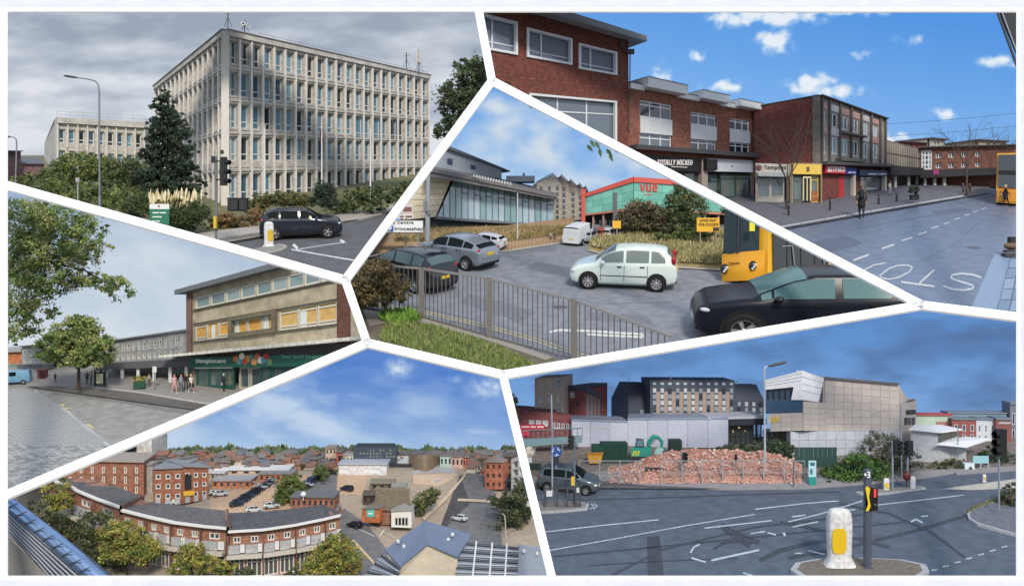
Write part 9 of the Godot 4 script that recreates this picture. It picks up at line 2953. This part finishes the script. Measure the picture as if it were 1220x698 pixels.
	for q in [["dark slatted site gate in front of the rubble", 769, 791, 557, 575, C(44, 46, 52)], ["white notice board standing before the rubble", 796, 803, 560, 575, C(196, 200, 216)]]:
		f = fac(q[1], q[4], q[3], 64.4, q[2], q[4], q[3], 64.4)
		b = thing("site_gate" if q[1] == 769 else "notice_board", q[0], "gate" if q[1] == 769 else "notice", f.a)
		m = MB.new(); fbox(m, f, 0, 0, 1, 1, -0.1, 0)
		part(b, "board", m, mat(q[5], 0.7))
		m = MB.new(); frame_bars(m, f, [0, 0, 1, 1], 2, [0.5], 0.05, 0, 0.05)
		part(b, "frame", m, mat(C(70, 74, 80) if q[1] == 769 else C(160, 164, 176), 0.6))
	# mesh fence panels
	for i in 11:
		var x0 := 690.0 + i * 24.5
		if i == 3: continue
		b = thing("site_fence_panel", "wire mesh fence panel on feet around the rubble site", "fence", g(x0, 578), "mesh fence panels around the rubble")
		var z := gz(578.0 - absf(i - 5) * 0.5)
		m = MB.new()
		for x in [x0, x0 + 24]: m.bar(P(x, 579, z), P(x, 548, z), 0.05)
		for y in [577, 563, 549]: m.bar(P(x0, y, z), P(x0 + 24, y, z), 0.04)
		part(b, "frame", m, mat(C(146, 152, 158), 0.5))
		m = MB.new()
		for k in range(1, 12): m.bar(P(x0 + k * 2, 577, z), P(x0 + k * 2, 549, z), 0.008)
		part(b, "mesh", m, mat(C(140, 146, 152), 0.5))
		m = MB.new(); m.cbox(P(x0, 579, z), Vector3(0.3, 0.12, 0.4))
		part(b, "foot", m, mat(C(60, 58, 56), 0.9))
	for i in 9:
		var x0 := 950.0 + i * 5.6
		m = MB.new(); m.cbox(P(x0, 550, 66.38), Vector3(0.28, 1.9, 0.06))
		solo("green_fence_pale", "dark green fence pale between the rubble and the ivy bush", "fence", m, mat(C(34, 70, 66), 0.7), "green fence pales")
	# --- planting
	var dk := [C(66, 84, 64), C(56, 70, 58), C(80, 98, 70)]
	bush("spreading dark shrub row behind the rubble pile", [[880, 537, 26, 8], [920, 534, 28, 10], [938, 545, 16, 12], [850, 540, 16, 5]], 68.05, 1.0, 3600, 3.0, dk)
	bush("large bright green ivy bush by the teal totem", [[1020, 560, 24, 16], [1000, 566, 20, 12], [1042, 562, 20, 14], [1022, 550, 16, 10], [985, 572, 12, 7]], 64.67, 1.3, 7000, 3.2, [C(84, 120, 56), C(66, 98, 48), C(104, 136, 66), C(50, 76, 42)])
	tree("grey leaved tree with pale blossom behind the ivy bush", [[1052, 528, 20, 14], [1070, 540, 18, 16], [1040, 540, 18, 14], [1060, 554, 22, 12], [1084, 548, 9, 14]], 65.66, 1.6, 5200, 2.8, [C(104, 104, 96), C(84, 92, 78), C(140, 134, 126), C(66, 76, 62)], [[[1060, 578, 1.4], [1058, 545, 0.9], [1054, 524, 0.4]], [[1059, 556, 0.7], [1074, 536, 0.3]]])
	bush("planted bed of low shrubs by the pavilion", [[1120, 556, 18, 6], [1140, 552, 14, 6], [1100, 560, 12, 6], [1155, 556, 8, 5]], 66.51, 0.8, 1900, 2.6, [C(84, 100, 58), C(110, 104, 70), C(66, 84, 54)])
	bush("leafy plants at the edge of the corner pavement", [[1203, 592, 10, 12], [1196, 598, 8, 7], [1210, 582, 7, 8]], 59.89, 0.6, 1700, 3.2, [C(70, 86, 58), C(96, 104, 74), C(110, 90, 84)])
	tree("small yellow green tree at the left edge of the junction", [[610, 480, 8, 12], [612, 496, 7, 12]], 69.82, 0.8, 800, 2.8, [C(112, 124, 76), C(90, 104, 64)], [[[608, 530, 0.8], [610, 480, 0.4]]])
	tree("dark green trees behind the far right signal", [[1190, 540, 14, 12], [1205, 548, 12, 10], [1172, 546, 8, 10]], 67.6, 1.0, 1800, 2.8, dk, [[[1190, 566, 0.9], [1190, 540, 0.4]]])
	# --- posts and signs
	var grey := C(132, 142, 156)
	lamp_post("street_lamp", "tall pale street lamp with long arm standing before the timber hall", [[912, 580], [911.5, 500], [911, 440], [912, 437.5], [915, 436.5]], 64.67, 1.4, [915, 436.5, 938, 431], "", C(176, 184, 196))
	lamp_post("street_lamp", "grey street lamp with short arm by the blossom tree", [[1075, 582], [1074, 500], [1074, 482], [1076, 479.5], [1080, 478.5]], 64.34, 1.0, [1080, 478.5, 1091, 476], "", grey)
	lamp_post("street_lamp", "thin grey lamp post beside the round blue sign", [[658, 590], [658, 520], [657, 470]], 61.97, 1.2, [657, 471, 652, 469], "", C(160, 168, 180))
	lamp_post("street_lamp", "thin lamp post in front of the white pavilion", [[1142, 566], [1142, 520], [1142, 508]], 66.64, 0.7, [1142, 509, 1146, 507], "", grey)
	for q in [["round blue roundabout arrow sign on a pole", 662.5, 538, 6.6, 61.97, 612.0, C(34, 76, 150), C(214, 222, 232)], ["round white and buff no entry style sign by the footbridge", 630.5, 538, 6.0, 64.67, 572.0, C(214, 208, 196), C(180, 140, 120)]]:
		var t := thing("round_road_sign", q[0], "sign", P(q[1], q[5], q[4]))
		var k: float = q[4] / F
		m = MB.new(); post(m, q[1], q[5], q[2] - 4, q[4] + 0.1, 0.9)
		part(t, "post", m, mat(grey, 0.5))
		m = MB.new(); m.lathe(P(q[1], q[2], q[4]), Vector3.BACK, [[0.01, 0.0], [q[3] * k, 0.0], [q[3] * k, 0.05], [0.01, 0.05]], 24)
		part(t, "disc", m, mat(q[6], 0.5))
		m = MB.new()
		if q[6].b > 0.5:
			for i in 3:
				var an := TAU * i / 3 + 0.5
				var d := Vector3(cos(an), sin(an), 0)
				var s := Vector3(-d.y, d.x, 0)
				var o := P(q[1], q[2], q[4]) + Vector3(0, 0, 0.06) + d * 0.18
				m.face([o - s * 0.16, o + s * 0.1 + d * 0.05, o + s * 0.04 + d * 0.12], Vector3.BACK)
				m.face([o + s * 0.02 + d * 0.1, o + s * 0.2 + d * 0.02, o + s * 0.02 - d * 0.06], Vector3.BACK)
		else:
			m.cbox(P(q[1], q[2], q[4]) + Vector3(0, 0, 0.06), Vector3(0.42, 0.12, 0.02))
		part(t, "symbol", m, mat(q[7], 0.5))
		m = MB.new(); m.cbox(P(q[1], q[2] + 10, q[4]), Vector3(0.34, 0.34 if q[1] < 650 else 0.5, 0.08))
		part(t, "lower_plate", m, mat(C(206, 210, 214) if q[1] < 650 else C(40, 44, 52), 0.5))
	var t := thing("totem_sign", "teal and white information totem by the ivy bush", "sign", P(968, 581, 63.06))
	f = fac(964, 581, 549, 63.06, 973, 581, 549, 63.06)
	m = MB.new(); fbox(m, f, 0, 0, 1, 0.4, -0.12, 0)
	part(t, "teal_base", m, mat(C(34, 138, 134), 0.5))
	m = MB.new(); fbox(m, f, 0, 0.4, 1, 1, -0.12, 0)
	part(t, "map_panel", m, mat(C(176, 214, 222), 0.4))
	m = MB.new(); fbox(m, f, 0.2, 0.82, 0.8, 0.94, 0, 0.02); fbox(m, f, 0.2, 0.5, 0.5, 0.7, 0, 0.02)
	part(t, "print", m, mat(C(60, 110, 130), 0.5))
	t = thing("white_kiosk", "white kiosk cabinet and glazed shelter beside the pavilion", "kiosk", P(1158, 567, 66.12))
	m = MB.new(); m.cbox(P(1154, 560, 66.12), Vector3(0.65, 0.95, 0.5))
	part(t, "cabinet", m, mat(C(206, 222, 230), 0.5))
	m = MB.new(); m.prism([P(1160, 552, 66.25), P(1178, 552, 66.25), P(1178, 543, 66.25), P(1160, 543, 66.25)], [P(1160, 552, 66.12), P(1178, 552, 66.12), P(1178, 543, 66.12), P(1160, 543, 66.12)])
	part(t, "sign_panel", m, mat(C(150, 196, 210), 0.3))
	m = MB.new()
	for x in [1161, 1169, 1178]: m.bar(P(x, 568, 66.18), P(x, 543, 66.18), 0.06)
	part(t, "frame", m, mat(C(176, 186, 194), 0.5))
	for q in [["traffic light on a pole before the blossom tree", 1064, 592, 525, 1069, 533, 61.97, 18.0, Vector3(0.7, 0, 0.7)], ["traffic light beside the white bollard on the far island", 1082, 586, 525, 1084.5, 534, 62.65, 18.0, Vector3(-0.7, 0, -0.7)], ["large black traffic light at the corner pavement", 1191, 606, 512, 1192.5, 527, 58.11, 32.0, Vector3(-0.85, 0, 0.5)], ["slim grey signal pole in front of the rubble pile", 813, 584, 538, 816, 545, 63.73, 12.0, Vector3(0.5, 0, 0.8)], ["low signal pole with small red lamp near the blossom tree", 877, 583, 541, 877, 545, 64.0, 7.0, Vector3(0, 0, 1)]]:
		t = thing("traffic_light", q[0], "traffic light", P(q[1], q[2], q[6]))
		m = MB.new(); post(m, q[1], q[2] + 1, q[3], q[6] + 0.15, 1.2)
		part(t, "pole", m, mat(grey, 0.5, "smooth", 0.6))
		signal_head(t, q[4], q[5], q[6], q[7], q[8].normalized())
	for q in [[876.0, 545.0], [688.0, 571.0]]:
		t = thing("site_post", "short plain metal post at the pavement edge by the rubble" if q[0] > 800 else "short dark post at the pavement edge by the grey car", "post", P(q[0] + 70.0 if q[0] > 800 else q[0], 585, 62.79))
		m = MB.new(); post(m, q[0] + 70.0 if q[0] > 800 else q[0], 585, q[1] + 5, 62.79, 0.9)
		part(t, "shaft", m, mat(C(96, 102, 110), 0.5))
		m = MB.new(); m.ball(P(q[0] + 70.0 if q[0] > 800 else q[0], q[1] + 5, 62.79), Vector3(0.07, 0.05, 0.07))
		part(t, "cap", m, mat(C(96, 102, 110), 0.5))
	# left island railing
	t = thing("island_railing", "dark railing around the left traffic island with white notice plates", "railing", g(670, 608))
	var zr := gz(607.0)
	for x in [649, 664, 676, 686, 691]:
		m = MB.new(); m.bar(P(x, 609, zr), P(x, 581, zr), 0.12)
		part(t, "post", m, mat(C(66, 70, 78), 0.5))
	for y in [582, 605]:
		m = MB.new(); m.bar(P(649, y, zr), P(691, y - 1, zr), 0.08)
		part(t, "rail", m, mat(C(66, 70, 78), 0.5))
	for i in 20:
		m = MB.new(); m.bar(P(651 + i * 2, 605, zr), P(651 + i * 2, 582, zr), 0.022)
		part(t, "bar", m, mat(C(70, 74, 82), 0.5))
	for q in [[654.5, 588, 7, 7], [688.5, 584, 3, 6]]:
		m = MB.new(); m.cbox(P(q[0], q[1], zr - 0.1), Vector3(q[2] * zr / F, q[3] * zr / F, 0.03))
		part(t, "notice_plate", m, mat(C(206, 208, 212), 0.5))
	t = thing("signal_post", "grey signal pole with yellow push button beside the grey hatchback", "pole", P(684.5, 606, 59.89))
	m = MB.new(); post(m, 684.5, 606, 520, 59.89, 1.4)
	part(t, "pole", m, mat(C(96, 108, 122), 0.5))
	m = MB.new(); m.cbox(P(682.5, 573, 59.74), Vector3(0.2, 0.5, 0.2))
	part(t, "push_button_box", m, mat(C(214, 176, 50), 0.5))
	m = MB.new(); signal_head(t, 681, 526, 59.89, 14.0, Vector3(-0.6, 0, -0.8))
	car("grey_hatchback", "grey hatchback with lit headlamp waiting by the island railing", "car", HATCH, g(678, 582.5), deg_to_rad(-14), 3.9, 0.98, mat(C(98, 110, 122), 0.2, "", 0.1, 0.4), {"tilt": atan(gslope()), "lamp": mat(C(244, 236, 214), 0.2)})
	for q in [["yellow faced bollard on the far traffic island", 1056.5, 585.5, 16, 7.0, C(226, 188, 40)], ["plain white bollard at the tip of the far island", 1088, 583.5, 16, 6.5, C(196, 204, 214)], ["small pale bollard by the kiosk across the junction", 1173.5, 574, 9, 4.0, C(206, 180, 90)]]:
		bollard(q[0], q[1], q[2], q[3], q[4], q[5], 0.0)
	t = thing("orange_lamp", "dark red lamp unit on a low post beside the white bollard", "lamp", P(1081, 584, 62.65))
	m = MB.new(); m.ball(P(1081, 567, 62.52), Vector3(0.26, 0.3, 0.2)); post(m, 1081, 584, 568, 62.58, 0.7)
	part(t, "housing", m, mat(C(96, 40, 36), 0.5))
	# --- foreground bollard and crossing post
	bollard("large dirty white traffic bollard with yellow face on the near island", 1000.5, 674, 69, 29, C(224, 186, 34), -0.22, "", 51.78)
	t = thing("crossing_post", "dark crossing post with yellow and black push button unit", "pole", P(1034, 682, 51.47))
	m = MB.new(); m.tube([P(1034, 684, 51.47), P(1034, 560, 51.47)], [0.2, 0.2], 14)
	part(t, "pole", m, mat(C(78, 84, 100), 0.5, "smooth", 0.8))
	m = MB.new(); m.lathe(P(1034, 560, 51.47), Vector3.UP, [[0.2, 0.0], [0.18, 0.06], [0.01, 0.08]], 14)
	part(t, "cap", m, mat(C(66, 70, 84), 0.5))
	f = fac(1028.5, 566, 562, 51.24, 1039, 566, 562, 51.24)
	text(t, "•3", f, 1030, 561.5, 1037, 569, 0.02, mat(C(236, 238, 240), 0.5))
	m = MB.new(); m.prism([P(1035, 609, 51.16), P(1046.5, 608, 51.32), P(1046.5, 582, 51.32), P(1035, 580, 51.16)], [P(1036, 609, 51.55), P(1046.5, 608, 51.63), P(1046.5, 582, 51.63), P(1036, 580, 51.55)])
	var ub := part(t, "push_button_unit", m, mat(C(24, 24, 28), 0.4))
	m = MB.new(); m.cbox(P(1043, 587.5, 51.2), Vector3(0.1, 0.4, 0.06))
	part(ub, "red_lamp", m, glow(C(226, 60, 50), 0.8))
	m = MB.new(); m.lathe(P(1043, 602, 51.24), Vector3.BACK, [[0.09, 0.0], [0.09, 0.06], [0.01, 0.07]], 12)
	part(ub, "button", m, mat(C(60, 60, 64), 0.4))
	m = MB.new()
	var yl := []
	var yr := []
	for q in [[1032, 609], [1035.5, 609], [1038, 603], [1036, 592], [1037.5, 582], [1034, 579], [1031.5, 581], [1033.5, 592], [1035, 600]]:
		yl.append(P(q[0], q[1], 51.12)); yr.append(P(q[0], q[1], 51.32))
	m.prism(yr, yl)
	part(ub, "yellow_side", m, mat(C(228, 196, 40), 0.4))
